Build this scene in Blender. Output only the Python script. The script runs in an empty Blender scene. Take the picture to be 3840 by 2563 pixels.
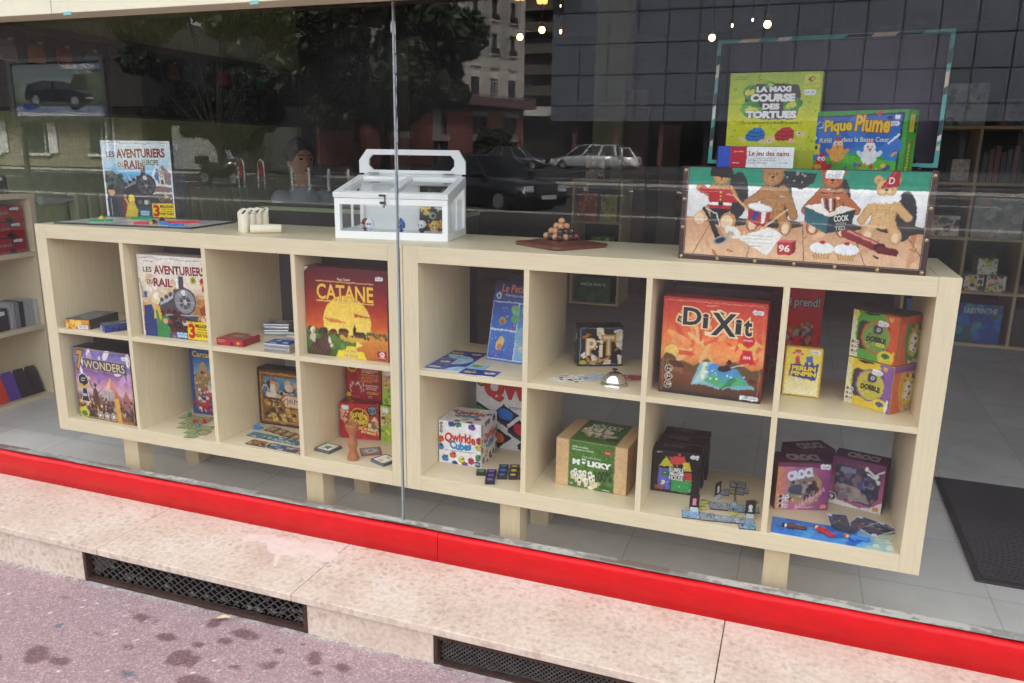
import bpy, bmesh, math, random
import numpy as np
from mathutils import Matrix, Vector
S = bpy.context.scene
COL = S.collection
rad = math.radians
# ---------------------------------------------------------------- camera
cam = bpy.data.objects.new('camera', bpy.data.cameras.new('camera')); COL.objects.link(cam)
cam.location = (2.6011, -2.1102, 1.0604); cam.rotation_euler = (1.3342, -.0139, .3484)
cam.data.sensor_width = 36; cam.data.lens = 27.72; cam.data.clip_start = .02; cam.data.clip_end = 1000
S.camera = cam
# ---------------------------------------------------------------- sky, sun, exposure
W = bpy.data.worlds.new('World'); S.world = W; W.use_nodes = True
nt = W.node_tree; sky = nt.nodes.new('ShaderNodeTexSky'); sky.sky_type = 'NISHITA'; sky.sun_disc = False
SUN_EL, SUN_AZ = rad(47), rad(14)
sky.sun_elevation = SUN_EL; sky.sun_rotation = SUN_AZ; sky.dust_density = 6; sky.air_density = 1.0; sky.ozone_density = .6
hs = nt.nodes.new('ShaderNodeHueSaturation'); hs.inputs['Saturation'].default_value = .25
nt.links.new(sky.outputs[0], hs.inputs['Color']); nt.links.new(hs.outputs[0], nt.nodes['Background'].inputs[0])
nt.nodes['Background'].inputs[1].default_value = .15
sun = bpy.data.objects.new('sun', bpy.data.lights.new('sun', 'SUN')); COL.objects.link(sun)
sun.data.energy = 2.0; sun.data.angle = rad(9); sun.data.color = (1, .975, .94)
sd = Vector((math.sin(SUN_AZ) * math.cos(SUN_EL), math.cos(SUN_AZ) * math.cos(SUN_EL), math.sin(SUN_EL)))
sun.rotation_euler = sd.to_track_quat('Z', 'Y').to_euler()
S.view_settings.view_transform = 'Standard'; S.view_settings.look = 'None'; S.view_settings.gamma = 1
S.view_settings.exposure = 2.75
S.render.engine = 'CYCLES'
cy = S.cycles
cy.max_bounces = 10; cy.diffuse_bounces = 4; cy.glossy_bounces = 4; cy.transmission_bounces = 6; cy.transparent_max_bounces = 16
cy.use_denoising = True; cy.caustics_reflective = False; cy.caustics_refractive = False; cy.sample_clamp_indirect = 6
# ---------------------------------------------------------------- helpers
def lin(c):
    """'#rrggbb' as seen in daylight -> linear rgb"""
    v = [int(c[i:i + 2], 16) / 255 for i in (1, 3, 5)]
    return tuple(x / 12.92 if x <= .04045 else ((x + .055) / 1.055) ** 2.4 for x in v)
_mats = {}
def mat(name, col='#808080', rough=.5, metal=0., var=0., scale=8., vscale=(1, 1, 1), bump=0., bscale=60., coat=0., emit=None, estr=0., spec=.5, k=1.):
    if name in _mats: return _mats[name]
    m = bpy.data.materials.new(name); m.use_nodes = True; _mats[name] = m
    t = m.node_tree; N, L = t.nodes, t.links; p = N['Principled BSDF']
    c = tuple(min(1, x * k) for x in lin(col))
    p.inputs['Base Color'].default_value = (*c, 1); p.inputs['Roughness'].default_value = rough; p.inputs['Metallic'].default_value = metal
    p.inputs['Specular IOR Level'].default_value = spec
    if coat: p.inputs['Coat Weight'].default_value = coat; p.inputs['Coat Roughness'].default_value = .1
    if emit: p.inputs['Emission Color'].default_value = (*lin(emit), 1); p.inputs['Emission Strength'].default_value = estr
    if var or bump:
        tc = N.new('ShaderNodeTexCoord'); mp = N.new('ShaderNodeMapping'); mp.inputs['Scale'].default_value = vscale
        L.new(tc.outputs['Object'], mp.inputs['Vector'])
    if var:
        n = N.new('ShaderNodeTexNoise'); n.inputs['Scale'].default_value = scale; n.inputs['Detail'].default_value = 6; n.inputs['Roughness'].default_value = .65
        L.new(mp.outputs[0], n.inputs['Vector'])
        r = N.new('ShaderNodeMapRange'); r.inputs[1].default_value = .3; r.inputs[2].default_value = .7; r.inputs[3].default_value = 1 - var; r.inputs[4].default_value = 1 + var
        L.new(n.outputs[0], r.inputs[0])
        x = N.new('ShaderNodeMix'); x.data_type = 'RGBA'; x.blend_type = 'MULTIPLY'; x.inputs[0].default_value = 1; x.inputs[6].default_value = (*c, 1)
        L.new(r.outputs[0], x.inputs[7]); L.new(x.outputs[2], p.inputs['Base Color'])
    if bump:
        n = N.new('ShaderNodeTexNoise'); n.inputs['Scale'].default_value = bscale; n.inputs['Detail'].default_value = 4
        L.new(mp.outputs[0], n.inputs['Vector']); b = N.new('ShaderNodeBump'); b.inputs['Strength'].default_value = bump; b.inputs['Distance'].default_value = .01
        L.new(n.outputs[0], b.inputs['Height']); L.new(b.outputs[0], p.inputs['Normal'])
    return m
def colmat(name, rough=.4, spec=.5, bump=0., k=.86, coat=0., grain=0):
    """a printed or painted surface: its own colours come from the mesh's colour attribute"""
    if name in _mats: return _mats[name]
    m = mat(name, '#808080', rough, spec=spec, bump=bump, bscale=250, coat=coat); t = m.node_tree
    a = t.nodes.new('ShaderNodeAttribute'); a.attribute_name = 'Col'
    if grain:  # fine aggregate too small for the mesh
        N, L = t.nodes, t.links; tc = N.new('ShaderNodeTexCoord'); v = N.new('ShaderNodeTexVoronoi'); v.inputs['Scale'].default_value = 210; L.new(tc.outputs['Object'], v.inputs['Vector']); r = N.new('ShaderNodeValToRGB'); e = r.color_ramp.elements; e[0].color = (.72, .7, .7, 1); e[1].position = .82; e[1].color = (1.08, 1.08, 1.08, 1); q = e.new(.9); q.color = (1.45, 1.42, 1.4, 1); sc = N.new('ShaderNodeSeparateColor'); L.new(v.outputs['Color'], sc.inputs[0]); L.new(sc.outputs[0], r.inputs[0]); gx = N.new('ShaderNodeMix'); gx.data_type = 'RGBA'; gx.blend_type = 'MULTIPLY'; gx.inputs[0].default_value = grain; L.new(a.outputs[0], gx.inputs[6]); L.new(r.outputs[0], gx.inputs[7])
    x = t.nodes.new('ShaderNodeMix'); x.data_type = 'RGBA'; x.blend_type = 'MULTIPLY'; x.inputs[0].default_value = 1; x.inputs[7].default_value = (k, k, k, 1)
    t.links.new(gx.outputs[2] if grain else a.outputs[0], x.inputs[6]); t.links.new(x.outputs[2], t.nodes['Principled BSDF'].inputs['Base Color'])
    return m
def glassmat(name, tint=(1, 1, 1), ior=1.72, wave=0., rough=0., film=0.):
    """a clear sheet: reflects by Fresnel on the side one looks at and lets the rest straight through"""
    if name in _mats: return _mats[name]
    m = bpy.data.materials.new(name); m.use_nodes = True; _mats[name] = m
    t = m.node_tree; N, L = t.nodes, t.links; N.remove(N['Principled BSDF'])
    tr = N.new('ShaderNodeBsdfTransparent'); tr.inputs[0].default_value = (*tint, 1)
    gl = N.new('ShaderNodeBsdfGlossy'); gl.inputs['Roughness'].default_value = rough
    fr = N.new('ShaderNodeFresnel'); fr.inputs['IOR'].default_value = ior
    ge = N.new('ShaderNodeNewGeometry'); inv = N.new('ShaderNodeMath'); inv.operation = 'SUBTRACT'; inv.inputs[0].default_value = 1
    L.new(ge.outputs['Backfacing'], inv.inputs[1]); mu = N.new('ShaderNodeMath'); mu.operation = 'MULTIPLY'
    L.new(fr.outputs[0], mu.inputs[0]); L.new(inv.outputs[0], mu.inputs[1])
    mx = N.new('ShaderNodeMixShader'); L.new(mu.outputs[0], mx.inputs[0]); L.new(tr.outputs[0], mx.inputs[1]); L.new(gl.outputs[0], mx.inputs[2])
    if wave:
        tc = N.new('ShaderNodeTexCoord'); n = N.new('ShaderNodeTexNoise'); n.inputs['Scale'].default_value = 1.1; n.inputs['Detail'].default_value = 1
        L.new(tc.outputs['Object'], n.inputs['Vector']); b = N.new('ShaderNodeBump'); b.inputs['Strength'].default_value = wave; b.inputs['Distance'].default_value = .01
        L.new(n.outputs[0], b.inputs['Height']); L.new(b.outputs[0], gl.inputs['Normal'])
    end = mx
    if film:  # a little dust on the outside of the pane
        df = N.new('ShaderNodeBsdfDiffuse'); df.inputs[0].default_value = (.8, .8, .78, 1)
        tc2 = N.new('ShaderNodeTexCoord'); n1 = N.new('ShaderNodeTexNoise'); n1.inputs['Scale'].default_value = 3; n1.inputs['Detail'].default_value = 8
        L.new(tc2.outputs['Object'], n1.inputs['Vector'])
        r1 = N.new('ShaderNodeMapRange'); r1.inputs[1].default_value = .4; r1.inputs[2].default_value = .8; r1.inputs[3].default_value = film * .3; r1.inputs[4].default_value = film * 1.6
        L.new(n1.outputs[0], r1.inputs[0]); v = N.new('ShaderNodeTexVoronoi'); v.inputs['Scale'].default_value = 42
        L.new(tc2.outputs['Object'], v.inputs['Vector']); r2 = N.new('ShaderNodeMapRange'); r2.inputs[1].default_value = .03; r2.inputs[2].default_value = .05; r2.inputs[3].default_value = .22; r2.inputs[4].default_value = 0
        L.new(v.outputs['Distance'], r2.inputs[0]); n3 = N.new('ShaderNodeTexNoise'); n3.inputs['Scale'].default_value = 2.2; L.new(tc2.outputs['Object'], n3.inputs['Vector'])
        g3 = N.new('ShaderNodeMath'); g3.operation = 'GREATER_THAN'; g3.inputs[1].default_value = .6; L.new(n3.outputs[0], g3.inputs[0])
        m3 = N.new('ShaderNodeMath'); m3.operation = 'MULTIPLY'; L.new(r2.outputs[0], m3.inputs[0]); L.new(g3.outputs[0], m3.inputs[1])
        ad = N.new('ShaderNodeMath'); ad.operation = 'ADD'; L.new(r1.outputs[0], ad.inputs[0]); L.new(m3.outputs[0], ad.inputs[1])
        mm = N.new('ShaderNodeMath'); mm.operation = 'MULTIPLY'; L.new(ad.outputs[0], mm.inputs[0]); L.new(inv.outputs[0], mm.inputs[1])
        m4 = N.new('ShaderNodeMixShader'); L.new(mm.outputs[0], m4.inputs[0]); L.new(mx.outputs[0], m4.inputs[1]); L.new(df.outputs[0], m4.inputs[2]); end = m4
    L.new(end.outputs[0], N['Material Output'].inputs[0])
    return m
class MB:
    """collects primitive shapes and links them as one mesh object"""
    def __init__(s): s.v = []; s.f = []; s.mi = []; s.sm = []; s.M = Matrix()
    def add(s, vs, fs, m=0, smooth=False):
        o = len(s.v); s.v += [s.M @ Vector(x) for x in vs]
        for f in fs: s.f.append([o + i for i in f]); s.mi.append(m); s.sm.append(smooth)
        return s
    def box(s, x0, x1, y0, y1, z0, z1, m=0):
        return s.add([(x0, y0, z0), (x1, y0, z0), (x1, y1, z0), (x0, y1, z0), (x0, y0, z1), (x1, y0, z1), (x1, y1, z1), (x0, y1, z1)],
                     [(0, 3, 2, 1), (4, 5, 6, 7), (0, 1, 5, 4), (1, 2, 6, 5), (2, 3, 7, 6), (3, 0, 4, 7)], m)
    def prism(s, poly, a, b, m=0, axis='z', smooth=False):
        f = {'z': lambda p, h: (p[0], p[1], h), 'y': lambda p, h: (p[0], h, p[1]), 'x': lambda p, h: (h, p[0], p[1])}[axis]
        n = len(poly); vs = [f(p, a) for p in poly] + [f(p, b) for p in poly]
        s.add(vs, [tuple(range(n))[::-1], tuple(range(n, 2 * n))], m)
        return s.add(vs, [(i, (i + 1) % n, n + (i + 1) % n, n + i) for i in range(n)], m, smooth)
    def ring(s, pts, m=0, smooth=True, cap0=True, cap1=True):
        """loft through a list of equal-length loops"""
        n = len(pts[0]); vs = [p for r in pts for p in r]; fs = []
        for j in range(len(pts) - 1):
            for i in range(n): fs.append((j * n + i, j * n + (i + 1) % n, (j + 1) * n + (i + 1) % n, (j + 1) * n + i))
        s.add(vs, fs, m, smooth)
        if cap0: s.add(pts[0], [tuple(range(n))[::-1]], m)
        if cap1: s.add(pts[-1], [tuple(range(n))], m)
        return s
    def lathe(s, prof, c=(0, 0, 0), n=20, m=0, caps=True):
        R = [[(c[0] + r * math.cos(2 * math.pi * i / n), c[1] + r * math.sin(2 * math.pi * i / n), c[2] + z) for i in range(n)] for r, z in prof]
        return s.ring(R, m, True, caps, caps)
    def tube(s, path, r, n=8, m=0, caps=True):
        P = [Vector(p) for p in path]; R = []
        rr = r if isinstance(r, (list, tuple)) else [r] * len(P)
        for i, p in enumerate(P):
            d = (P[min(i + 1, len(P) - 1)] - P[max(i - 1, 0)]).normalized()
            u = d.cross(Vector((0, 0, 1)) if abs(d.z) < .9 else Vector((1, 0, 0))).normalized(); w = u.cross(d)
            R.append([p + (u * math.cos(2 * math.pi * k / n) - w * math.sin(2 * math.pi * k / n)) * rr[i] for k in range(n)])
        return s.ring(R, m, True, caps, caps)
    def sph(s, c, r, m=0, n=14, sc=(1, 1, 1)):
        P = []
        for j in range(1, n // 2 + 1):
            a = math.pi * j / (n // 2 + 1)
            P.append([(c[0] + r * sc[0] * math.sin(a) * math.cos(2 * math.pi * i / n), c[1] + r * sc[1] * math.sin(a) * math.sin(2 * math.pi * i / n), c[2] - r * sc[2] * math.cos(a)) for i in range(n)])
        s.ring(P, m, True, False, False); k = len(P[0])
        s.add(P[0] + [(c[0], c[1], c[2] - r * sc[2])], [((i + 1) % k, i, k) for i in range(k)], m, True)
        return s.add(P[-1] + [(c[0], c[1], c[2] + r * sc[2])], [(i, (i + 1) % k, k) for i in range(k)], m, True)
    def build(s, name, mats, parent=None, loc=None, rz=0, bevel=0, seg=2, rot=None):
        me = bpy.data.meshes.new(name); me.from_pydata([tuple(v) for v in s.v], [], s.f)
        mats = mats if isinstance(mats, (list, tuple)) else [mats]
        for m in mats: me.materials.append(m)
        me.polygons.foreach_set('material_index', s.mi); me.polygons.foreach_set('use_smooth', s.sm); me.update()
        if bevel:
            b = bmesh.new(); b.from_mesh(me); bmesh.ops.remove_doubles(b, verts=b.verts, dist=1e-6)
            ed = [e for e in b.edges if len(e.link_faces) == 2 and e.calc_face_angle(0) > .6]
            bmesh.ops.bevel(b, geom=ed, offset=bevel, segments=seg, affect='EDGES', clamp_overlap=True, profile=.5); b.to_mesh(me); b.free()
        o = bpy.data.objects.new(name, me); COL.objects.link(o)
        if parent is not None: o.parent = parent
        if loc is not None: o.location = loc
        if rz: o.rotation_euler = (0, 0, rz)
        if rot: o.rotation_euler = rot
        return o
def tag(o, label=None, cat=None, group=None, kind=None):
    if label: o['label'] = label
    if cat: o['category'] = cat
    if group: o['group'] = group
    if kind: o['kind'] = kind
    return o
def thing(name, label, cat, loc=(0, 0, 0), rz=0, group=None, rot=None):
    o = bpy.data.objects.new(name, None); o.empty_display_size = .05; COL.objects.link(o); o.location = loc
    o.rotation_euler = rot if rot else (0, 0, rz)
    return tag(o, label, cat, group)
def dup(o, loc=None, rz=None, label=None, parent=None):
    c = o.copy(); COL.objects.link(c)
    if parent is not None: c.parent = parent
    if loc is not None: c.location = loc
    if rz is not None: c.rotation_euler = (0, 0, rz)
    if label: c['label'] = label
    for ch in list(o.children): dup(ch, parent=c)
    return c
def B(*a, name='part', mats=None, parent=None, bevel=0, **k): return MB().box(*a).build(name, mats, parent, bevel=bevel, **k)
# ================================================================ setting: ground, shopfront, room
FZ = -.215; H = .7823; MID = .399; FL = .0495; RX = 1.49
rng = np.random.default_rng(7)
def fbm(n, m, cell, seed, oct=4):
    r = np.random.default_rng(seed); out = np.zeros((n, m)); a = 1.; tot = 0
    for o in range(oct):
        c = max(1.5, cell / 2 ** o); gy, gx = int(n / c) + 3, int(m / c) + 3; g = r.random((gy, gx))
        y = np.arange(n) / c; x = np.arange(m) / c; yi = y.astype(int); xi = x.astype(int); fy = (y - yi)[:, None]; fx = (x - xi)[None]
        fy = fy * fy * (3 - 2 * fy); fx = fx * fx * (3 - 2 * fx)
        out += a * ((g[yi][:, xi] * (1 - fx) + g[yi][:, xi + 1] * fx) * (1 - fy) + (g[yi + 1][:, xi] * (1 - fx) + g[yi + 1][:, xi + 1] * fx) * fy); tot += a; a *= .5
    return out / tot
def grid(name, X, Y, Z, col, m, kind=None):
    """a sheet of points with a colour each"""
    n, k = X.shape; me = bpy.data.meshes.new(name); idx = np.arange(n * k).reshape(n, k)
    q = np.stack([idx[:-1, :-1], idx[:-1, 1:], idx[1:, 1:], idx[1:, :-1]], -1).reshape(-1, 4)
    me.vertices.add(n * k); me.vertices.foreach_set('co', np.stack([X, Y, Z], -1).astype(np.float32).ravel())
    me.loops.add(q.size); me.loops.foreach_set('vertex_index', q.ravel().astype(np.int32)); me.polygons.add(len(q))
    me.polygons.foreach_set('loop_start', np.arange(0, q.size, 4, dtype=np.int32)); me.polygons.foreach_set('loop_total', np.full(len(q), 4, np.int32)); me.update(calc_edges=True)
    a = me.color_attributes.new('Col', 'FLOAT_COLOR', 'POINT'); c = np.ones((n * k, 4), np.float32); c[:, :3] = col.reshape(-1, 3); a.data.foreach_set('color', c.ravel())
    me.materials.append(m); o = bpy.data.objects.new(name, me); COL.objects.link(o)
    if kind: o['kind'] = kind
    return o
# pavement close to the shop: pink asphalt with chips, damp stains and gum; it falls a little to the left
def pave_z(x): return -.331 + .011 * (np.clip(x, -4, 6) + .2)
px_ = np.arange(-.6, 4.0, .008); py_ = np.arange(-1.25, -.36, .008); PX, PY = np.meshgrid(px_, py_)
n, m_ = PX.shape; base = np.array(lin('#a58d8e')); c = np.ones((n, m_, 3)) * base
f1 = fbm(n, m_, 40, 1); f2 = fbm(n, m_, 3, 2, 2); f3 = fbm(n, m_, 14, 3)
c *= (.94 + .12 * f1 + .12 * (f2 - .5))[..., None]
sp = rng.random((n, m_)); c[sp > .996] = lin('#ddd2ce')
st = np.zeros((n, m_))
for x, y, a, b, s in ((.72, -.74, .06, .03, 1), (.80, -.745, .035, .015, .8), (.84, -.505, .06, .022, .8), (.80, -.49, .03, .012, .5), (1.0, -.555, .028, .014, .8), (1.078, -.445, .02, .024, 1.1), (1.13, -.62, .045, .03, 1), (1.2, -.463, .04, .018, 1),
                      (1.23, -.47, .03, .014, .9), (1.338, -.5, .03, .012, .9), (1.349, -.557, .03, .02, .8), (1.451, -.487, .026, .026, 1), (1.0, -.713, .02, .02, .9), (.793, -.61, .03, .015, .7), (1.113, -.554, .015, .01, .8), (1.172, -.515, .02, .015, .9),
                      (1.385, -.449, .006, .006, 1), (1.551, -.509, .035, .026, 1), (1.501, -.543, .03, .025, 1), (1.463, -.506, .018, .018, 1.1), (1.57, -.521, .04, .02, .8), (1.51, -.57, .03, .03, .8), (.751, -.454, .012, .008, .7), (.93, -.63, .02, .012, .6), (1.27, -.6, .016, .01, .7),
                      (1.62, -.48, .012, .01, .9), (.62, -.8, .03, .02, .7), (1.22, -.69, .04, .02, .8), (.55, -.5, .02, .01, .4)):
    st = np.maximum(st, s * np.clip(1.25 - ((PX - x) / a) ** 2 - ((PY - y) / b) ** 2 + 4.2 * (f3 - .5) + 1.6 * (f2 - .5), 0, .9) / .9)
st = np.clip(st * 1.5, 0, 1)[..., None]; c = c * (1 - st) + c * np.array([.52, .44, .44]) * st
for x, y, r, g in ((.659, -.618, .013, '#71747a'), (1.025, -.726, .016, '#686e72'), (.955, -.538, .011, '#a09a9c'), (1.33, -.65, .009, '#8d9190')):
    k = (((PX - x) / r) ** 2 + ((PY - y) / r / .8) ** 2 + 1.1 * (f3 - .5)) < 1; c[k] = np.array(lin(g)) * (.8 + .4 * f2[k][:, None])
edge = np.clip(1 - (-.40 - .012 * fbm(n, m_, 10, 9) - PY + .004) / .02, 0, 1) * (f2 > .36); c = c * (1 - edge[..., None]) + np.array(lin('#b9b3ac')) * (.6 + .6 * f2[..., None]) * edge[..., None]
grid('pavement', PX, PY, pave_z(PX) + .004 + .003 * (f2 - .5) - .003 * st[..., 0] * 0, c, colmat('pink asphalt', .9, .25, bump=.3, k=1, grain=.8), 'structure')
tar = mat('grey asphalt', '#3b3c3d', .9, var=.18, scale=3, spec=.2); kerbm = mat('kerb stone', '#a9a59e', .85, var=.15, scale=6); pinkm = mat('far pink asphalt', '#7c686a', .9, var=.15, scale=9)
MB().add([(x, y, -.340 + .011 * (x + .2)) for x, y in ((-8, -.39), (9, -.39), (9, -8), (-8, -8))], [(0, 3, 2, 1)]).build('pavement_beyond', pinkm)['kind'] = 'structure'
MB().box(-260, 260, -400, 60, -2.0, -.47).build('ground', tar)['kind'] = 'structure'
# the square across: paving sheet, kerbs, lane lines
MB().box(-90, 60, -16.1, -7.95, -.5, -.375).build('square_paving', mat('square paving', '#45423f', .85, var=.2, scale=2))['kind'] = 'structure'
MB().box(-90, 60, -16.35, -16.102, -.5, -.35).build('kerb', kerbm)['kind'] = 'structure'
MB().box(-90, 60, -48.2, -48, -.5, -.3).box(-90, 60, -35.9, -35.65, -.5, -.34).build('road_kerb', kerbm)['kind'] = 'structure'
wl = MB()
for yv in (33, 38.5, 44): wl.box(-40, 60, -yv - .22, -yv, -.469, -.464)
for i in range(14): wl.box(-60 + i * 6, -57.5 + i * 6, -27.2, -27, -.469, -.464)
wl.build('road_marking', mat('worn road paint', '#c9c9c4', .8, var=.2, scale=3))['kind'] = 'structure'
# shop floor, walls and ceiling (deep, dim room)
def floormat():
    m = mat('floor tiles', '#8f8d86', .42, var=.16, scale=2.2); t = m.node_tree; N, L = t.nodes, t.links; p = N['Principled BSDF']
    mp = [x for x in N if x.type == 'MAPPING'][0]; b = N.new('ShaderNodeTexBrick'); b.offset = 0; b.inputs['Scale'].default_value = 1; b.inputs['Brick Width'].default_value = .36; b.inputs['Row Height'].default_value = .36
    b.inputs['Mortar Size'].default_value = .0022; b.inputs['Color1'].default_value = (.78, .765, .72, 1); b.inputs['Color2'].default_value = (.70, .685, .645, 1); b.inputs['Mortar'].default_value = (.55, .54, .51, 1); b.inputs['Bias'].default_value = 0
    L.new(mp.outputs[0], b.inputs['Vector']); x = [q for q in N if q.type == 'MIX'][0]; L.new(b.outputs['Color'], x.inputs[6]); return m
MB().box(-3, 6.5, -.09, 9, FZ - .1, FZ).build('floor', floormat())['kind'] = 'structure'
MB().box(-3.1, -3, -.05, 6.05, FZ, 2.6).build('wall_side', mat('green plaster', '#cbdaa0', .85, var=.12, scale=14, bump=.5, bscale=45))['kind'] = 'structure'
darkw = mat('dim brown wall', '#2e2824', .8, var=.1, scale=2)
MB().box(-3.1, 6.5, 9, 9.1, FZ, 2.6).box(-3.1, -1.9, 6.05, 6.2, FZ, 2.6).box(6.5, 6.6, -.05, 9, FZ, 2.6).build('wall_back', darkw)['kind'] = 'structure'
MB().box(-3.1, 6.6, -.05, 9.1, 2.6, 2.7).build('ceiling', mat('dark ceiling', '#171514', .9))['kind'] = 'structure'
cream = mat('cream render', '#e2dbc0', .75, var=.06, scale=5, bump=.1, bscale=90)
# shopfront: fascia above the window, red sill rail, stone ledge, plinth with vents
fas = thing('shop_fascia', 'cream painted fascia panel running above the shop window', 'fascia', (0, 0, 0))
MB().box(-3.2, .358, -.14, -.05, 1.4555, 3.4).build('panel', cream, fas, bevel=.002); MB().box(.361, 6.6, -.14, -.05, 1.4555, 3.4).build('panel', cream, fas, bevel=.002)
ub = MB().box(-14, 16, -.045, 9.1, 2.705, 15).box(-14, -3.105, -.045, 9.1, -.5, 2.7).box(6.605, 16, -.045, 9.1, -.5, 2.7).build('upper_wall', cream); tag(ub, 'tall cream building that the shop window belongs to, rising above the fascia', 'building'); ub.name = 'shop_building'
clip = mat('turquoise tape', '#7fb7b4', .5)
for x in (.41, 1.10): MB().box(x, x + .03, -.142, -.139, 1.449, 1.459).build('tape_scrap', clip, fas)
redm = mat('glossy red paint', '#cf1019', .38, var=.1, scale=16, vscale=(1, 3, 3), bump=.12, bscale=34, coat=.05, spec=.28)
def chips(m):
    t = m.node_tree; N, L = t.nodes, t.links; p = N['Principled BSDF']; src = p.inputs['Base Color'].links[0].from_socket; tc = N.new('ShaderNodeTexCoord')
    n = N.new('ShaderNodeTexNoise'); n.inputs['Scale'].default_value = 26; n.inputs['Detail'].default_value = 7; n.inputs['Roughness'].default_value = .75; L.new(tc.outputs['Object'], n.inputs['Vector'])
    r = N.new('ShaderNodeMapRange'); r.inputs[1].default_value = .70; r.inputs[2].default_value = .72; L.new(n.outputs[0], r.inputs[0])
    x = N.new('ShaderNodeMix'); x.data_type = 'RGBA'; L.new(r.outputs[0], x.inputs[0]); L.new(src, x.inputs[6]); x.inputs[7].default_value = (*lin('#7a3a34'), 1); L.new(x.outputs[2], p.inputs['Base Color'])
chips(redm)
rail = thing('red_sill_rail', 'glossy red painted sill rail with weathered bare wood behind it, under the window panes', 'sill rail')
def railprof(x0, x1):
    p = [(-.066, -.2), (-.09, -.2), (-.0915, -.105)] + [(-.0915 + .013 * (1 - math.cos(a)), -.105 + .013 * math.sin(a)) for a in (rad(25), rad(50), rad(75), rad(90))] + [(-.066, -.0915)]
    nx = max(2, int((x1 - x0) / .02)); R = []; rr = random.Random(3)
    for i in range(nx + 1):
        x = x0 + (x1 - x0) * i / nx; w = .0007 * math.sin(x * 21) + .0006 * rr.uniform(-1, 1); R.append([(x, y + (w if k > 1 else 0), z + (w * .8 if k > 2 else 0)) for k, (y, z) in enumerate(p)])
    return R
MB().ring(railprof(-3, 1.6385)).build('rail_board', redm, rail); MB().ring(railprof(1.6405, 6.5)).build('rail_board', redm, rail)
bx = np.arange(-3, 5, .005); by = np.linspace(-.0785, -.053, 8); GX, GY = np.meshgrid(bx, by); nb = np.repeat(fbm(8, GX.shape[1] // 10 + 1, 5, 21), 10, 1)[:, :GX.shape[1]]; nb2 = .5 * np.repeat(fbm(8, GX.shape[1] // 7 + 1, 2.5, 22, 2), 7, 1)[:, :GX.shape[1]] + .5 * fbm(8, GX.shape[1], 3, 23, 2)
cc = np.ones((*GX.shape, 3)) * np.array(lin('#98938a')); cc *= (.7 + .6 * nb2)[..., None]; kk = np.clip((nb - .56) / .08, 0, 1)[..., None]; cc = cc * (1 - .75 * kk) + np.array(lin('#6a5248')) * .75 * kk; kk = (np.clip((.5 - nb) / .1, 0, 1) * (nb2 > .45))[..., None]; cc = cc * (1 - kk) + np.array(lin('#b8b3a8')) * kk; cc[:1] *= .75
bead = grid('glazing_bead', GX, GY, -.0885 + .006 * (GY + .0785) / .025 + .0035 * nb, cc, colmat('weathered wood', .85, .2)); bead.parent = rail
stone = None
def stonemat():
    m = bpy.data.materials.new('pink limestone'); m.use_nodes = True; t = m.node_tree; N, L = t.nodes, t.links; p = N['Principled BSDF']; p.inputs['Roughness'].default_value = .55
    tc = N.new('ShaderNodeTexCoord'); at = tc.outputs['Object']
    def noise(s, d=4):
        n = N.new('ShaderNodeTexNoise'); n.inputs['Scale'].default_value = s; n.inputs['Detail'].default_value = d; L.new(at, n.inputs['Vector']); return n.outputs[0]
    def ramp(src, stops):
        r = N.new('ShaderNodeValToRGB'); e = r.color_ramp.elements
        while len(e) < len(stops): e.new(.5)
        for q, (pos, c) in zip(e, stops): q.position = pos; q.color = (*c, 1)
        L.new(src, r.inputs[0]); return r.outputs[0]
    b = ramp(noise(5), [(.3, lin('#ccb6a5')), (.5, lin('#d6c3b1')), (.7, lin('#dccdbf'))])
    w = N.new('ShaderNodeMix'); w.data_type = 'VECTOR'; w.inputs[0].default_value = .03; L.new(at, w.inputs[4])
    n2 = N.new('ShaderNodeTexNoise'); n2.inputs['Scale'].default_value = 30; L.new(at, n2.inputs['Vector']); L.new(n2.outputs['Color'], w.inputs[5])
    v = N.new('ShaderNodeTexVoronoi'); v.inputs['Scale'].default_value = 44; L.new(w.outputs[1], v.inputs['Vector'])
    f = ramp(v.outputs['Distance'], [(.0, (1, 1, 1)), (.36, (1, 1, 1)), (.46, (0, 0, 0))])
    g = N.new('ShaderNodeSeparateColor'); L.new(v.outputs['Color'], g.inputs[0]); gt = N.new('ShaderNodeMath'); gt.operation = 'GREATER_THAN'; gt.inputs[1].default_value = .42; L.new(g.outputs[0], gt.inputs[0])
    mu = N.new('ShaderNodeMath'); mu.operation = 'MULTIPLY'; L.new(f, mu.inputs[0]); L.new(gt.outputs[0], mu.inputs[1])
    mk = N.new('ShaderNodeMath'); mk.operation = 'MULTIPLY'; L.new(mu.outputs[0], mk.inputs[0]); L.new(ramp(noise(9), [(.3, (0, 0, 0)), (.6, (.5, .5, .5))]), mk.inputs[1])
    x = N.new('ShaderNodeMix'); x.data_type = 'RGBA'; L.new(mk.outputs[0], x.inputs[0]); L.new(b, x.inputs[6]); x.inputs[7].default_value = (*lin('#b09a88'), 1)
    y = N.new('ShaderNodeMix'); y.data_type = 'RGBA'; y.blend_type = 'MULTIPLY'; y.inputs[0].default_value = 1; L.new(x.outputs[2], y.inputs[6]); L.new(ramp(noise(70), [(.25, (.8, .78, .76)), (.6, (1.03, 1.03, 1.03))]), y.inputs[7])
    L.new(y.outputs[2], p.inputs['Base Color']); bu = N.new('ShaderNodeBump'); bu.inputs['Strength'].default_value = .15; bu.inputs['Distance'].default_value = .004; L.new(noise(160), bu.inputs['Height']); L.new(bu.outputs[0], p.inputs['Normal']); return m
stone = stonemat()
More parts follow.
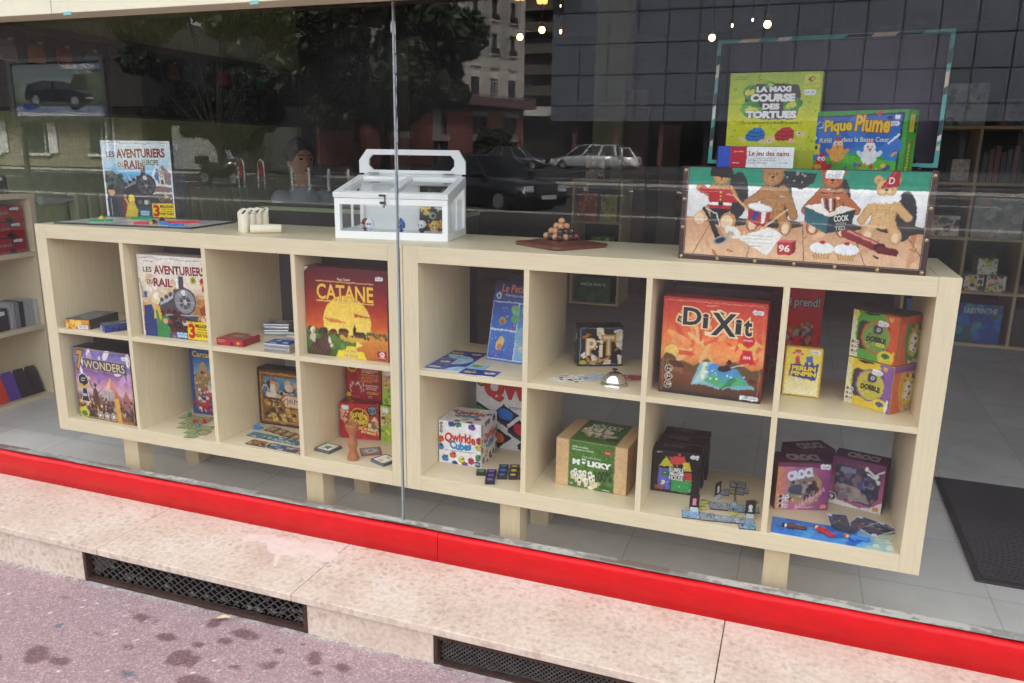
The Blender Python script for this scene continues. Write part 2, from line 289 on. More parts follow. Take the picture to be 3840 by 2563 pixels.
xs = (-.9, .595, 1.324, 2.51, 3.9); labs = ('pink stone slab of the ledge at the far end, above a plain plinth block', 'pink stone ledge slab with a pale splash stain, over the coarse diamond vent', 'beige speckled stone ledge slab, longest one, between two slab joints', 'pink stone ledge slab nearest the camera, past the last joint')
for i in range(4):
    MB().box(xs[i] + .0012, xs[i + 1] - .0012, -.41, -.062, -.21, -.187).build('ledge_slab', stone, bevel=.0025, loc=(0, 0, 0)).update_tag()
    tag(bpy.data.objects['ledge_slab' if not i else 'ledge_slab.%03d' % i], labs[i], 'ledge slab', 'stone slabs of the window ledge')
# the pale splash of scale on the ledge: a thin film with its own outline
sx = np.arange(.86, 1.33, .004); sy = np.arange(-.33, -.10, .004); GX, GY = np.meshgrid(sx, sy); fn = fbm(*GX.shape, 16, 5); d = 1.1 - ((GX - 1.16) / .19) ** 2 - ((GY + .17) / .055) ** 2 + 2.4 * (fn - .5)
d = np.maximum(d, .8 - ((GX - 1.16 + .5 * (GY + .25)) / .012) ** 2 - ((GY + .25) / .06) ** 2 + fn - .5); idx = [(i, j) for i in range(GX.shape[0] - 1) for j in range(GX.shape[1] - 1) if d[i, j] > .25]
sm_ = MB()
for i, j in idx: sm_.add([(GX[i, j], GY[i, j], -.1866), (GX[i, j + 1], GY[i, j], -.1866), (GX[i, j + 1], GY[i + 1, j], -.1866), (GX[i, j], GY[i + 1, j], -.1866)], [(0, 1, 2, 3)])
sm_.build('lime_stain', mat('pale lime scale', '#dccbbf', .6, var=.08, scale=30), bpy.data.objects['ledge_slab.001'])
def block(x0, x1, label):
    o = MB().box(x0, x1, -.398, -.1, -.45, -.2105).build('plinth_block', stone, bevel=.002); tag(o, label, 'plinth block', 'stone plinth blocks under the ledge')
block(-.9, .52, 'stone plinth block at the far end, beside the coarse vent'); block(1.368, 1.772, 'short stone plinth block between the two vents'); block(2.75, 3.9, 'stone plinth block past the fine mesh vent')
rust = mat('rusty iron', '#4a352e', .75, .3, var=.4, scale=40, bump=.4, bscale=120); dust = mat('dusty grey fluff', '#8d8a86', .95, var=.3, scale=60); black = mat('cavity shade black', '#15120f', .9)
def vent(name, label, x0, x1, cw, ch, t, z0, z1):
    o = thing(name, label, 'vent', (x0, -.4, 0)); w = x1 - x0
    def zb(x): return z0 + .011 * x
    fr = MB().prism([(0, z1), (.012, z1), (.012, zb(0)), (0, zb(0))], 0, .03, axis='y').prism([(w - .012, z1), (w, z1), (w, zb(w)), (w - .012, zb(w))], 0, .03, axis='y')
    fr.prism([(.012, zb(0)), (w - .012, zb(w)), (w - .012, zb(w) + .012), (.012, zb(0) + .012)], .001, .02, axis='y')
    if cw < .02: fr.box(.012, w - .012, .001, .02, z1 - .016, z1)
    fr.build('frame', rust, o)
    ms = MB(); zt = z1 - (.016 if cw < .02 else 0); hh = zt - z0; k = ch / cw; y0, y1 = .016, .02
    def strand(xa, sgn):
        pts = []
        for s in np.arange(0, hh + .0001, hh / 12):
            x = xa + sgn * s / k; z = z0 + s
            if .012 <= x <= w - .012 and zb(x) + .012 <= z <= zt: pts.append((x, z))
        if len(pts) > 1:
            (xa_, za), (xb, zb_) = pts[0], pts[-1]; dx, dz = xb - xa_, zb_ - za; l = math.hypot(dx, dz); nx, nz = -dz / l * t, dx / l * t
            ms.prism([(xa_ - nx, za - nz), (xb - nx, zb_ - nz), (xb + nx, zb_ + nz), (xa_ + nx, za + nz)], y0 + (0 if sgn > 0 else .0011), y1 + (0 if sgn > 0 else .0013), axis='y')
    x = -hh / k - cw
    while x < w + hh / k: strand(x, 1); strand(x, -1); x += cw
    ms.build('wire_mesh', mat('grimy steel', '#5c5754', .6, .5, var=.35, scale=50), o)
    MB().box(.0, w, .12, .13, z0 - .03, z1).box(0, w, .03, .12, z0 - .03, z0).build('cavity', black, o)  # back and floor coloured near-black for the shade inside the hollow
    r = random.Random(5); fl = MB()
    for i in range(26):
        x = r.uniform(.03, w - .03); s = r.uniform(.004, .012); fl.sph((x, .03 + r.uniform(0, .015), z0 + .012 + .011 * x + s * .5 + (r.random() < .25) * r.uniform(0, .04)), s, n=8, sc=(1.6, .5, .8))
    fl.build('dust_fluff', dust, o)['kind'] = 'stuff'
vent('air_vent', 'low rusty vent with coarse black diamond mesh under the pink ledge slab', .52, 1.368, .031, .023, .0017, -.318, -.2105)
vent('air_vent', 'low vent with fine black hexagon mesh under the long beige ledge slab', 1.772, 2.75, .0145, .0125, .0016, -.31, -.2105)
r = random.Random(11); crumb = MB()
for i in range(170):
    x = r.choice((r.uniform(.45, 1.42), r.uniform(-.2, 2.6))); y = -.404 - abs(r.gauss(0, .012)); s = r.uniform(.0008, .0028)
    crumb.M = Matrix.Translation((x, y, float(pave_z(np.array(x))) + .004 + s * .4)) @ Matrix.Rotation(r.uniform(0, 6), 4, 'Z') @ Matrix.Rotation(r.uniform(-.5, .5), 4, 'X'); crumb.box(-s, s, -s * .7, s * .7, -s * .5, s * .5)
o = crumb.build('debris', mat('mortar crumbs', '#b5afa5', .9, var=.2, scale=90)); tag(o, 'pale mortar crumbs and grit lying along the foot of the ledge', 'debris', kind='stuff')
lf = MB()
for i in range(8):
    a0, a1 = i / 8, (i + 1) / 8; w0, w1 = .009 * math.sin(math.pi * a0) ** .8, .009 * math.sin(math.pi * a1) ** .8
    lf.add([(a0 * .045, -w0, .006 * a0 + abs(w0) * .5), (a1 * .045, -w1, .006 * a1 + abs(w1) * .5), (a1 * .045, 0, .006 * a1), (a0 * .045, 0, .006 * a0), (a1 * .045, w1, .006 * a1 + w1 * .5), (a0 * .045, w0, .006 * a0 + w0 * .5)], [(0, 1, 2, 3), (3, 2, 4, 5)], 0, True)
tag(lf.build('fallen_leaf', mat('dry leaf', '#d9b98c', .7, var=.15, scale=80), loc=(1.07, -.435, -.309), rz=.3), 'curled dry beige leaf on the pavement below the coarse vent', 'leaf')
# window: two clear panes that meet at a bare silicone joint
win = thing('shop_window', 'large clear shop window of two frameless panes reflecting the street', 'window')
pane = glassmat('window glass', (.985, .99, .985), 1.62, wave=.012, film=.012)
MB().box(-3, 1.5035, -.062, -.054, -.084, 1.46).build('glass_pane', pane, win); MB().box(1.5085, 6.5, -.062, -.054, -.084, 1.46).build('glass_pane', pane, win)
MB().box(1.5035, 1.5085, -.0635, -.0525, -.084, 1.4555).build('silicone_joint', mat('grey silicone', '#8f979c', .25, spec=.6, bump=.5, bscale=70), win)
r = random.Random(2); sm = MB()
for i in range(26):
    z = r.uniform(.75, 1.4); x = r.choice((1.5005, 1.5115, 1.513)) + r.uniform(-.0008, .0008); l = r.uniform(.01, .05); sm.box(x - .0006, x + .0006, -.0632, -.0622, z, z + l)
sm.build('silicone_smear', mat('white silicone', '#c9ced0', .4), win)
# ---------------------------------------------------------------- the two shelf units
def wood(name, vs): return mat(name, '#e2d3b1', .38, var=.085, scale=7, vscale=vs, spec=.4)
wh = wood('birch veneer along', (1.2, 30, 30)); wv = wood('birch veneer upright', (30, 30, 1.2)); pine = mat('pale pine', '#d8c49c', .55, var=.08, scale=6, vscale=(14, 14, 1))
def unit(label):
    u = thing('shelf_unit', label, 'shelf unit'); w, D, T = 1.488, .40, .0495
    for x in (0, w - .05): B(x, x + .05, 0, D, 0, H, name='side_panel', mats=wv, parent=u, bevel=.0008)
    B(.0502, w - .0502, 0, D, H - T, H - .0004, name='top_panel', mats=wh, parent=u, bevel=.0008); B(.0502, w - .0502, 0, D, .0004, T, name='bottom_panel', mats=wh, parent=u, bevel=.0008)
    xs = [.05 + .3355 * (i + 1) + .016 * i for i in range(3)]
    for x in xs: B(x, x + .016, .001, D - .001, T, H - T, name='divider', mats=wv, parent=u, bevel=.0006)
    e = [.05] + [q for x in xs for q in (x, x + .016)] + [w - .05]
    for i in range(4): B(e[2 * i], e[2 * i + 1], .0015, D - .002, MID - .016, MID, name='shelf_board', mats=wh, parent=u, bevel=.0006)
    return u
u1 = unit('pale birch cube shelf unit holding the train, sunset and jungle game boxes'); u2 = unit('pale birch cube shelf unit holding the teddy bear suitcase on top'); u2.location.x = RX
for u, xx in ((u1, (.29, 1.092)), (u2, (.313, 1.104))):
    for x in xx:
        for y in (.02, .325): B(x, x + .067, y, y + .07, FZ, 0, name='leg', mats=pine, parent=u, bevel=.002)
MB().lathe([(.006, 0), (.0065, .001), (.0065, .0025), (.003, .003)], n=12).build('cam_cap', mat('nickel', '#b9b4a8', .3, .9), u2, loc=(.392, .014, FL))
# ================================================================ printing: flat colour painted on card, lettering as thin shapes on top
_txt = {}
def glyphs(text, bold=0., shear=0., space=1.):
    k = (text, bold, shear, space)
    if k in _txt: return _txt[k]
    c = bpy.data.curves.new('lettering', 'FONT'); c.body = text; c.offset = bold; c.shear = shear; c.resolution_u = 3; c.space_character = space; c.fill_mode = 'FRONT'
    o = bpy.data.objects.new('lettering', c); COL.objects.link(o); dg = bpy.context.evaluated_depsgraph_get(); me = o.evaluated_get(dg).to_mesh(); me.calc_loop_triangles()
    v = np.zeros(len(me.vertices) * 3); me.vertices.foreach_get('co', v); v = v.reshape(-1, 3)[:, :2]; t = np.zeros(len(me.loop_triangles) * 3, np.int32); me.loop_triangles.foreach_get('vertices', t)
    o.evaluated_get(dg).to_mesh_clear(); bpy.data.objects.remove(o); bpy.data.curves.remove(c)
    _txt[k] = (v, t.reshape(-1, 3)); return _txt[k]
class Art:
    """a printed face, w by h metres; coordinates in percent, y downwards"""
    def __init__(s, w, h, bg='#ffffff', res=560, seed=1):
        s.w, s.h = w, h; s.m, s.n = max(6, int(w * res)), max(6, int(h * res)); s.ss = 2
        s.a = np.ones((s.n * 2, s.m * 2, 3)) * np.array(lin(bg)); s.T = []; s.q = np.random.default_rng(seed); s.last = None
        s.yy, s.xx = np.meshgrid((np.arange(s.n * 2) + .5) / (s.n * 2) * 100, (np.arange(s.m * 2) + .5) / (s.m * 2) * 100, indexing='ij')
    def _put(s, mask, col, sl=(slice(None), slice(None))):
        if isinstance(col, tuple):
            y = s.yy[sl]; ys = y[mask]
            if len(ys) == 0: return s
            t = ((ys - ys.min()) / max(1e-6, ys.max() - ys.min()))[:, None]; c = np.array(lin(col[0])) * (1 - t) + np.array(lin(col[1])) * t
        else: c = np.array(lin(col))
        s.a[sl][mask] = c; s.last = (mask, sl); return s
    def _sl(s, x0, y0, x1, y1):
        f = lambda v, n: int(min(n, max(0, v / 100 * n)))
        return (slice(f(y0, s.n * 2), f(y1, s.n * 2) + 1), slice(f(x0, s.m * 2), f(x1, s.m * 2) + 1))
    def g(s, stops, x=False):
        c = np.array([lin(q[1]) for q in stops]); p = [q[0] for q in stops]; t = s.xx if x else s.yy
        s.a[:] = np.stack([np.interp(t, p, c[:, i]) for i in range(3)], -1); return s
    def p(s, col, *q):
        P = np.array(q, float).reshape(-1, 2); sl = s._sl(P[:, 0].min(), P[:, 1].min(), P[:, 0].max(), P[:, 1].max()); X, Y = s.xx[sl], s.yy[sl]; ins = np.zeros(X.shape, bool)
        for (x0, y0), (x1, y1) in zip(P, np.roll(P, -1, 0)):
            if y0 != y1: ins ^= ((y0 > Y) != (y1 > Y)) & (X < (x1 - x0) * (Y - y0) / (y1 - y0) + x0)
        return s._put(ins, col, sl)
    def e(s, col, cx, cy, rx, ry=None, rot=0):
        ry = rx * s.w / s.h if ry is None else ry; k = s.w / s.h; R = max(rx, ry / k) * 1.05; sl = s._sl(cx - R, cy - R * k, cx + R, cy + R * k); dx = s.xx[sl] - cx; dy = (s.yy[sl] - cy) / k; c_, s_ = math.cos(rad(rot)), math.sin(rad(rot))
        return s._put(((dx * c_ + dy * s_) / rx) ** 2 + ((-dx * s_ + dy * c_) / (ry / k)) ** 2 < 1, col, sl)
    def rr(s, col, x0, y0, x1, y1, q=8):
        k = s.w / s.h; X = np.clip(np.abs(s.xx - (x0 + x1) / 2) - (x1 - x0) / 2 + q, 0, None); Y = np.clip(np.abs(s.yy - (y0 + y1) / 2) - (y1 - y0) / 2 + q * k, 0, None) / k
        return s._put((X * X + Y * Y < q * q) & (s.xx > x0) & (s.xx < x1) & (s.yy > y0) & (s.yy < y1), col)
    def r(s, col, x0, y0, x1, y1): return s.p(col, x0, y0, x1, y0, x1, y1, x0, y1)
    def l(s, col, wd, *q):
        P = np.array(q, float).reshape(-1, 2); k = s.w / s.h
        for (x0, y0), (x1, y1) in zip(P[:-1], P[1:]):
            sl = s._sl(min(x0, x1) - wd, min(y0, y1) - wd * k, max(x0, x1) + wd, max(y0, y1) + wd * k); X = s.xx[sl] - x0; Y = (s.yy[sl] - y0) / k; dx, dy = x1 - x0, (y1 - y0) / k; L2 = dx * dx + dy * dy + 1e-9; t = np.clip((X * dx + Y * dy) / L2, 0, 1)
            s._put((X - t * dx) ** 2 + (Y - t * dy) ** 2 < wd * wd / 4, col, sl)
        return s
    def s(s, n, cols, x0, y0, x1, y1, a=1, b=3, flat=1.):
        for i in range(n):
            q = a + (b - a) * s.q.random(); s.e(cols[s.q.integers(len(cols))], x0 + (x1 - x0) * s.q.random(), y0 + (y1 - y0) * s.q.random(), q, q * s.w / s.h * flat, s.q.random() * 180 if flat != 1 else 0)
        return s
    def n_(s, amt=.25, cell=10, seed=3, box=None):
        f = 1 + amt * 2 * (fbm(s.n * 2, s.m * 2, cell, seed) - .5)
        if box: sl = s._sl(*box); s.a[sl] *= f[sl][..., None]
        else: s.a *= f[..., None]
        return s
    def t(s, text, x0, y0, x1, y1, col, b=.0, out=None, ow=.045, rot=0, arc=0, sh=0, sp=1., lay=0):
        for c, bb, ly in (((out, b + ow, lay),) if out else ()) + ((col, b, lay + (1 if out else 0)),): s.T.append((text, x0, y0, x1, y1, c, bb, rot, arc, sh, sp, ly, b))
        return s
    def lines(s, x0, y0, x1, y1, n, col, hh=.45):
        d = (y1 - y0) / n
        for i in range(n):
            x = x0; e = x1 - (0 if i < n - 1 else (x1 - x0) * .4 * s.q.random())
            while x < e: wd = min(e - x, (x1 - x0) * (.05 + .12 * s.q.random())); s.r_(col, x, y0 + i * d, x + wd * .85, y0 + i * d + d * hh); x += wd
        return s
    r_ = r
    def tagp(s, x, y, price='15,00', k=1., wm=.028):
        wd = wm / s.w * 100 * k; hh = .0125 / s.h * 100 * k; s.rr('#f4f6f8', x - wd / 2, y - hh / 2, x + wd / 2, y + hh / 2, wd * .2); return s.t('€' + price, x - wd * .36, y - hh * .26, x + wd * .36, y + hh * .26, '#6f7e9c', .01, lay=2)
    def make(s, name, parent, o, u, v, m=None):
        """lay the print: o corner, u and v edge vectors (to the right, downwards)"""
        o, u, v = Vector(o), Vector(u), Vector(v); nrm = u.cross(v).normalized() * -1
        if s.w > .09:  # brushy edges and a printed grain
            H2, W2 = s.n * 2, s.m * 2; d1 = fbm(H2, W2, 7, 31, 2) - .5; d2 = fbm(H2, W2, 7, 32, 2) - .5; iy, ix = np.meshgrid(np.arange(H2), np.arange(W2), indexing='ij'); b = s.a[np.clip(iy + (d1 * 5.5).round().astype(int), 0, H2 - 1), np.clip(ix + (d2 * 5.5).round().astype(int), 0, W2 - 1)]; s.a = b * (1 + .34 * (fbm(H2, W2, 5, 33, 3) - .5) + .2 * (fbm(H2, W2, 22, 34, 2) - .5))[..., None]
        img = s.a.reshape(s.n, 2, s.m, 2, 3).mean((1, 3))
        ii = np.linspace(0, 1, s.n); jj = np.linspace(0, 1, s.m); O, U, V, N_ = (np.array(q) for q in (o, u, v, nrm))
        P = O + N_ * .0005 + ii[:, None, None] * V + jj[None, :, None] * U; vs = [P.reshape(-1, 3)]; cs = [img.reshape(-1, 3)]; idx = np.arange(s.n * s.m).reshape(s.n, s.m)
        Q = np.stack([idx[1:, :-1], idx[1:, 1:], idx[:-1, 1:], idx[:-1, :-1]], -1).reshape(-1, 4); tri = []; off = s.n * s.m
        for (tx, x0, y0, x1, y1, c, b, rot, arc, sh, sp, ly, b0) in s.T:
            g, t = glyphs(tx, b, sh, sp)
            if len(t) == 0: continue
            g0 = glyphs(tx, b0, sh, sp)[0]; mn, mx = g0.min(0), g0.max(0); q = (g - mn) / np.maximum(mx - mn, 1e-6); X = q[:, 0]; Y = q[:, 1]
            px = x0 + X * (x1 - x0); py = y1 - Y * (y1 - y0) + arc * ((X - .5) ** 2 * 4)
            if rot:
                cx, cy_ = (x0 + x1) / 2, (y0 + y1) / 2; a = rad(rot); dx = (px - cx) * s.w; dy = (py - cy_) * s.h; px, py = cx + (dx * math.cos(a) - dy * math.sin(a)) / s.w, cy_ + (dx * math.sin(a) + dy * math.cos(a)) / s.h
            kp = np.clip(px, 0, 100), np.clip(py, 0, 100); vs.append(O + N_ * (.0008 + .0003 * ly) + kp[1][:, None] / 100 * V + kp[0][:, None] / 100 * U)
            cs.append(np.ones((len(g), 3)) * np.array(lin(c))); tri.append(t + off); off += len(g)
        vs = np.concatenate(vs).astype(np.float32); cs = np.concatenate(cs); T = np.concatenate(tri) if tri else np.zeros((0, 3), int)
        me = bpy.data.meshes.new(name); me.vertices.add(len(vs)); me.vertices.foreach_set('co', vs.ravel()); li = np.concatenate([Q.ravel(), T.ravel()]).astype(np.int32)
        me.loops.add(len(li)); me.loops.foreach_set('vertex_index', li); me.polygons.add(len(Q) + len(T)); tot = np.concatenate([np.full(len(Q), 4), np.full(len(T), 3)]).astype(np.int32)
        me.polygons.foreach_set('loop_start', np.concatenate([[0], np.cumsum(tot)[:-1]]).astype(np.int32)); me.polygons.foreach_set('loop_total', tot); me.update(calc_edges=True)
        at = me.color_attributes.new('Col', 'FLOAT_COLOR', 'POINT'); c4 = np.ones((len(vs), 4), np.float32); c4[:, :3] = cs; at.data.foreach_set('color', c4.ravel()); me.materials.append(m or PRINT)
        ob = bpy.data.objects.new(name, me); COL.objects.link(ob)
        if parent is not None: ob.parent = parent
        return ob
PRINT = colmat('printed card', .3, .45, k=.95); MATTE = colmat('matt print', .55, .35, k=.84)
def card_mat(c): return mat('card ' + c, c, .4, k=.85)
def gbox(label, loc, w, d, h, rz=0, col='#8a2020', front=None, side=None, top=None, left=None, group=None, name='game_box', cat='game box', rx=0, bev=.0015, body=None):
    """a cardboard game box whose front lower corner stands at loc"""
    o = MB().box(0, w, 0, d, 0, h).build(name, body or card_mat(col), None, loc=loc, bevel=bev, rot=(rad(rx), 0, rad(rz))); tag(o, label, cat, group)
    if front: front.make('front_print', o, (.001, 0, h - .001), (w - .002, 0, 0), (0, 0, -h + .002))
    if side: side.make('side_print', o, (w, .001, h - .001), (0, d - .002, 0), (0, 0, -h + .002))
    if left: left.make('side_print', o, (0, d - .001, h - .001), (0, -d + .002, 0), (0, 0, -h + .002))
    if top: top.make('top_print', o, (.001, d - .001, h), (w - .002, 0, 0), (0, -d + .002, 0))
    return o
def flat(label, loc, w, h, rz=0, art=None, col='#e8e8e4', t=.0015, name='card', cat='card', group=None, tilt=(0, 0)):
    """a card or board lying face up, centred on loc"""
    o = MB().box(-w / 2, w / 2, -h / 2, h / 2, 0, t).build(name, card_mat(col), None, loc=loc, rot=(rad(tilt[0]), rad(tilt[1]), rad(rz))); tag(o, label, cat, group)
    if art: art.make('printed_face', o, (-w / 2 + .0003, h / 2 - .0003, t), (w - .0006, 0, 0), (0, -h + .0006, 0))
    return o
# ================================================================ printed covers (all painted here, shape by shape)
def loco(A, x, y, k, front='#4a4a50', body='#2a282c', hi='#8a8d94'):
    """a steam engine seen from the front right"""
    A.p(body, x - 30 * k, y + 4 * k, x - 2 * k, y - 12 * k, x, y + 12 * k, x - 30 * k, y + 16 * k); A.p(hi, x - 28 * k, y + 3 * k, x - 4 * k, y - 10 * k, x - 3 * k, y - 5 * k, x - 28 * k, y + 7 * k)
    for i in range(4): A.e(body, x - (8 + 6 * i) * k, y - (9 - 3.4 * i) * k, 2.4 * k)
    A.r(body, x - 3 * k, y - 26 * k, x + 3.4 * k, y - 10 * k); A.r(hi, x - 4 * k, y - 28 * k, x + 4.4 * k, y - 25 * k)
    A.e(body, x + 3 * k, y + 1 * k, 14.5 * k); A.e(front, x + 3 * k, y + 1 * k, 12.6 * k); A.e(body, x + 3.5 * k, y + 2 * k, 7 * k); A.e(hi, x + 3.5 * k, y + 2 * k, 2.4 * k); A.e('#d9d9d6', x + 2 * k, y - 8 * k, 3 * k)
    for a in range(6): A.l(hi, .6 * k, x + 3.5 * k, y + 2 * k, x + 3.5 * k + 11 * k * math.cos(a), y + 2 * k + 11 * k * math.sin(a))
    A.p(body, x - 24 * k, y + 16 * k, x + 18 * k, y + 14 * k, x + 22 * k, y + 24 * k, x - 22 * k, y + 26 * k); A.l(hi, 1 * k, x - 22 * k, y + 17 * k, x + 20 * k, y + 15 * k)
    for i in range(3): A.e('#1c1a1c', x - (20 - 12 * i) * k, y + 24 * k, 5.5 * k).e('#5b5b60', x - (20 - 12 * i) * k, y + 24 * k, 3.6 * k)
    A.e('#c8c8c8', x + 1 * k, y + 24 * k, 3 * k)
def yellow3(A, x0, y0, x1, y1, red='#c3201c'):
    A.r('#f6d51c', x0, y0, x1, y1); w, h = x1 - x0, y1 - y0
    A.t('3', x0 + w * .05, y0 + h * .12, x0 + w * .34, y0 + h * .95, red, .05, lay=1).t('MILLIONS', x0 + w * .36, y0 + h * .12, x0 + w * .97, y0 + h * .32, '#1c1710', .03, lay=1).t('PLUS DE', x0 + w * .05, y0 + h * .03, x0 + w * .24, y0 + h * .1, '#a33018', .01, lay=1)
    A.t('DE JEUX VENDUS', x0 + w * .42, y0 + h * .38, x0 + w * .9, y0 + h * .47, '#3a2d10', .01, lay=1).t('DANS LA SERIE', x0 + w * .44, y0 + h * .53, x0 + w * .9, y0 + h * .61, '#3a2d10', .01, lay=1).t('TICKET TO RIDE', x0 + w * .34, y0 + h * .67, x0 + w * .96, y0 + h * .84, '#4a1a10', .03, lay=1)
def person2(A, x, y, k, coat, hat, skin='#d8a880'):
    A.p(coat, x - 5 * k, y, x - 4 * k, y - 18 * k, x + 4 * k, y - 18 * k, x + 6 * k, y).e(skin, x, y - 22 * k, 3.2 * k).r(hat, x - 3 * k, y - 28 * k, x + 3 * k, y - 24 * k).r(hat, x - 4.6 * k, y - 25 * k, x + 4.6 * k, y - 23.8 * k)
def c_train_europe():
    A = Art(.29, .293, '#cfe2f0').g([(0, '#e8f2f8'), (30, '#b9dcf0'), (45, '#62b4e0'), (60, '#8fb2c4')])
    A.p('#dfe8ee', 25, 62, 34, 42, 42, 55, 50, 44, 62, 60, 78, 28, 88, 45, 100, 22, 100, 70, 25, 70).p('#6f9cc0', 34, 42, 38, 52, 33, 60, 28, 58).p('#3f6a9a', 78, 34, 86, 44, 80, 56, 74, 46).p('#a8c0d2', 50, 44, 56, 56, 48, 62)
    A.p('#5b6664', 0, 40, 12, 38, 28, 50, 40, 66, 40, 100, 0, 100).s(60, ['#4a5552', '#6b7672', '#39433f'], 2, 42, 30, 66, 1.5, 4).p('#3d3f42', 0, 66, 40, 60, 100, 78, 100, 100, 0, 100)
    A.p('#8a7478', 80, 40, 86, 31, 100, 44, 100, 58, 82, 54).p('#e3dbcc', 80, 40, 88, 42, 89, 58, 81, 57).t('A', 82, 34, 86, 39, '#e3dbcc', .02).t('O', 82, 41.5, 87, 47, '#5a4a44', .02).r('#4a3a36', 83, 50, 87, 56).p('#8b6a6a', 64, 66, 72, 58, 100, 60, 100, 68).r('#d8d0c4', 66, 66, 100, 69).r('#5d4a48', 68, 69, 100, 84).s(30, ['#c9b9a8', '#7d5a4a', '#3b3434'], 70, 70, 99, 84, .8, 2)
    loco(A, 58, 56, 1.0); person2(A, 10, 100, 1.5, '#24323f', '#1c222a'); A.l('#cfd0c8', .8, 8, 76, 8, 98).p('#7c2a34', 24, 98, 26, 74, 34, 76, 36, 98).p('#d9b93c', 27, 100, 32, 82, 42, 80, 46, 92, 44, 100).e('#f0d63a', 38, 76, 4.6, 6).e('#d8a880', 38.5, 80, 2.4).l('#d9b93c', 2, 34, 84, 29, 76).e('#c49a74', 29, 72, 2)
    A.p('#e9eef2', 0, 0, 100, 0, 100, 2.4, 0, 2.4).p('#e9eef2', 0, 0, 2.2, 0, 3, 100, 0, 100).p('#e3e8ea', 97.6, 0, 100, 0, 100, 100, 98, 100).l('#8a98a2', .7, 2, 3.5, 25, 2, 30, 4, 48, 3, 66, 4.5, 72, 2.6, 97, 3).lines(8, 6, 27, 8.5, 1, '#9db6c6')
    A.r('#3f8cc8', 49, 91, 63, 98).t('DAYS OF', 50, 91.6, 62, 94.4, '#f2f6fa', .02).t('WONDER', 50, 95, 62, 97.6, '#f2f6fa', .02)
    A.t('LES', 7, 14, 19, 21.5, '#2a1714', .02, out='#f2ede4').t('AVENTURIERS', 22, 10, 92, 22, '#7c1a1f', .035, out='#f4eee6', rot=-1.5).t('DU', 23, 28, 31, 34.5, '#2a1714', .02, out='#f2ede4').t('RAIL', 32, 25, 58, 36.5, '#7c1a1f', .04, out='#f4eee6').t('EUROPE', 58.5, 24, 82, 31.5, '#23402e', .02, out='#eef2ee')
    A.n_(.16, 7); yellow3(A, 67, 81, 99, 99.5); A.tagp(90, 6, '39,50', .9); return A
def c_spine_europe():
    A = Art(.085, .293, '#54626c').g([(0, '#3c4a54'), (60, '#66747c'), (100, '#59666c')]).s(40, ['#39464e', '#7b8890', '#2d383f'], 0, 0, 100, 20, 3, 10).n_(.3, 8)
    A.t('LES AVENTURIERS DU RAIL', -95, 58, 150, 66, '#6d1c22', .04, out='#aab6bc', rot=-90).t('EUROPE', 42, 35, 92, 39, '#1f3a2c', .03, rot=-90).l('#1c2428', 5, 88, 20, 88, 45, 88, 60, 88, 96); return A
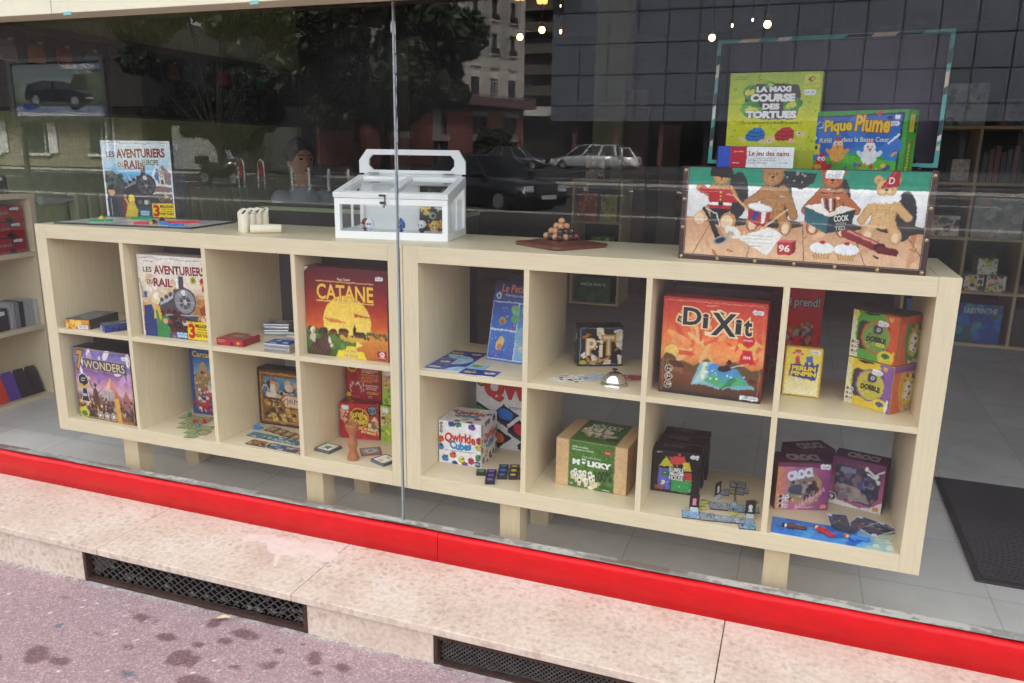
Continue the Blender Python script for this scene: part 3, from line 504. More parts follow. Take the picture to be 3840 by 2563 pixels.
def c_train_usa():
    A = Art(.294, .293, '#efe6d8').g([(0, '#f3eee6'), (35, '#ead9c2'), (55, '#d8a868'), (75, '#c4843e'), (100, '#6a4a3a')])
    A.s(40, ['#f4efe6', '#e0cdb2', '#d9b98e'], 5, 28, 70, 60, 3, 9).s(16, ['#c98c4c', '#b87838'], 78, 45, 100, 66, 2, 5)
    for i in range(7): A.l('#a8824e', .6, 80 + i * 3, 44, 80 + i * 3, 70)
    for i in range(5): A.l('#a8824e', .5, 78, 46 + i * 5, 100, 46 + i * 5)
    A.p('#5a2a26', 26, 68, 60, 62, 70, 84, 66, 94, 36, 92); loco(A, 62, 52, 1.15, '#8a8b90', '#4a4a50', '#b8babd'); A.s(46, ['#5a1f1c', '#3a1a18', '#7a3a30', '#241616'], 28, 66, 64, 90, 1.4, 3.4)
    A.p('#2a3f7a', 2, 100, 5, 62, 16, 60, 22, 78, 22, 100).e('#e2bf9c', 7, 54, 3).r('#2d5a8a', 4, 45, 11, 52).p('#d9b84a', 18, 78, 20, 62, 28, 62, 30, 76).e('#e8dca0', 23, 56, 6, 3).p('#3a8a4a', 22, 100, 22, 84, 30, 78, 40, 86, 44, 100).e('#3a8a4a', 35, 76, 5.4, 3.6).e('#d8a880', 35, 79.5, 3.2).l('#3a8a4a', 3.6, 26, 86, 23, 68)
    A.p('#a04a28', 86, 60, 96, 55, 100, 66, 98, 74, 88, 74).e('#6a4a3a', 97, 80, 4, 5).p('#d9c79a', 84, 74, 92, 70, 100, 90, 86, 92).s(20, ['#c49a5c', '#8a5a3a', '#e0c48c'], 82, 66, 100, 84, 1, 2.6).s(30, ['#5a4468', '#3e3150', '#8a7a9a'], 36, 95, 99, 100, 2, 5)
    A.p('#f0ece6', 0, 0, 100, 0, 100, 2, 0, 2).p('#efe9e2', 0, 0, 2, 0, 3, 100, 0, 100).l('#a09890', .7, 2, 4, 22, 2.4, 30, 5, 50, 3, 70, 5, 96, 3).lines(9, 7, 30, 10, 1, '#a99c90').l('#b9a48c', 3, 1, 30, 6, 50)
    A.e('#b8b83a', 80, 27, 4.4).e('#6a7a2a', 80, 27, 2.2).e('#c8202a', 94, 28, 4.6).p('#c8202a', 91, 40, 92.5, 33, 96, 33, 97.5, 40).e('#d9b84a', 94, 31.5, 5.5, 1.6)
    A.r('#4a96cc', 50, 91.5, 66, 98.5).t('DAYS OF', 51, 92, 65, 94.6, '#f2f6fa', .02).t('WONDER', 51, 95.3, 65, 98, '#f2f6fa', .02)
    A.t('LES', 8, 14, 21, 20.5, '#2a1714', .02, out='#f2ede4').t('AVENTURIERS', 24, 11, 98, 22, '#8c1a1f', .035, out='#f4eee6', rot=-1).t('DU', 13, 29, 21, 35, '#2a1714', .02, out='#f2ede4').t('RAIL', 22, 27, 50, 37.5, '#8c1a1f', .04, out='#f4eee6')
    A.n_(.14, 7); yellow3(A, 66.5, 77, 99.5, 99); A.tagp(95, 6.5, '39,50', .9); return A
def c_wonders():
    A = Art(.284, .277, '#7a6aa0').g([(0, '#4a5298'), (14, '#8a84bc'), (30, '#7a4a94'), (48, '#c890a8'), (60, '#d8b8c4'), (68, '#8a5a66'), (80, '#4a2e2a'), (100, '#2a1a18')])
    A.s(24, ['#e8dcec', '#c8a0c8', '#8a74b8', '#f0e4ec'], 0, 4, 100, 46, 4, 11, .4).p(('#e09a80', '#b86050'), 44, 66, 62, 37, 80, 68).p('#f0b8a0', 44, 66, 62, 37, 60, 66).p('#b0685a', 80, 66, 88, 52, 94, 66, 96, 80, 80, 80)
    A.p('#c8b8b0', 44, 56, 66, 54, 66, 70, 46, 72)
    for i in range(7): A.l('#7a6a74', .8, 46 + i * 3, 57, 46 + i * 3, 70)
    A.s(170, ['#8a6a64', '#4a3030', '#6a4a48', '#b89c8c', '#3a2424', '#7a5a40'], 6, 68, 96, 92, 1, 2.6).p('#e0a840', 66, 66, 74, 64, 76, 100, 68, 100).p('#8a4a24', 76, 88, 100, 98, 100, 100, 76, 100).s(14, ['#d87a28', '#f0b850'], 2, 76, 48, 86, 1, 3)
    A.p('#5a3a24', 30, 86, 28, 72, 30, 58, 34, 54, 38, 60, 38, 72, 42, 96, 38, 96, 34, 78, 32, 96).e('#5a3a24', 34, 51, 3).l('#5a3a24', 2, 31, 60, 24, 46).e('#f0d890', 24, 42, 2).l('#6a4a34', 1, 38, 62, 46, 54)
    A.e('#f2f2f2', 13, 46, 9.4).e('#26262a', 13, 46, 8.4).p('#f2f2f2', 6, 77, 10, 58, 18, 58, 22, 77).p('#26262a', 7, 76, 10.6, 58, 17.4, 58, 21, 76).e('#d8b83a', 9, 54, 4.6, 2.4, 30).e('#d8b83a', 18, 54, 4.6, 2.4, -30).t('2011', 9, 65, 20, 69, '#f4f4f4', .03).lines(9, 43, 17, 49, 2, '#d0d0d0')
    A.e('#c8c83a', 8, 93, 9.5, 8).e('#4a7a3a', 9, 94, 5, 4)
    for x in (38, 50, 62): A.e('#ece6dc', x, 93, 5).e('#6a5a4a', x, 93, 4.2).e('#e8e0d0', x, 93, 2.4)
    A.l('#b08c4a', 1.1, 3, 8, 3, 3, 8, 2, 93, 2, 98, 5, 98, 95, 95, 98, 8, 98, 3, 95, 3, 8)
    A.n_(.18, 7); A.t('7', 4.5, 4, 17, 31, '#c89a38', .04, out='#3a2c1c', sh=.15); A.l('#b0a070', .8, 16, 14, 92, 14).l('#b0a070', .8, 16, 29, 92, 31); A.p('#5a4a70', 16, 14.6, 92, 15, 92, 30, 16, 28.6).t('WONDERS', 18, 16.5, 90, 28, '#e0d4a0', .01, out='#33284a'); A.tagp(90, 8, '45,00'); return A
def c_catane():
    A = Art(.305, .293, '#7a1a20').g([(0, '#571420'), (22, '#7e1c22'), (44, '#aa3420'), (62, '#d85e28'), (75, '#e88a3a'), (100, '#b87a2c')]); A.n_(.1, 20)
    A.e(('#f4c848', '#f8e070'), 51, 60, 29).p('#e08238', 22, 56, 40, 57, 52, 60.5, 30, 61).p('#c85a30', 60, 49, 84, 52.5, 60, 53)
    A.p(('#6a8a3a', '#3a5a24'), 0, 72, 20, 70, 40, 73, 62, 76, 60, 100, 0, 100).p(('#e89a44', '#b8642a'), 58, 76, 100, 74, 100, 100, 66, 100, 72, 86).p('#d8b048', 40, 74, 66, 73, 76, 79, 56, 82, 44, 80).s(40, ['#3a5a20', '#587a30', '#2c4a1c'], 0, 69, 26, 76, 1, 3).s(26, ['#48702c', '#6a8e38'], 0, 76, 46, 92, 2, 5, .5)
    for i in range(9): A.l('#c87a34', .7, 66 + i * 5, 100, 74 + i * 2.5, 80)
    A.s(18, ['#4a6a2a', '#6a5a2a'], 74, 70, 100, 76, 1, 2.4)
    for x0, x1, y in ((30, 38, 68), (41, 52, 67), (60, 73, 69)): A.p('#4a2a24', x0 - 1, y + 3, x0 + 2, y, x1 - 2, y, x1 + 1, y + 3, x1, y + 7, x0, y + 7).r('#7a4a34', x0, y + 3.5, x1, y + 7)
    A.p('#3e2624', 58, 74, 58, 66, 60, 61, 62, 66, 62, 74).s(14, ['#38501e', '#5a3a28'], 26, 73, 76, 77, .8, 2)
    A.p('#4a3428', 2, 96, 10, 82, 22, 80, 30, 88, 30, 100, 2, 100).p('#5a4434', 16, 84, 20, 73, 26, 73, 30, 84, 28, 92, 18, 92).e('#3a2a22', 24, 70.5, 3.2, 3.4).p('#e4dccc', 28, 76, 33, 88, 30, 90, 27, 82).p('#d8cfc0', 4, 82, 6, 74, 12, 76, 10, 86).e('#efe8de', 8, 71.5, 3, 3.4).e('#d8a684', 9.6, 72.6, 1.7)
    for i in range(5): A.l('#6a4c38', 1.2, 2 + i * 4, 100, 12 + i * 5, 84)
    for x, y in ((55, 92), (45, 97.5), (65, 97.5)): A.p('#f2d83a', x - 9, y + 3, x - 5, y - 6, x + 5, y - 6, x + 9, y + 3, x + 5, y + 9, x - 5, y + 9)
    A.n_(.08, 6); A.p('#e0d8d0', 0, 0, 6, 0, 0, 6).r('#a82028', 87, 88, 98, 98)
    for a in range(6): A.e('#f0e0d8', 92.3 + 2 * math.cos(a * 1.047), 91.8 + 2 * math.sin(a * 1.047), 1.4)
    A.e('#a82028', 92.3, 91.8, 1.1).t('FILOSOFIA', 88.4, 95, 97, 96.8, '#f0e0d8', .01); A.l('#e8c070', .9, 15, 15, 84, 15).l('#e8c070', .9, 15, 37.2, 84, 37.2)
    A.t('Klaus Teuber', 41, 10.5, 57, 13.2, '#f0d8c0', .01).t('CATANE', 15, 18, 84, 35.5, '#f2c24a', .02, out='#8a3018', ow=.02).t('LE JEU', 48, 90.5, 62, 93.6, '#c88a1c', .04, out='#fff8e0').t('DE BASE', 46, 95.5, 64, 98.6, '#c88a1c', .04, out='#fff8e0'); A.tagp(91, 8.5, '35,00'); return A
def c_carcassonne():
    A = Art(.19, .265, '#3a66a8').g([(0, '#2a4f96'), (18, '#3f78b8'), (40, '#8ab4d8'), (55, '#b8a078'), (100, '#2c4a80')]); A.p(('#c8a878', '#8a6a44'), 12, 58, 12, 36, 22, 36, 24, 24, 34, 20, 40, 26, 42, 36, 100, 34, 100, 66, 12, 66).s(40, ['#7a5a3a', '#d8bc8c', '#5a4430', '#a08058'], 12, 34, 100, 62, 1.5, 4)
    A.r('#cfd8dc', 60, 30, 92, 40).p('#c83848', 22, 92, 30, 62, 50, 60, 66, 84, 60, 96).e('#e0c8b0', 44, 56, 5, 4).p('#9ab0c0', 40, 54, 46, 46, 62, 50, 58, 56).p('#5a7ab0', 54, 66, 80, 58, 90, 90, 64, 92).s(70, ['#d8e0e8', '#26386a', '#c03848', '#8098b8', '#e8dcc8', '#40506a'], 16, 60, 98, 96, 2, 5); A.p('#2a4a90', 0, 0, 9, 0, 9, 100, 0, 100).r('#2c4c8e', 0, 96, 100, 100).p('#b8202c', 4, 78, 60, 98, 60, 102, 4, 84); A.n_(.25, 6)
    A.t('Carcassonne', 8, 4, 92, 13, '#e0cc88', .03, out='#20345c'); return A
def c_jamaica():
    A = Art(.29, .218, '#7a5228'); A.g([(0, '#7a5226'), (100, '#8a5c2a')]).s(160, ['#a87a38', '#5a3a1c', '#c8984c', '#8a6028'], 0, 0, 100, 100, .8, 1.8); A.r('#3a2414', 0, 0, 3, 100).r('#3a2414', 0, 0, 100, 4).r('#34200f', 0, 96, 100, 100); A.l('#c89a4a', 1.6, 5, 8, 95, 8, 95, 92, 5, 92, 5, 8); A.r('#2c3a48', 10, 14, 92, 50)
    A.g if 0 else A.p(('#5a9ac0', '#2a5a70'), 10, 14, 92, 14, 92, 50, 10, 50); A.s(80, ['#d8b890', '#2a3444', '#7a3a2c', '#b8a080', '#3a78a8', '#e0d0b8', '#40331f'], 11, 22, 91, 50, 2, 5).p('#e8d8c8', 18, 50, 20, 26, 26, 24, 28, 50).e('#d0a080', 23, 22, 3.4, 4.6).p('#a02c28', 19, 19, 23, 15, 28, 20).r('#5a3a1c', 8, 50, 92, 54)
    A.s(110, ['#d8a850', '#6a4420', '#e8c878', '#3e2812', '#b88838'], 11, 58, 60, 88, 1.6, 4).e('#b88438', 74, 78, 13).e('#5a3a1c', 74, 78, 10.6).e('#c89848', 74, 78, 8).e('#6a4420', 74, 78, 5); A.n_(.2, 6)
    A.p('#8a5a2c', 34, 50, 40, 42, 90, 42, 96, 54, 90, 66, 40, 66).p('#e8c8a8', 36, 51, 42, 44, 89, 44, 94, 54, 88, 64, 41, 64); A.t('JAMAICA', 43, 48, 88, 61, '#5a2c20', .0, out='#f4e0c8'); A.l('#5a2c20', 1, 40, 60, 38, 54, 44, 50, 52, 56); return A
def jungle(bg, ring, w=.147, h=.133, edition=False, seed=2):
    A = Art(w, h, bg, seed=seed); A.s(50, ['#8a1820', '#d83038', '#a82028'] if bg == '#c02028' else ['#8ab83a', '#e0e868', '#5a9a3a'], 0, 0, 100, 100, 3, 9, .4)
    A.s(30, ['#e8b890', '#d89870', '#7a3a24', '#f0d0b0'], 4, 8, 22, 55, 2, 5).s(36, ['#e8c8a0', '#5a9a5a', '#8a4a2a', '#f0e0c0', '#d8a070'], 76, 40, 98, 84, 2, 5); A.e('#e8c83a', 50, 40, 25).e('#7a1a14' if bg == '#c02028' else '#3a6a2a', 50, 40, 22.4); A.n_(.12, 8)
    A.t('Jungle', 28, 18, 70, 44, '#f4d83a', .03, out='#8a2a10', arc=6).t('Speed', 32, 38, 72, 66, '#f4d83a', .03, out='#8a2a10', arc=-6); A.p('#e0342c', 47, 62, 97, 74, 96, 90, 46, 78)
    A.t('JEU DE MAINS,', 48, 67, 95, 77, '#fff0a0', .04, rot=8, lay=1).t('JEU MALIN', 54, 77, 92, 86, '#fff0a0', .04, rot=8, lay=1)
    if edition: A.e('#1c1c1c', 84, 18, 13).e('#8a98a0', 84, 18, 10).t('EN 24', 76, 12, 92, 23, '#101010', .04)
    A.rr('#eef2f4', 6, 7, 24, 18, 3); return A
def c_jungle_back():
    A = Art(.147, .132, '#b01c26').n_(.15, 10); A.e('#e8c83a', 20, 4, 15).e('#8a4a1c', 20, 4, 12).l('#e87a7a', 1, 6, 22, 36, 20, 44, 60, 60, 80).l('#e87a7a', 1, 8, 24, 10, 50, 30, 56); A.s(26, ['#e8d8c8', '#c8b0a0', '#8a3030', '#f0e8e0'], 8, 52, 52, 78, 2.4, 5, .4)
    A.lines(46, 12, 92, 24, 3, '#f0d8d0', .5).lines(44, 26, 92, 52, 5, '#f0a050', .5).lines(56, 56, 92, 72, 3, '#f0d8d0', .5).lines(60, 76, 94, 84, 2, '#f4d040', .55).lines(10, 92, 60, 95, 1, '#e0b8b0').e('#e8d038', 8, 88, 6); A.t('CE', 62, 88, 74, 94, '#f0d8d0', .01); return A
def c_prince():
    A = Art(.2, .265, '#24409a').g([(0, '#1c2450'), (16, '#243a84'), (24, '#2a52b0'), (100, '#3a78d8')])
    for x0, y0, x1, y1, c in ((2, 27, 49, 60, ('#2c52b4', '#3a76d8')), (51, 27, 98, 60, ('#3668c4', '#5a9ae0')), (2, 62, 49, 97, ('#4a84dc', '#3864c0')), (51, 62, 98, 97, ('#a8d0ec', '#7ab4e4'))): A.r('#e0ecf4', x0 - 1, y0 - 1, x1 + 1, y1 + 1).p(c, x0, y0, x1, y0, x1, y1, x0, y1)
    A.s(46, ['#f0e088', '#e8f0f8', '#f4c850'], 4, 29, 96, 96, .5, 1.1).e('#d8a850', 22, 50, 6).e('#a8783a', 22, 51, 4).e('#7ac08a', 44, 35, 8).e('#5aa878', 46, 46, 8).e('#84cc94', 66, 34, 10).e('#c03a3a', 42, 57, 2.5).e('#e8d088', 22, 78, 6.5, 9, 20).e('#d8945a', 22, 82, 5, 4).e('#8ab8d8', 70, 66, 22, 12).e('#e8e0d0', 66, 82, 9, 3).e('#c8b8a0', 66, 83, 7, 2); A.e('#d8e8f4', 10, 19, 5).e('#3a5a9a', 10, 19, 3)
    A.lines(5, 88, 24, 95, 3, '#7a6ac8').n_(.08, 8); A.t('Le Petit Prince', 14, 4, 96, 13.5, '#e88a5a', .01, sh=.15).t('Fabrique-moi une planete', 22, 15.5, 92, 20, '#e8dca0', .0); return A
def c_pit():
    A = Art(.145, .13, '#1c1a1a'); A.rr('#8ab0d0', 5, 4, 97, 95, 6).rr('#1e1c1c', 6, 5, 96, 94, 5.5); A.p('#f2efe8', 40, 4, 54, 4, 58, 20, 50, 34, 42, 24).p('#f2efe8', 82, 20, 97, 12, 97, 60, 86, 52, 80, 34).p('#f0ece4', 30, 66, 44, 80, 40, 95, 30, 94).p('#f2efe8', 60, 80, 74, 84, 72, 95, 56, 95).p('#f0ece4', 88, 70, 97, 74, 97, 95, 90, 94).p('#f2efe8', 6, 70, 16, 62, 22, 74, 12, 80)
    A.s(16, ['#d8a028'], 10, 84, 22, 93, 1, 2.4).e('#c8c43a', 12, 90, 8, 5); A.t('P', 16, 28, 42, 74, '#d89a28', .12).t('P', 19, 30, 40, 72, '#f4f0e8', .02, lay=1); A.t('i', 46, 32, 56, 78, '#d89a28', .12).t('i', 47, 33, 55, 77, '#f4f0e8', .02, lay=1); A.t('T', 52, 20, 84, 74, '#d89a28', .1).t('T', 56, 24, 80, 72, '#e8dcc8', .01, lay=1)
    A.l('#d89a28', 5, 20, 78, 28, 90, 50, 88, 70, 78).l('#e8c060', 3.4, 46, 17, 52, 26, 66, 24).l('#e8c060', 3.4, 90, 18, 84, 26, 70, 24).e('#8a5a3a', 68, 30, 7, 6).s(30, ['#f4f0e8', '#26201e'], 20, 34, 78, 70, 2, 4.5).l('#e0a8a8', 3, 40, 76, 50, 84, 64, 80); A.t('meuh...', 8, 16, 28, 26, '#e8962c', .02, rot=-30).t('MUUU', 82, 34, 95, 41, '#e8962c', .02).t('meuh!', 80, 52, 92, 60, '#e8962c', .02, rot=-35).t('HAT', 58, 86, 68, 91, '#d89a28', .02); A.tagp(88, 13, '15,00', .9); return A
def cubes(A, n, x0, y0, x1, y1, a, seed=4, spots=None):
    r = random.Random(seed); cols = ['#c8283a', '#e8602c', '#3a4ca8', '#2a9a5a', '#e8d82c', '#3a8ad0', '#7a4aa8']
    pts = spots or [(r.uniform(x0, x1), r.uniform(y0, y1)) for i in range(n)]; k = A.w / A.h
    for i, (x, y) in enumerate(pts):
        t = r.uniform(-.4, .4); H = [(x + a * math.cos(t + j * math.pi / 3), y + a * k * math.sin(t + j * math.pi / 3)) for j in range(6)]; c = cols[(i * 3 + seed) % 7]
        A.p('#1e1a1e', *[q for p_ in H for q in p_]); A.e(c, (H[0][0] + H[1][0] + x) / 3 + a * .1, (H[0][1] + H[2][1]) / 2.0 * .5 + y * .5, a * .46); A.p(c, *[q for p_ in (H[3], H[4], H[5], (x, y)) for q in (x + (p_[0] - x) * .82, y + (p_[1] - y) * .82 - a * .1 * k)]); A.p(c, *[q for p_ in (H[2], H[3], (x, y), H[1]) for q in (x + (p_[0] - x) * .8, y + (p_[1] - y) * .8)])
def c_qcubes(side=False, top=False):
    A = Art(.15, .148, '#f4f5f7'); sp = [(15, 88), (34, 78), (55, 88), (77, 88), (94, 78), (62, 99), (38, 100), (4, 62), (4, 44), (96, 54), (96, 38), (46, 4), (78, 8), (30, 6)] if not top else [(12, 30), (30, 60), (55, 80), (80, 70), (92, 30), (40, 94), (70, 96)]
    cubes(A, 0, 0, 0, 0, 0, 8.5, 5 + 3 * side, sp); A.t('Qwirkle', 14, 24, 88, 50, '#d83a34', .04, out='#f8e8dc', arc=4).t('Cubes', 26, 46, 78, 66, '#2c8ac8', .05, out='#d8ecf8', arc=-4).t('Imprononçable mais inoubliable !', 14, 66, 84, 71, '#505058', .0)
    if not top:
        for i in range(3): A.e('#26262c', 6, 8 + i * 9, 4).e('#e0e0e4', 6, 8 + i * 9, 2)
        A.e('#20306a', 92, 93, 7).t('iello', 87, 90, 97, 96, '#e8eef8', .01)
    return A
def c_qwirkle():
    A = Art(.27, .27, '#eceef2'); A.e('#26262c', 7, 14, 5).e('#c8a050', 7, 14, 3); A.s(0, ['#000000'], 0, 0, 1, 1)
    for i, (x, y, c) in enumerate(((4, 52, '#2a9a5a'), (40, 52, '#3a7ad8'), (62, 70, '#d02c3a'), (94, 68, '#d82c2c'), (76, 90, '#2a9a4a'), (110, 50, '#e8d02c'), (30, 84, '#e0702c'))):
        k = 1.0; A.p('#1e1c22', x - 18, y + 2, x - 2, y - 12, x + 20, y, x + 4, y + 14).p('#3a3840', x - 18, y + 2, x + 4, y + 14, x + 4, y + 19, x - 18, y + 7); A.e(c, x + 1, y + 1, 11, 7.6, 15) if i % 3 else A.e(c, x, y + 1, 10, 7, 15)
    A.t('QWIRKLE', 12, 4, 150, 36, '#d8342c', .05, out='#8a1c1c', ow=.03).t('Imprononçable mais inoubliable !', 46, 40, 150, 46, '#505058', .0); return A
def grass(A, x0, y0, x1, y1):
    A.r('#4a7a2c', x0, y0, x1, y1); m = fbm(A.n * 2, A.m * 2, 9, 8, 3); sl = A._sl(x0, y0, x1 - .8, y1 - .8); A.a[sl] *= (.45 + 1.1 * m[sl])[..., None]
def skittles(A, x, y, k, n=9, nums=True):
    pts = [(-22, -26, '5'), (-15, -34, '7'), (-4, -30, '11'), (6, -32, '9'), (19, -31, '8'), (28, -22, '6'), (-13, -18, '3'), (4, -20, '12'), (22, -15, '4'), (-6, -6, '1'), (10, -5, '2')]
    for px, py, t in pts:
        A.p(('#f4ead2', '#d8c49c'), x + (px - 4) * k, y + py * k, x + (px + 4.4) * k, y + py * k, x + (px + 4.2) * k, y + (py + 24) * k, x + (px - 4) * k, y + (py + 24) * k).e('#fbf6e8', x + px * k, y + py * k, 4.6 * k, 6 * k * A.w / A.h)
        if nums: A.t(t, x + (px - 2.4) * k, y + (py - 1) * k, x + (px + 2.4) * k, y + (py + 8) * k, '#2a2420', .02)
    A.l('#e6d6b0', 10 * k, x + 20 * k, y + 20 * k, x + 40 * k, y + 0 * k).e('#f6eed8', x + 20 * k, y + 20 * k, 5 * k)
def c_molkky(top=False):
    A = Art(.229, .153 if not top else .2, '#dcb888', res=640).n_(.06, 14); grass(A, 18.5, 0, 83, 100) if not top else grass(A, 18.5, 0, 83, 100)
    for x in (18.5, 83): A.l('#b08c5c', .6, x, 0, x, 100)
    if top:
        skittles(A, 42, 62, .75, nums=False); A.t('MÖLKKY', 30, 12, 74, 34, '#f2f4ec', .03, lay=1).t('100% ORIGINAL', 52, 70, 82, 84, '#1e3a14', .04); A.l('#1c5a3a', 2, 36, 50, 74, 58); return A
    skittles(A, 38, 85, .60); A.t('100%', 56, 56, 80, 80, '#22420f', .05, rot=-8).t('ORIGINAL', 60, 84, 80, 95, '#24451a', .02, rot=12).t('ORIGINAL', 60, 42, 82, 52, '#24451a', .02, rot=14); A.t('ORIGINAL', 38, 30, 64, 34.5, '#e8f0e0', .0, sp=1.4).t('MÖLKKY', 24, 36, 79, 51, '#f6f8f2', .07, lay=1).t('Quilles en bouleau,', 23, 10, 46, 15, '#eef2e4', .01).t('fabriquées en Finlande.', 23, 16, 54, 21, '#eef2e4', .01)
    A.e('#b8282c', 73, 16, 5.4, 5).t('TACTIC', 69.5, 14.4, 76.5, 18, '#f4e4e0', .02).t('18', 21, 91, 25, 95, '#e8f0e0', .01).r('#d8d0c8', 68, 95, 79, 97.5); A.s(10, ['#a88458'], 1, 5, 17, 95, .3, .6).s(6, ['#a88458'], 85, 5, 99, 95, .3, .6); return A
def c_dixit():
    A = Art(.28, .276, '#d84a38').g([(0, '#c83a34'), (22, '#e05a3c'), (40, '#f08448'), (55, '#f4a060'), (66, '#d88848'), (100, '#40241c')]); A.s(50, ['#f4a468', '#e86a44', '#f0b878', '#dc5a40'], 3, 20, 97, 60, 4, 14, .22).e('#f4d070', 11, 56, 7).n_(.08, 16)
    A.p('#6a5434', 0, 66, 6, 57, 14, 60, 17, 64, 12, 66, 22, 64, 34, 68, 46, 60, 60, 66, 74, 60, 90, 68, 100, 64, 100, 100, 0, 100).p(('#8a5434', '#4a2a1c'), 0, 76, 14, 70, 26, 70, 34, 76, 100, 74, 100, 100, 0, 100).s(16, ['#7a4a30', '#5a3422', '#94603c'], 0, 68, 98, 84, 4, 10, .4)
    A.p('#8ab8c0', 32, 88, 40, 64, 52, 62, 66, 80, 60, 90, 46, 87).p('#a8ccd8', 34, 87, 44, 66, 50, 66, 44, 84).p('#dce8c0', 42, 66, 47, 63, 44, 82, 41, 80).p(('#4a8ad0', '#5aa8a0'), 46, 68, 52, 64, 76, 68, 90, 84, 66, 88, 50, 82).p('#5ab07a', 44, 82, 54, 74, 66, 84, 78, 74, 88, 84, 66, 90).p('#3a8a5a', 62, 88, 70, 76, 76, 78, 68, 90).p('#7ab8c8', 62, 90, 94, 86, 90, 82, 66, 87).e('#3a2a34', 64, 68, 6.5, 3.4, -10).p('#4a2a28', 64, 62, 67, 58, 71, 61, 68, 64).l('#e8e0d0', .8, 70, 66, 80, 63, 82, 61).s(12, ['#e8f4f0', '#a8e0e8'], 46, 68, 84, 82, .5, 1.2)
    A.p(('#6a4630', '#3a221a'), 0, 92, 16, 86, 30, 92, 44, 88, 56, 93, 70, 87, 84, 94, 100, 88, 100, 100, 0, 100).p('#2c201c', 0, 96, 100, 97, 100, 100, 0, 100).n_(.08, 7)
    for i, t in enumerate(('3-6', '8+', '30')): A.e('#e8e0d0', 9, 74 + i * 8.4, 3.8).e('#38281e', 9, 74 + i * 8.4, 3.2).t(t, 6.8, 72.6 + i * 8.4, 11.2, 75.6 + i * 8.4, '#f0e8d8', .01)
    A.e('#d02c34', 84, 38, 6).p('#d02c34', 76, 61, 80, 47, 88, 47, 92, 61).e('#e8c048', 78, 44, 4.6, 2, 38).e('#e8c048', 90, 44, 4.6, 2, -38).t('Spiel des Jahres', 79.5, 36, 88.5, 38.5, '#fff0f0', .01).t('2010', 80.5, 53, 87.5, 56, '#fff0f0', .03); A.rr('#eef4f8', 80, 93.4, 98, 97.6, 1.6).t('LIBELLUD', 83, 94.3, 96, 96.6, '#3a5a7a', .01)
    A.l('#e89a80', .5, 3, 97, 3, 4, 5, 3, 95, 3, 97, 5, 97, 97); A.lines(42, 6, 60, 7.2, 1, '#f0c8b0')
    for tx, x0, y0, x1, y1 in (('D', 20, 9, 38, 27), ('i', 39.5, 14, 45, 29), ('X', 48, 12, 72, 35), ('i', 71, 17, 77, 32), ('t', 79, 16, 87, 33)): A.t(tx, x0, y0, x1, y1, '#2c3038', .03, out='#f0dfb0', ow=.05)
    A.l('#f0dfb0', 3.4, 22, 26, 15, 24, 16, 18, 22, 19).l('#2c3038', 1.6, 22, 26, 15.6, 24, 16.6, 19, 22, 20).l('#f0dfb0', 3.6, 44, 34, 49, 35).l('#f0dfb0', 3.4, 56, 22, 50, 16, 54, 11, 60, 13).l('#2c3038', 1.6, 56, 22, 51, 16, 54, 12, 59, 13.4); A.tagp(91, 9, '30,00'); return A
def c_six():
    A = Art(.35, .40, '#ee1620', res=480).n_(.1, 30); A.t('6 qui prend!', 58, 36, 97, 45, '#f0f0f4', .02, out='#2a3480', ow=.05); A.s(34, ['#8a1420', '#3a2a24', '#5a1a1c', '#a8a8b0', '#c8a05a', '#4a5a9a'], 62, 62, 92, 74, 1.2, 3, .6).s(14, ['#c8d0d8', '#d8b870', '#4a7a4a'], 76, 56, 92, 64, .8, 2).p('#2a1416', 50, 24, 62, 24, 57, 28).t('Prends', 60, 86, 88, 98, '#d8c83a', .03); return A
def c_rumble():
    A = Art(.144, .136, '#17171a'); A.p('#c8c83c', 13, 38, 28, 14, 44, 36).p('#d84a44', 34, 14, 66, 10, 70, 28, 42, 32).r('#d84a44', 52, 4, 58, 10).p('#d8c83c', 62, 26, 76, 22, 82, 42, 66, 44).p('#6a6ac8', 14, 42, 40, 42, 40, 92, 14, 92).p('#c83c40', 70, 48, 82, 46, 86, 66, 66, 66).p('#3aa85a', 42, 66, 84, 64, 84, 94, 42, 94).r('#287a40', 20, 48, 36, 60).e('#e8e8e0', 24, 76, 5).s(14, ['#e8e8d8', '#1e1e20'], 18, 26, 82, 92, 1, 2.4); A.l('#2a8048', 1, 48, 74, 80, 74, 78, 88, 50, 88)
    for i in range(4): A.r('#a8542c', 8 + i * 4.6, 84, 11.4 + i * 4.6, 94)
    A.r('#a8542c', 7, 87, 26, 89.5); A.t('RUMBLE', 36, 38, 66, 49, '#f2f2f0', .03, out='#101010', ow=.04).t('IN THE', 46, 51, 58, 54.5, '#26262a', .02).r('#f0f0ec', 38, 50, 66, 56).t('HOUSE', 36, 57, 66, 68, '#f2f2f0', .03, out='#101010', ow=.04).lines(6, 4, 28, 8, 1, '#c8c8c8').lines(62, 96, 84, 98, 1, '#a8a8a8'); A.tagp(87, 9, '15,00', .9); return A
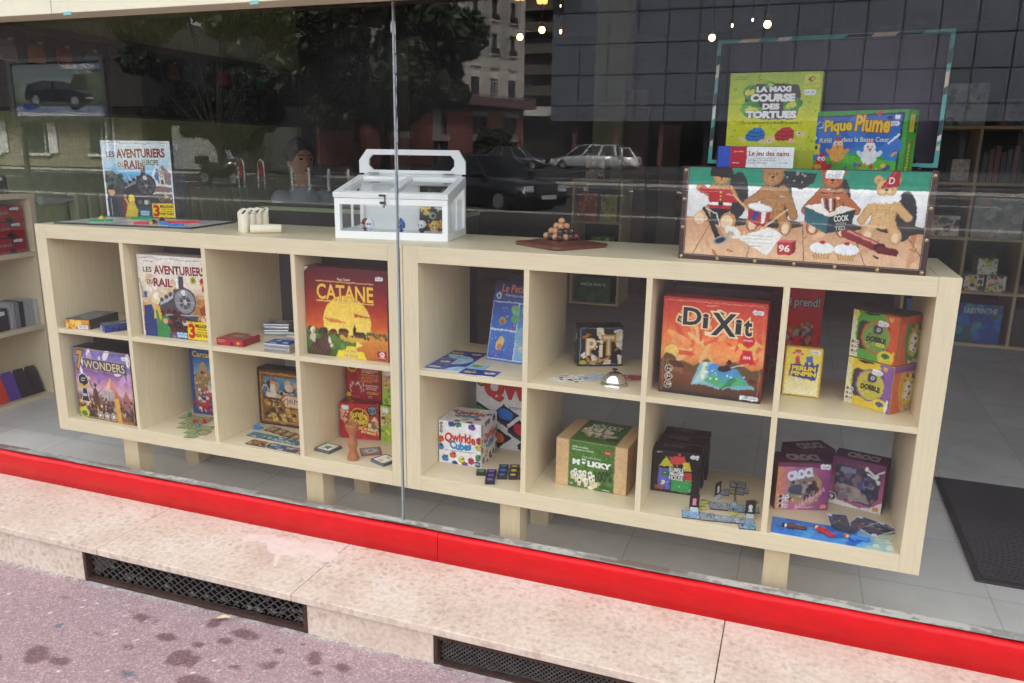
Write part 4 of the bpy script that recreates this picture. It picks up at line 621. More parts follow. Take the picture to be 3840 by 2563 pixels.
def c_perlin():
    A = Art(.1, .142, '#f0d860', res=700).g([(0, '#f0dc6a'), (50, '#f4d848'), (70, '#f8ecb0'), (100, '#f6e8a0')]); A.rr('#e8c050', 0, 0, 100, 100, 12).rr('#f2da58', 3, 2, 97, 98, 11).p(('#f4dc58', '#fbf4d0'), 4, 40, 96, 40, 96, 97, 4, 97); A.p('#2a4a94', 15, 36, 40, 33, 50, 38, 60, 26, 66, 36, 76, 26, 80, 36, 94, 28, 88, 66, 14, 60); A.p('#4a6ab8', 56, 18, 74, 16, 76, 30, 58, 30)
    A.p('#d8443a', 26, 34, 30, 14, 36, 12, 42, 34).e('#f0b8a0', 33, 13, 8, 5).e('#d8543a', 33, 8, 9, 3.4).e('#d8543a', 22, 12, 4, 2).e('#d8543a', 45, 13, 4, 2); A.s(14, ['#ffffff', '#f8f4e0'], 10, 62, 60, 76, 1, 2.4).n_(.05, 8); A.t('PERLIN', 20, 38, 86, 47.5, '#f4d83a', .05, out='#1c2c60').t('PINPIN', 18, 49, 88, 58.5, '#f4d83a', .05, out='#1c2c60'); A.l('#2a4a94', 3, 72, 60, 76, 66, 84, 64); A.tagp(80, 7, '10,00', .9); return A
def c_dobble(kids=False):
    g, o, p2 = ('#5aa83a', '#d8562c', '#e0c848') if kids else ('#e8c838', '#8a5aa0', '#e8c838'); A = Art(.138, .13, g); A.p('#f0f2c8' if kids else '#f6f0c0', 0, 0, 16, 0, 24, 60, 30, 100, 0, 100) ; A.p(g, 12, 0, 100, 0, 100, 100, 20, 100, 10, 50)
    A.p(o, 70, 0, 100, 0, 100, 100, 62, 100, 80, 60); A.rr('#3a3a38', 14, 20, 82, 80, 12); A.e(o, 54, 50, 32).e('#7aa04a' if kids else '#c8bc48', 54, 50, 29); A.s(10, ['#4a7a3a', '#98b458'] if kids else ['#a89a38', '#d8d068'], 34, 26, 74, 74, 2, 5); A.rr('#46415a', 46, 24, 66, 44, 7).e('#e8e8ec', 57, 34, 4).e('#2a2838', 57, 34, 2); A.e(p2, 78, 88, 17, 15).e('#e0e048', 78, 84, 13, 9).e('#4a6a2a' if kids else '#6a4a80', 78, 84, 9, 6); A.l('#f4c838' if kids else '#f0eef0', 4, 93, 74, 90, 98); A.p('#d0b048', 78, 4, 88, 6, 86, 14, 80, 12).e('#f0e068', 8, 10, 7)
    for i in range(3): A.e('#f4f0e0', 11, 68 + i * 10, 8, 5.6).e('#c86a4a' if i % 2 else '#6a4a7a', 7, 68 + i * 10, 3).t(('18', '6+', '2-8')[i], 11, 65.5 + i * 10, 18, 70.5 + i * 10, '#3a3434', .02)
    A.t('DOBBLE', 34, 48, 76, 60, '#222222', .06, arc=2)
    if kids: A.t('KIDS', 56, 60, 74, 68, '#e8e048', .05)
    A.e('#10100e', 40, 3, 18, 3); A.tagp(66, 20, '15,00', 1.1); return A
def c_dobside(kids=False):
    A = Art(.118, .13, '#5a8a3a' if kids else '#d8a83a'); A.p('#d8602c' if kids else '#d86a3c', 0, 0, 30, 0, 20, 50, 40, 100, 0, 100).p('#c84a2c' if kids else '#8a4a9a', 0, 0, 100, 0, 100, 16, 0, 14); A.e('#c8b848' if kids else '#e0d060', 60, 52, 22, 34); A.e('#f0f0f0', 58, 56, 12, 20).s(14, ['#303030', '#f4f4f4', '#8a3030'], 48, 44, 70, 76, 2, 4).s(8, ['#4a3a5a', '#c8402c', '#38702c'], 44, 20, 80, 40, 2, 5); A.r('#f0e8e0', 46, 92, 84, 98).t('ASMODEE', 48, 93, 82, 97, '#a03a3a', .02); return A
def c_croc(v=1):
    A = Art(.155, .147, '#8a3a70').g([(0, '#6a2a5c'), (30, '#a0487c'), (60, '#c86a94'), (100, '#a85a90')]).n_(.14, 12)
    if v == 1:
        A.g([(0, '#e0985a'), (25, '#c8709a'), (100, '#8a3a78')], x=True).p('#74305e', 0, 0, 100, 0, 100, 9, 0, 9).n_(.14, 12); A.e('#b0906a', 52, 55, 33, 36).e('#8a7a70', 50, 52, 26, 26).s(40, ['#6a6a78', '#5a4a48', '#a89a8a', '#3a3a48', '#c8b090'], 22, 36, 78, 80, 2, 6).e('#4a5068', 36, 56, 14, 10, -20).e('#2c2a34', 68, 50, 9, 7).l('#5a2c28', 5, 68, 40, 78, 54, 70, 70)
        r = random.Random(4)
        for i in range(9): x = 40 + i * 6; y = 92 - i * 5; A.p('#e0a0bc', x - 3, y + 8, x, y - 5 + r.uniform(-3, 3), x + 4, y + 8)
        for i in range(3): A.rr('#f4f0f2', 5, 68 + i * 10, 25, 76 + i * 10, 3).e('#3a2c3c', 10, 72 + i * 10, 3.4).t(('7+', '3-6', '20')[i], 15, 70 + i * 10, 23, 75 + i * 10, '#3a2c3c', .02)
        A.t('CROC!', 18, 13, 66, 34, '#e8ecf4', .09, out='#7a8ab0', ow=.05, rot=-14); A.r('#e89a5a', 86, 88, 96, 95).lines(40, 92, 76, 96, 2, '#e8c8dc'); A.tagp(88, 7, '20,00', 1.1)
    else:
        A.p('#f0ece8', 0, 74, 12, 76, 16, 88, 60, 96, 80, 90, 100, 74, 100, 100, 0, 100).p('#4a4454', 6, 14, 92, 14, 92, 70, 80, 88, 24, 86, 8, 74).s(40, ['#6a6478', '#5a5a80', '#8a6a7a', '#7a7a88', '#9a8aa0', '#3c3848'], 12, 20, 84, 80, 3, 8); A.p('#a89a98', 12, 52, 60, 56, 78, 84, 26, 84).s(16, ['#b8a8a4', '#8a7a80'], 14, 54, 70, 82, 3, 7).r('#8a90b0', 18, 18, 46, 28); A.s(14, ['#40466a', '#2e3450', '#565c88'], 54, 38, 76, 66, 3, 6); A.l('#f2eff2', 4, 66, 14, 82, 26).l('#f2eff2', 4, 68, 24, 84, 30).e('#f4f2f4', 66, 14, 4).e('#f4f2f4', 85, 24, 4).e('#f4f2f4', 88, 36, 4).l('#f2eff2', 3, 86, 20, 96, 12).e('#1e1c22', 6, 84, 7).e('#f0f0f0', 6, 84, 4).r('#e8944c', 84, 88, 94, 96)
    return A
def c_croctop():
    A = Art(.155, .06, '#541c46').n_(.2, 8).p('#74305e', 0, 80, 100, 86, 100, 100, 0, 100); A.t('CROC!', 22, 20, 84, 80, '#b8a8b4', .08, out='#2a1424', ow=.05); return A
# ================================================================ things in the cubes
TOP = H
tape = None
black_b, grey_b = '#221c1c', '#8a8f94'
# --- left unit, upper row
def packart(c, w, h, s, bar=None):
    A = Art(w, h, c, res=900, seed=s); A.s(26, [c, '#f0c860' if s == 1 else '#3a4aa8', '#b86a20' if s == 1 else '#1a2050'], 0, 0, 100, 100, 4, 14)
    if bar:
        A.r('#e8ebec', *bar); x0, y0, x1, y1 = bar; r = random.Random(s)
        for i in range(9): x = x0 + (x1 - x0) * (.1 + i * .09); A.r('#5a6068', x, y0 + 3, x + (x1 - x0) * r.uniform(.02, .05), y1 - 6)
    return A
tp = Art(.1, .16, '#5a6670', res=700, seed=4); tp.s(20, ['#6a7680', '#48545c', '#2c3034', '#7c8890'], 0, 0, 100, 100, 6, 20).e('#3a3a3a', 45, 88, 26, 8).n_(.2, 10)
gbox('card pack with orange barcode end and grey top, lying on an upper shelf', (.082, .011, MID), .1, .16, .037, 9, '#2c2c30', packart('#e09a38', .1, .037, 1, (50, 55, 92, 96)), None, tp, name='card_pack', cat='card pack')
gbox('dark blue card pack lying askew beside the orange ended pack', (.271, .011, MID), .15, .06, .027, 63, '#23285c', packart('#2c3484', .15, .027, 2), None, Art(.15, .06, '#5f6e78', seed=3).s(12, ['#8a98a4', '#46525e'], 0, 0, 100, 100, 5, 15), packart('#343c90', .06, .027, 3, (10, 20, 40, 90)), name='card pack'.replace(' ', '_'), cat='card pack')
gbox('tall train game box, sunset brown cover with steam engine and yellow sticker', (.42, .04, MID), .296, .07, .293, 1, '#e6ddd0', c_train_usa())
gbox('dark box standing hidden behind the brown train game box', (.43, .16, MID), .29, .06, .315, 0, '#1c1a1a', group=None)
rb = Art(.11, .09, '#a02830', res=800).s(8, ['#8a2028', '#b43840'], 0, 0, 100, 100, 6, 14).e('#4a4a48', 50, 46, 30, 20).e('#8a8a80', 50, 44, 22, 13).rr('#e8ecec', 72, 8, 94, 22, 3)
gbox('small flat red card box with a round cut-out in its lid', (.751, .026, MID), .11, .095, .024, 1, '#98242c', Art(.11, .024, '#b4323a', res=900).lines(6, 15, 36, 60, 3, '#e0b0b0').e('#d8b040', 82, 50, 6, 20).s(3, ['#3a2a28'], 55, 40, 66, 70, 3, 5), None, rb, name='card_box', cat='card box')
tinm = mat('brushed tin', '#c9ced2', .28, .9, var=.06, scale=30)
def tin(label, loc, w, d, h, rz, art, group='card tins on the upper shelf', name='card_tin'):
    o = MB().box(0, w, 0, d, 0, h * .56).build(name, tinm, None, loc=loc, rz=rad(rz), bevel=.004, seg=3); tag(o, label, 'tin', group)
    MB().box(-.0012, w + .0012, -.0012, d + .0012, h * .58, h).build('lid', tinm, o, bevel=.0035, seg=3)
    if art: art.make('lid_print', o, (.004, d - .004, h), (w - .008, 0, 0), (0, -d + .008, 0))
    return o
ta = lambda s, c: Art(.1, .07, c[0], res=700, seed=s).s(30, c, 0, 0, 100, 100, 4, 14).n_(.15, 8)
for k in range(2): tin(('silver card tin, lower of the stack of two behind', 'silver card tin with a grey printed lid, upper of the stack of two')[k], (.81, .205, MID + .0225 * k), .095, .068, .021, 22 - 4 * k, ta(2 + k, ['#8a949a', '#586068', '#b0b8bc', '#3c444c']) if k else None)
tin('silver tin with blue painted lid in front of the tin stack', (.958, .008, MID), .1, .07, .03, 2, ta(5, ['#2c4a9a', '#5a7ac0', '#b8c8e0', '#23306a']))
tin('black edged card tin half behind the divider', (.915, .19, MID), .09, .065, .026, 6, ta(7, ['#26282c', '#5a5f68', '#c0c4c8']))
gbox('red sunset game box with yellow sun and gold title, filling its cube', (1.106, .045, MID), .305, .075, .293, -.5, '#6e1820', c_catane())
gbox('dark game box hidden behind the red sunset box', (1.112, .14, MID), .29, .07, .312, 0, '#1f1a1c')
# --- left unit, lower row
gbox('black edged game box with wonders of the ancient world and a gold numeral seven', (.076, .032, FL), .284, .07, .277, -2, '#1c181c', c_wonders())
gbox('black box behind the wonders box, only its dark top showing', (.08, .125, FL), .28, .07, .292, -2, '#1d191a')
gbox('blue game box with a walled town, half hidden by the divider', (.444, .225, FL), .19, .07, .265, 2, '#2c4a90', c_carcassonne())
def landart(s):
    A = Art(.045, .045, '#6aa848', res=1000, seed=s).n_(.2, 10).s(5, ['#4a8a38', '#88bc58', '#5a9840'], 0, 0, 100, 100, 6, 16).p('#c8a070', 10 + s * 5, 0, 60, 20 + s * 3, 100, 30, 100, 55, 50, 60, 0, 45 + s * 4).s(14, ['#a8583a', '#e0d0a8', '#8a6a4a', '#b8c8c8'], 10, 15, 90, 60, 4, 8).l('#e8e4d8', 5, 0, 80, 50, 70, 100, 88)
    return A
for i, (x, y, a) in enumerate(((.455, .175, 8), (.5, .172, 5), (.545, .178, 5), (.5, .128, 2), (.545, .135, -4), (.528, .086, 6), (.572, .096, 4), (.616, .1, 6), (.59, .052, 12), (.636, .056, 10), (.62, .018, 14))):
    flat('square green landscape tile with roads and brown town roofs', (x, y, FL + .0007 * (i % 3)), .044, .044, a, landart(i % 6), '#9aa87c', .0016, 'landscape_tile', 'game tile', 'landscape tiles laid out in the lower cube')
def meeple(label, loc, c, rz, lying=False):
    P = [(-.008, 0), (-.002, 0), (0, .004), (.002, 0), (.008, 0), (.005, .007), (.0085, .009), (.008, .0115), (.003, .012), (.0032, .015), (.0015, .0165), (-.0015, .0165), (-.0032, .015), (-.003, .012), (-.008, .0115), (-.0085, .009), (-.005, .007)]
    o = MB().prism(P, -.004, .004, axis='y').build('meeple', mat('painted wood ' + c, c, .4), None, loc=loc, rot=(rad(-90) if lying else 0, 0, rad(rz)), bevel=.0006); tag(o, label, 'game piece', 'wooden pawns on the landscape tiles')
meeple('green wooden pawn standing on the landscape tiles', (.467, .178, FL + .004), '#1f7a4a', 10); meeple('red wooden pawn lying on a brown town, nearer the tile centre', (.537, .125, FL + .008), '#b8202c', 30, True); meeple('red wooden pawn standing next to the lying red one', (.57, .138, FL + .004), '#b8202c', -20); meeple('grey blue wooden pawn on the front tiles', (.578, .095, FL + .004), '#5a7a9a', 15)
gbox('brown game box framed like carved wood with a pirate scene, half hidden', (.755, .225, FL), .29, .06, .218, 0, '#3a2818', c_jamaica())
sh = thing('ship_token', 'small bright blue plastic ship token beside the brown pirate box', 'game piece', (.79, .165, FL), .3); bl = mat('blue plastic', '#1f8fd0', .35)
MB().ring([[(-.02 * (1 - .1 * t), 0, .002 + .004 * t), (-.012, -.008 * (1 + .2 * t), 0 + .006 * t), (.012, -.008 * (1 + .2 * t), .006 * t), (.022, 0, .003 + .006 * t), (.012, .008 * (1 + .2 * t), .006 * t), (-.012, .008 * (1 + .2 * t), .006 * t)] for t in (0, 1)]).build('hull', bl, sh); MB().box(-.012, -.004, -.005, .005, .006, .014).prism([(-.002, .006), (.01, .008), (.006, .024), (-.002, .022)], -.002, .002, axis='y').build('sails', bl, sh)
def picart(s, cols, w=.06, h=.05, n=36, bg=None): return Art(w, h, bg or cols[0], res=900, seed=s).s(n, cols, 0, 0, 100, 100, 4, 14).n_(.2, 8)
for i in range(4): flat('brown coin card, in the back row of cards before the pirate box', (.842 + i * .043, .183 - .012 * i, FL), .042, .048, -8, picart(i, ['#6a4426', '#8a6038', '#4a2c18']).e('#d8b878', 50, 50, 34).e('#8a6a3c', 50, 50, 26).e('#e8d098', 46, 48, 14), '#3a2418', .001, 'coin_card', 'card', 'brown coin cards before the pirate box')
for i in range(3): flat('teal sea card of the middle row before the pirate box', (.832 + i * .078, .112 - .006 * i, FL), .076, .042, -5, picart(10 + i, ['#2a7a8a', '#4ab0b8', '#1c4a5a', '#8ad0d0', '#e0e0d0', '#2a3a44', '#3a90a0'], n=60), '#1c4450', .001, 'sea_card', 'card', 'teal sea cards before the pirate box')
for i in range(3): flat('treasure card of the front row before the pirate box', (.885 + i * .084, .045 - .004 * i, FL), .082, .046, -3, picart(20 + i, ['#3a2a1c', '#c8983c', '#6a4a2a', '#e0d0a8', '#2a1c14', '#a86a2c'] if i < 1 else ['#2a4a6a', '#c8a878', '#3a2a24', '#e0d8c8', '#4a8ab0', '#8a5a3a'], n=70), '#241a14', .001, 'treasure_card', 'card', 'treasure cards before the pirate box')
gbox('red party game box with round yellow logo, front lowest of its pile', (1.117, .205, FL), .147, .075, .133, 9, '#b01c26', jungle('#c02028', '', edition=True), None, Art(.147, .075, '#8a1a22').s(8, ['#c89a3a', '#a02830'], 0, 0, 100, 100, 5, 12))
gbox('red party game box turned to show its back, on top of the front one', (1.116, .255, FL + .134), .140, .055, .13, 4, '#8a141e', c_jungle_back(), Art(.055, .13, '#a01a24').s(4, ['#d88a2c'], 40, 90, 100, 100, 10, 20))
gbox('lime green party game box beside the red ones', (1.267, .232, FL), .147, .075, .133, -4, '#8aa83a', jungle('#a8c83c', '', seed=5))
gbox('lime green party game box standing on the other green box', (1.272, .24, FL + .134), .147, .07, .133, -3, '#8aa83a', jungle('#a8c83c', '', seed=9))
tot = MB().lathe([(.0195, 0), (.0205, .004), (.018, .014), (.0115, .034), (.0125, .038), (.017, .054), (.0172, .058), (.012, .074), (.0108, .08), (.0115, .09), (.02, .104), (.0225, .112), (.0228, .122), (.0215, .126), (.018, .1262), (.016, .123), (0.004, .122)], n=28).build('wooden_totem', mat('turned wood', '#a8683c', .4, var=.12, scale=20, vscale=(6, 6, 1)), None, loc=(1.268, .042, FL)); tag(tot, 'turned brown wooden totem with waisted stem and cup top', 'totem')
def deck(label, loc, rz, n, art, edge, w=.062):
    o = thing('card_pile', label, 'cards', (*loc, FL), rad(rz), 'card piles around the totem'); rr = random.Random(n)
    for k in range(n):
        c = MB().box(-w / 2, w / 2, -w / 2, w / 2, 0, .0019).build('card', card_mat(edge if k % 2 else '#8a8f94'), o, loc=(rr.uniform(-.001, .001), rr.uniform(-.001, .001), k * .002), rz=rr.uniform(-.03, .03), bevel=.0008)
        if k == n - 1: art.make('card_face', c, (-w / 2 + .001, w / 2 - .001, .0019), (w - .002, 0, 0), (0, -w + .002, 0))
def deckart(bg, c, kind):
    A = Art(.06, .06, bg, res=1100)
    if kind == 0: A.rr('#f4f4f0', 8, 8, 92, 92, 8).p('#1f8a4a', 20, 40, 44, 40, 52, 24, 60, 44, 84, 40, 66, 56, 76, 80, 52, 66, 28, 78, 40, 56)
    elif kind == 1:
        A.rr('#8a8a90', 6, 6, 94, 94, 8)
        for i in range(16): a = i * 1.9; A.l('#e8e8ea', 4, 50 + 34 * math.cos(a), 50 + 30 * math.sin(a), 50 + 18 * math.cos(a + 1), 50 + 16 * math.sin(a + 1))
    else: A.rr('#f4f4f0', 8, 8, 92, 92, 8).p('#e0b830', 36, 20, 66, 20, 72, 36, 42, 38).p('#e0b830', 42, 48, 60, 50, 52, 56).p('#e0b830', 34, 66, 66, 64, 70, 80, 42, 82)
    return A
deck('pile of black edged cards showing a green splash figure', (1.143, .085), -10, 5, deckart('#18181a', 0, 0), '#18181a', .066); deck('red edged cards lying face down with a tangled white pattern', (1.29, .12), 35, 2, deckart('#b82c38', 0, 1), '#b82c38', .07); deck('pile of black edged cards showing a yellow hourglass figure', (1.375, .062), -22, 5, deckart('#18181a', 0, 2), '#18181a', .066)
# --- right unit, upper row
gbox('blue picture book game box leaning back, covered in planets', (1.68, .205, MID), .193, .03, .262, -7, '#20386e', c_prince(), rx=-14)
gbox('dark blue box standing behind the leaning planet box', (1.735, .285, MID), .125, .05, .262, -7, '#28427c')
def planet(s):
    A = Art(.06, .06, '#24409c', res=900, seed=s).s(10, ['#f0d870', '#e8f0f8', '#3a5ab8'], 0, 0, 100, 100, 1.5, 4)
    if s in (1, 2, 4, 5): A.e('#a8d4ec', 100 if s in (1, 4) else 0, 100 if s in (1, 2) else 0, 86, 86).s(8, ['#88bcdc', '#c8e4f4'], *((40, 40, 100, 100) if s == 1 else (0, 40, 60, 100) if s == 2 else (40, 0, 100, 60) if s == 4 else (0, 0, 60, 60)), 5, 12)
    elif s == 0: A.e('#e8e4d8', 48, 60, 34, 16).e('#a8a49a', 50, 64, 22, 8)
    elif s == 3: A.e('#e8dcb0', 56, 50, 30, 18).e('#8a5a3a', 50, 44, 8)
    elif s == 6: A.g([(0, '#b8dcf0'), (100, '#8ac4e4')]).e('#58a858', 46, 46, 28, 20).e('#d8b83a', 56, 40, 10)
    else: A.e('#e0c040', 48, 54, 34, 16).e('#8a3a2a', 56, 50, 8)
    return A
q = [(1.568, .06, 0), (1.63, .06, 1), (1.568, .122, 3), (1.568, .184, 4), (1.63, .122, 5), (1.63, .184, 2), (1.568, .238, 8), (1.63, .238, 3), (1.692, .105, 6), (1.695, .04, 8), (1.752, .045, 3)]
for i, (x, y, s) in enumerate(q): flat('square planet tile with stars on dark blue', (x, y, MID + .0004 * (i % 2)), .061, .061, -1 + i % 3, planet(s), '#d8dce8', .0018, 'planet_tile', 'game tile', 'planet tiles laid out in the cube')
o = gbox('black and white cow pattern tin box with golden lettering', (1.979, .235, MID), .146, .06, .13, 25, '#161414', c_pit(), None, Art(.146, .06, '#3a3632').s(10, ['#5a5650', '#2a2624'], 0, 0, 100, 100, 5, 14), Art(.06, .13, '#1c1a18').s(8, ['#d8d2c4', '#141210'], 0, 0, 100, 100, 8, 22), bev=.004)
for i, (x, y, a, k) in enumerate(((1.978, .092, 38, 0), (2.02, .1, 30, 0), (2.06, .13, 22, 1), (2.1, .152, 16, 1), (2.14, .165, 10, 1), (2.185, .168, -14, 2))):
    flat(('playing card with black cow spots, in the fan by the bell', 'pale blue playing card, in the fan behind the bell', 'red backed playing card at the end of the fan, past the bell')[k], (x, y, MID + .0006 * i), .056, .087, a - 60, picart(30 + i, (['#f4f0e8', '#1c1a1a', '#f0ece4', '#c8942c'], ['#b8ccd8', '#8aa8c0', '#e0e8ec', '#5a7a9a', '#d8b8a0'], ['#b83a44', '#e0a0a0', '#6a90b8', '#f0e8e8'])[k], .056, .087, 22), '#f0efea', .0006, 'playing_card', 'card', 'cards fanned out by the bell')
bell = thing('counter_bell', 'shiny chrome counter bell with a push button', 'bell', (2.134, .082, MID)); chrome = mat('chrome', '#dfe2e4', .06, 1.)
MB().lathe([(.0395, 0), (.0395, .003), (.037, .006), (.034, .0085)], n=36, m=0).build('base', chrome, bell); MB().lathe([(.031, .0086), (.034, .010), (.033, .014), (.029, .024), (.022, .033), (.013, .0385), (.004, .040)], n=36).build('dome', chrome, bell); MB().lathe([(.0035, .039), (.0035, .045), (.008, .0455), (.0085, .0475), (.006, .0495), (.001, .05)], n=18).build('push_button', mat('dark metal', '#3a3836', .25, .8), bell)
gbox('orange game box with a book of dreams afloat on brown waves', (2.266, .066, MID), .28, .07, .277, -3, '#b8342c', c_dixit())
gbox('dark red box standing right behind the orange dream box', (2.272, .165, MID), .272, .07, .295, -3, '#3e1c1c')
six = gbox('big red cardboard display board with white title, behind the orange box', (2.343, .402, .388), .35, .008, .40, 0, '#b0141e', None, name='display_board', cat='display board')
c_six().make('front_print', six, (.001, 0, .399), (.348, 0, 0), (0, 0, -.398))
po = MB().box(0, .102, 0, .032, 0, .142).build('card_tin', mat('gold tin', '#e0b848', .3, .3), None, loc=(2.596, .17, MID), rot=(rad(-7), 0, rad(-2)), bevel=.007, seg=3); tag(po, 'upright rounded yellow tin with blue castle and yellow title', 'tin', None); c_perlin().make('lid_print', po, (.0035, 0, .1385), (.095, 0, 0), (0, 0, -.135))
for k, lab in ((0, 'yellow and purple party game box, under the green and orange one'), (1, 'green and orange children party game box, standing on the yellow and purple one')):
    gbox(lab, (2.761, .171 + .004 * k, MID + .131 * k), .137, .118, .13, -38, '#c8b030' if not k else '#4a8a34', c_dobble(k), c_dobside(k), Art(.137, .118, '#3a4a24' if k else '#8a7a2a').p('#c8502c', 0, 80, 100, 80, 100, 100, 0, 100).s(6, ['#5a3a24'], 10, 10, 90, 80, 5, 12).e('#141210', 40, 92, 24, 7))
# --- right unit, lower row
gbox('white cube game box with coloured dice and red and blue title', (1.543, .13, FL), .15, .15, .148, 1, '#e6e7ea', c_qcubes(), c_qcubes(side=True), c_qcubes(top=True))
gbox('white tile game box with large red title, behind the dice cube', (1.597, .322, FL), .27, .05, .27, -1, '#e0e2e6', c_qwirkle())
TC = {'g': '#2c9a5c', 'p': '#7a6ad0', 'b': '#2a8ae0', 'y': '#f0e03a', 'r': '#d8303a'}
def tileart(c, k):
    A = Art(.03, .03, '#1a1a1e', res=1300); c = TC[c]
    if k == 0: A.e(c, 50, 50, 34)
    elif k == 1:
        for i in range(8): a = i * math.pi / 4; A.p(c, 50 + 40 * math.cos(a), 50 + 40 * math.sin(a), 50 + 16 * math.cos(a + 1.2), 50 + 16 * math.sin(a + 1.2), 50 + 16 * math.cos(a - 1.2), 50 + 16 * math.sin(a - 1.2))
    elif k == 2: A.p(c, 12, 14, 50, 34, 88, 14, 68, 50, 88, 86, 50, 66, 12, 86, 32, 50)
    elif k == 3: A.r(c, 22, 22, 78, 78)
    else: A.r(c, 36, 14, 64, 86).r(c, 14, 36, 86, 64)
    return A
def qt(col, k, i, j, nm):
    ux, uy = .0318, .011; vx, vy = -.009, .0325
    x, y = 1.713 + i * ux + j * vx, .086 + i * uy + j * vy; c = {'g': 'green', 'p': 'purple', 'b': 'blue', 'y': 'yellow', 'r': 'red'}[col]; o = MB().box(-.0152, .0152, -.0152, .0152, 0, .011).build('domino_tile', card_mat('#1a1a1e'), None, loc=(x, y, FL), rz=rad(18), bevel=.0012)
    tag(o, f'thick black square tile with a {c} {nm}', 'game tile', 'black tiles in front of the dice cube'); tileart(col, k).make('tile_face', o, (-.014, .014, .011), (.028, 0, 0), (0, -.028, 0))
for a in (('g', 0, 0, 0, 'disc'), ('p', 0, 1, 0, 'disc'), ('p', 1, 1, -1, 'star'), ('p', 3, 1.05, -2, 'square'), ('b', 1, 2.05, -.8, 'star'), ('b', 0, 2.05, .25, 'disc'), ('b', 2, 2.05, 1.3, 'four pointed star'), ('y', 1, 3.1, -.8, 'star'), ('y', 0, 3.1, .25, 'disc'), ('y', 2, 3.1, 1.3, 'four pointed star'), ('r', 1, 4.1, -.8, 'star'), ('r', 2, 4.1, .6, 'four pointed star'), ('r', 4, 4.1, 1.7, 'cross')): qt(*a)
gbox('wooden skittles game box, green grass band around a bare card carton', (1.955, .107, FL), .229, .2, .153, -4, '#cfae80', c_molkky(), Art(.2, .153, '#b48c5c').n_(.1, 14).l('#7a5a38', .6, 4, 0, 4, 100).lines(60, 70, 90, 90, 3, '#a07c50'), c_molkky(True), bev=.0025)
for k in range(3): gbox(('small black house game box with coloured rooms, front of three', 'black house game box, middle of the row of three', 'black house game box, rearmost of the row of three')[k], (2.2465 + .004 * k, .165 + .07 * k, FL), .143, .066, .136 + .003 * k, 2 - k, '#17171a', c_rumble() if not k else None, None, Art(.143, .066, '#1e1c20').lines(18, 20, 62, 60, 2, '#8a8a8a'), group='black house game boxes')
def roomart(s): return picart(s, ['#a8b4bc', '#c8d0d4', '#8090a0', '#b8a090', '#d8dcdc', '#90a0b0'] if s % 3 else ['#90b8d8', '#b8d4e8', '#c8c4b8', '#7898b0'], .05, .05, 12).l('#16161a', 7, 0, 30, 0, 0, 40, 0).l('#16161a', 7, 64, 0, 100, 0, 100, 36).l('#16161a', 7, 100, 66, 100, 100, 60, 100).l('#16161a', 7, 34, 100, 0, 100, 0, 64).s(3, ['#6a3a34', '#3a8a90', '#303440'], 10, 10, 90, 90, 5, 9)
for i, (x, y, w, h, a) in enumerate(((2.385, .035, .05, .05, 8), (2.43, .037, .04, .05, 8), (2.455, .12, .052, .05, 8), (2.51, .128, .05, .05, 8), (2.475, .04, .05, .042, 6), (2.515, .045, .035, .042, 6), (2.49, .245, .055, .034, 4), (2.515, .26, .03, .034, 4), (2.495, .3, .05, .05, 4), (2.54, .03, .046, .06, 8), (2.545, .135, .045, .045, 8), (2.455, .225, .04, .04, 4))):
    flat('grey room tile with black notched corners', (x, y, FL + .0008 * (i % 3)), w, h, a, roomart(i), '#202024', .002, 'room_tile', 'game tile', 'room tiles laid out before the black boxes')
for i, (x, y, a, c, lab) in enumerate(((2.39, .06, 8, '#e08090', 'black standee card with a pink figure, in a clear foot'), (2.445, .175, 60, '#e8e8e8', 'black standee card seen edge on, with a white figure'), (2.545, .075, 10, '#e0e4ea', 'black standee card with a pale grey figure, in a clear foot'), (2.497, .155, 84, '#505058', 'thin standee card seen from its edge'))):
    o = thing('standee', lab, 'game piece', (x, y, FL + .003), rad(a), 'standees on the room tiles'); b = MB().box(-.014, .014, -.0008, .0008, .008, .052).build('figure_card', card_mat('#161618'), o); Art(.028, .044, '#161618', res=1200).e(c, 50, 42, 20, 14).p(c, 36, 50, 64, 50, 70, 76, 30, 76).s(4, ['#161618', '#a8a8b0'], 36, 34, 64, 70, 3, 6).make('figure_print', b, (-.014, -.0008, .052), (.028, 0, 0), (0, 0, -.044)); MB().prism([(-.006, 0), (.006, 0), (.0025, .012), (-.0025, .012)], -.011, .011, axis='x').build('clear_foot', mat('clear plastic', '#b8c0c4', .2, spec=.6), o)
for i, (x, y) in enumerate(((2.412, .132), (2.5, .086), (2.55, .185), (2.41, .088), (2.49, .235))): tag(MB().lathe([(.0005, 0), (.0125, 0), (.0128, .001), (.0125, .002), (.0005, .002)], (0, 0, 0), 20).build('token', card_mat('#c8c85a'), None, loc=(x, y, FL + .004)), 'round pale yellow token', 'game token', 'yellow tokens on the room tiles')
gbox('purple dice game box with window and white exclaiming title, nearest the divider', (2.608, .167, FL), .155, .085, .147, 17, '#5a2050', c_croc(1), None, c_croctop(), Art(.085, .147, '#6a2a34').s(8, ['#a8684a', '#4a1c30'], 0, 0, 100, 100, 6, 16))
gbox('purple game box lying square behind the titled purple box', (2.655, .262, FL), .13, .085, .15, 30, '#561c48', None, None, c_croctop())
gbox('purple game box turned to show its clear back window and white bones', (2.758, .274, FL), .147, .08, .15, -14, '#5e2452', c_croc(2), None, c_croctop())
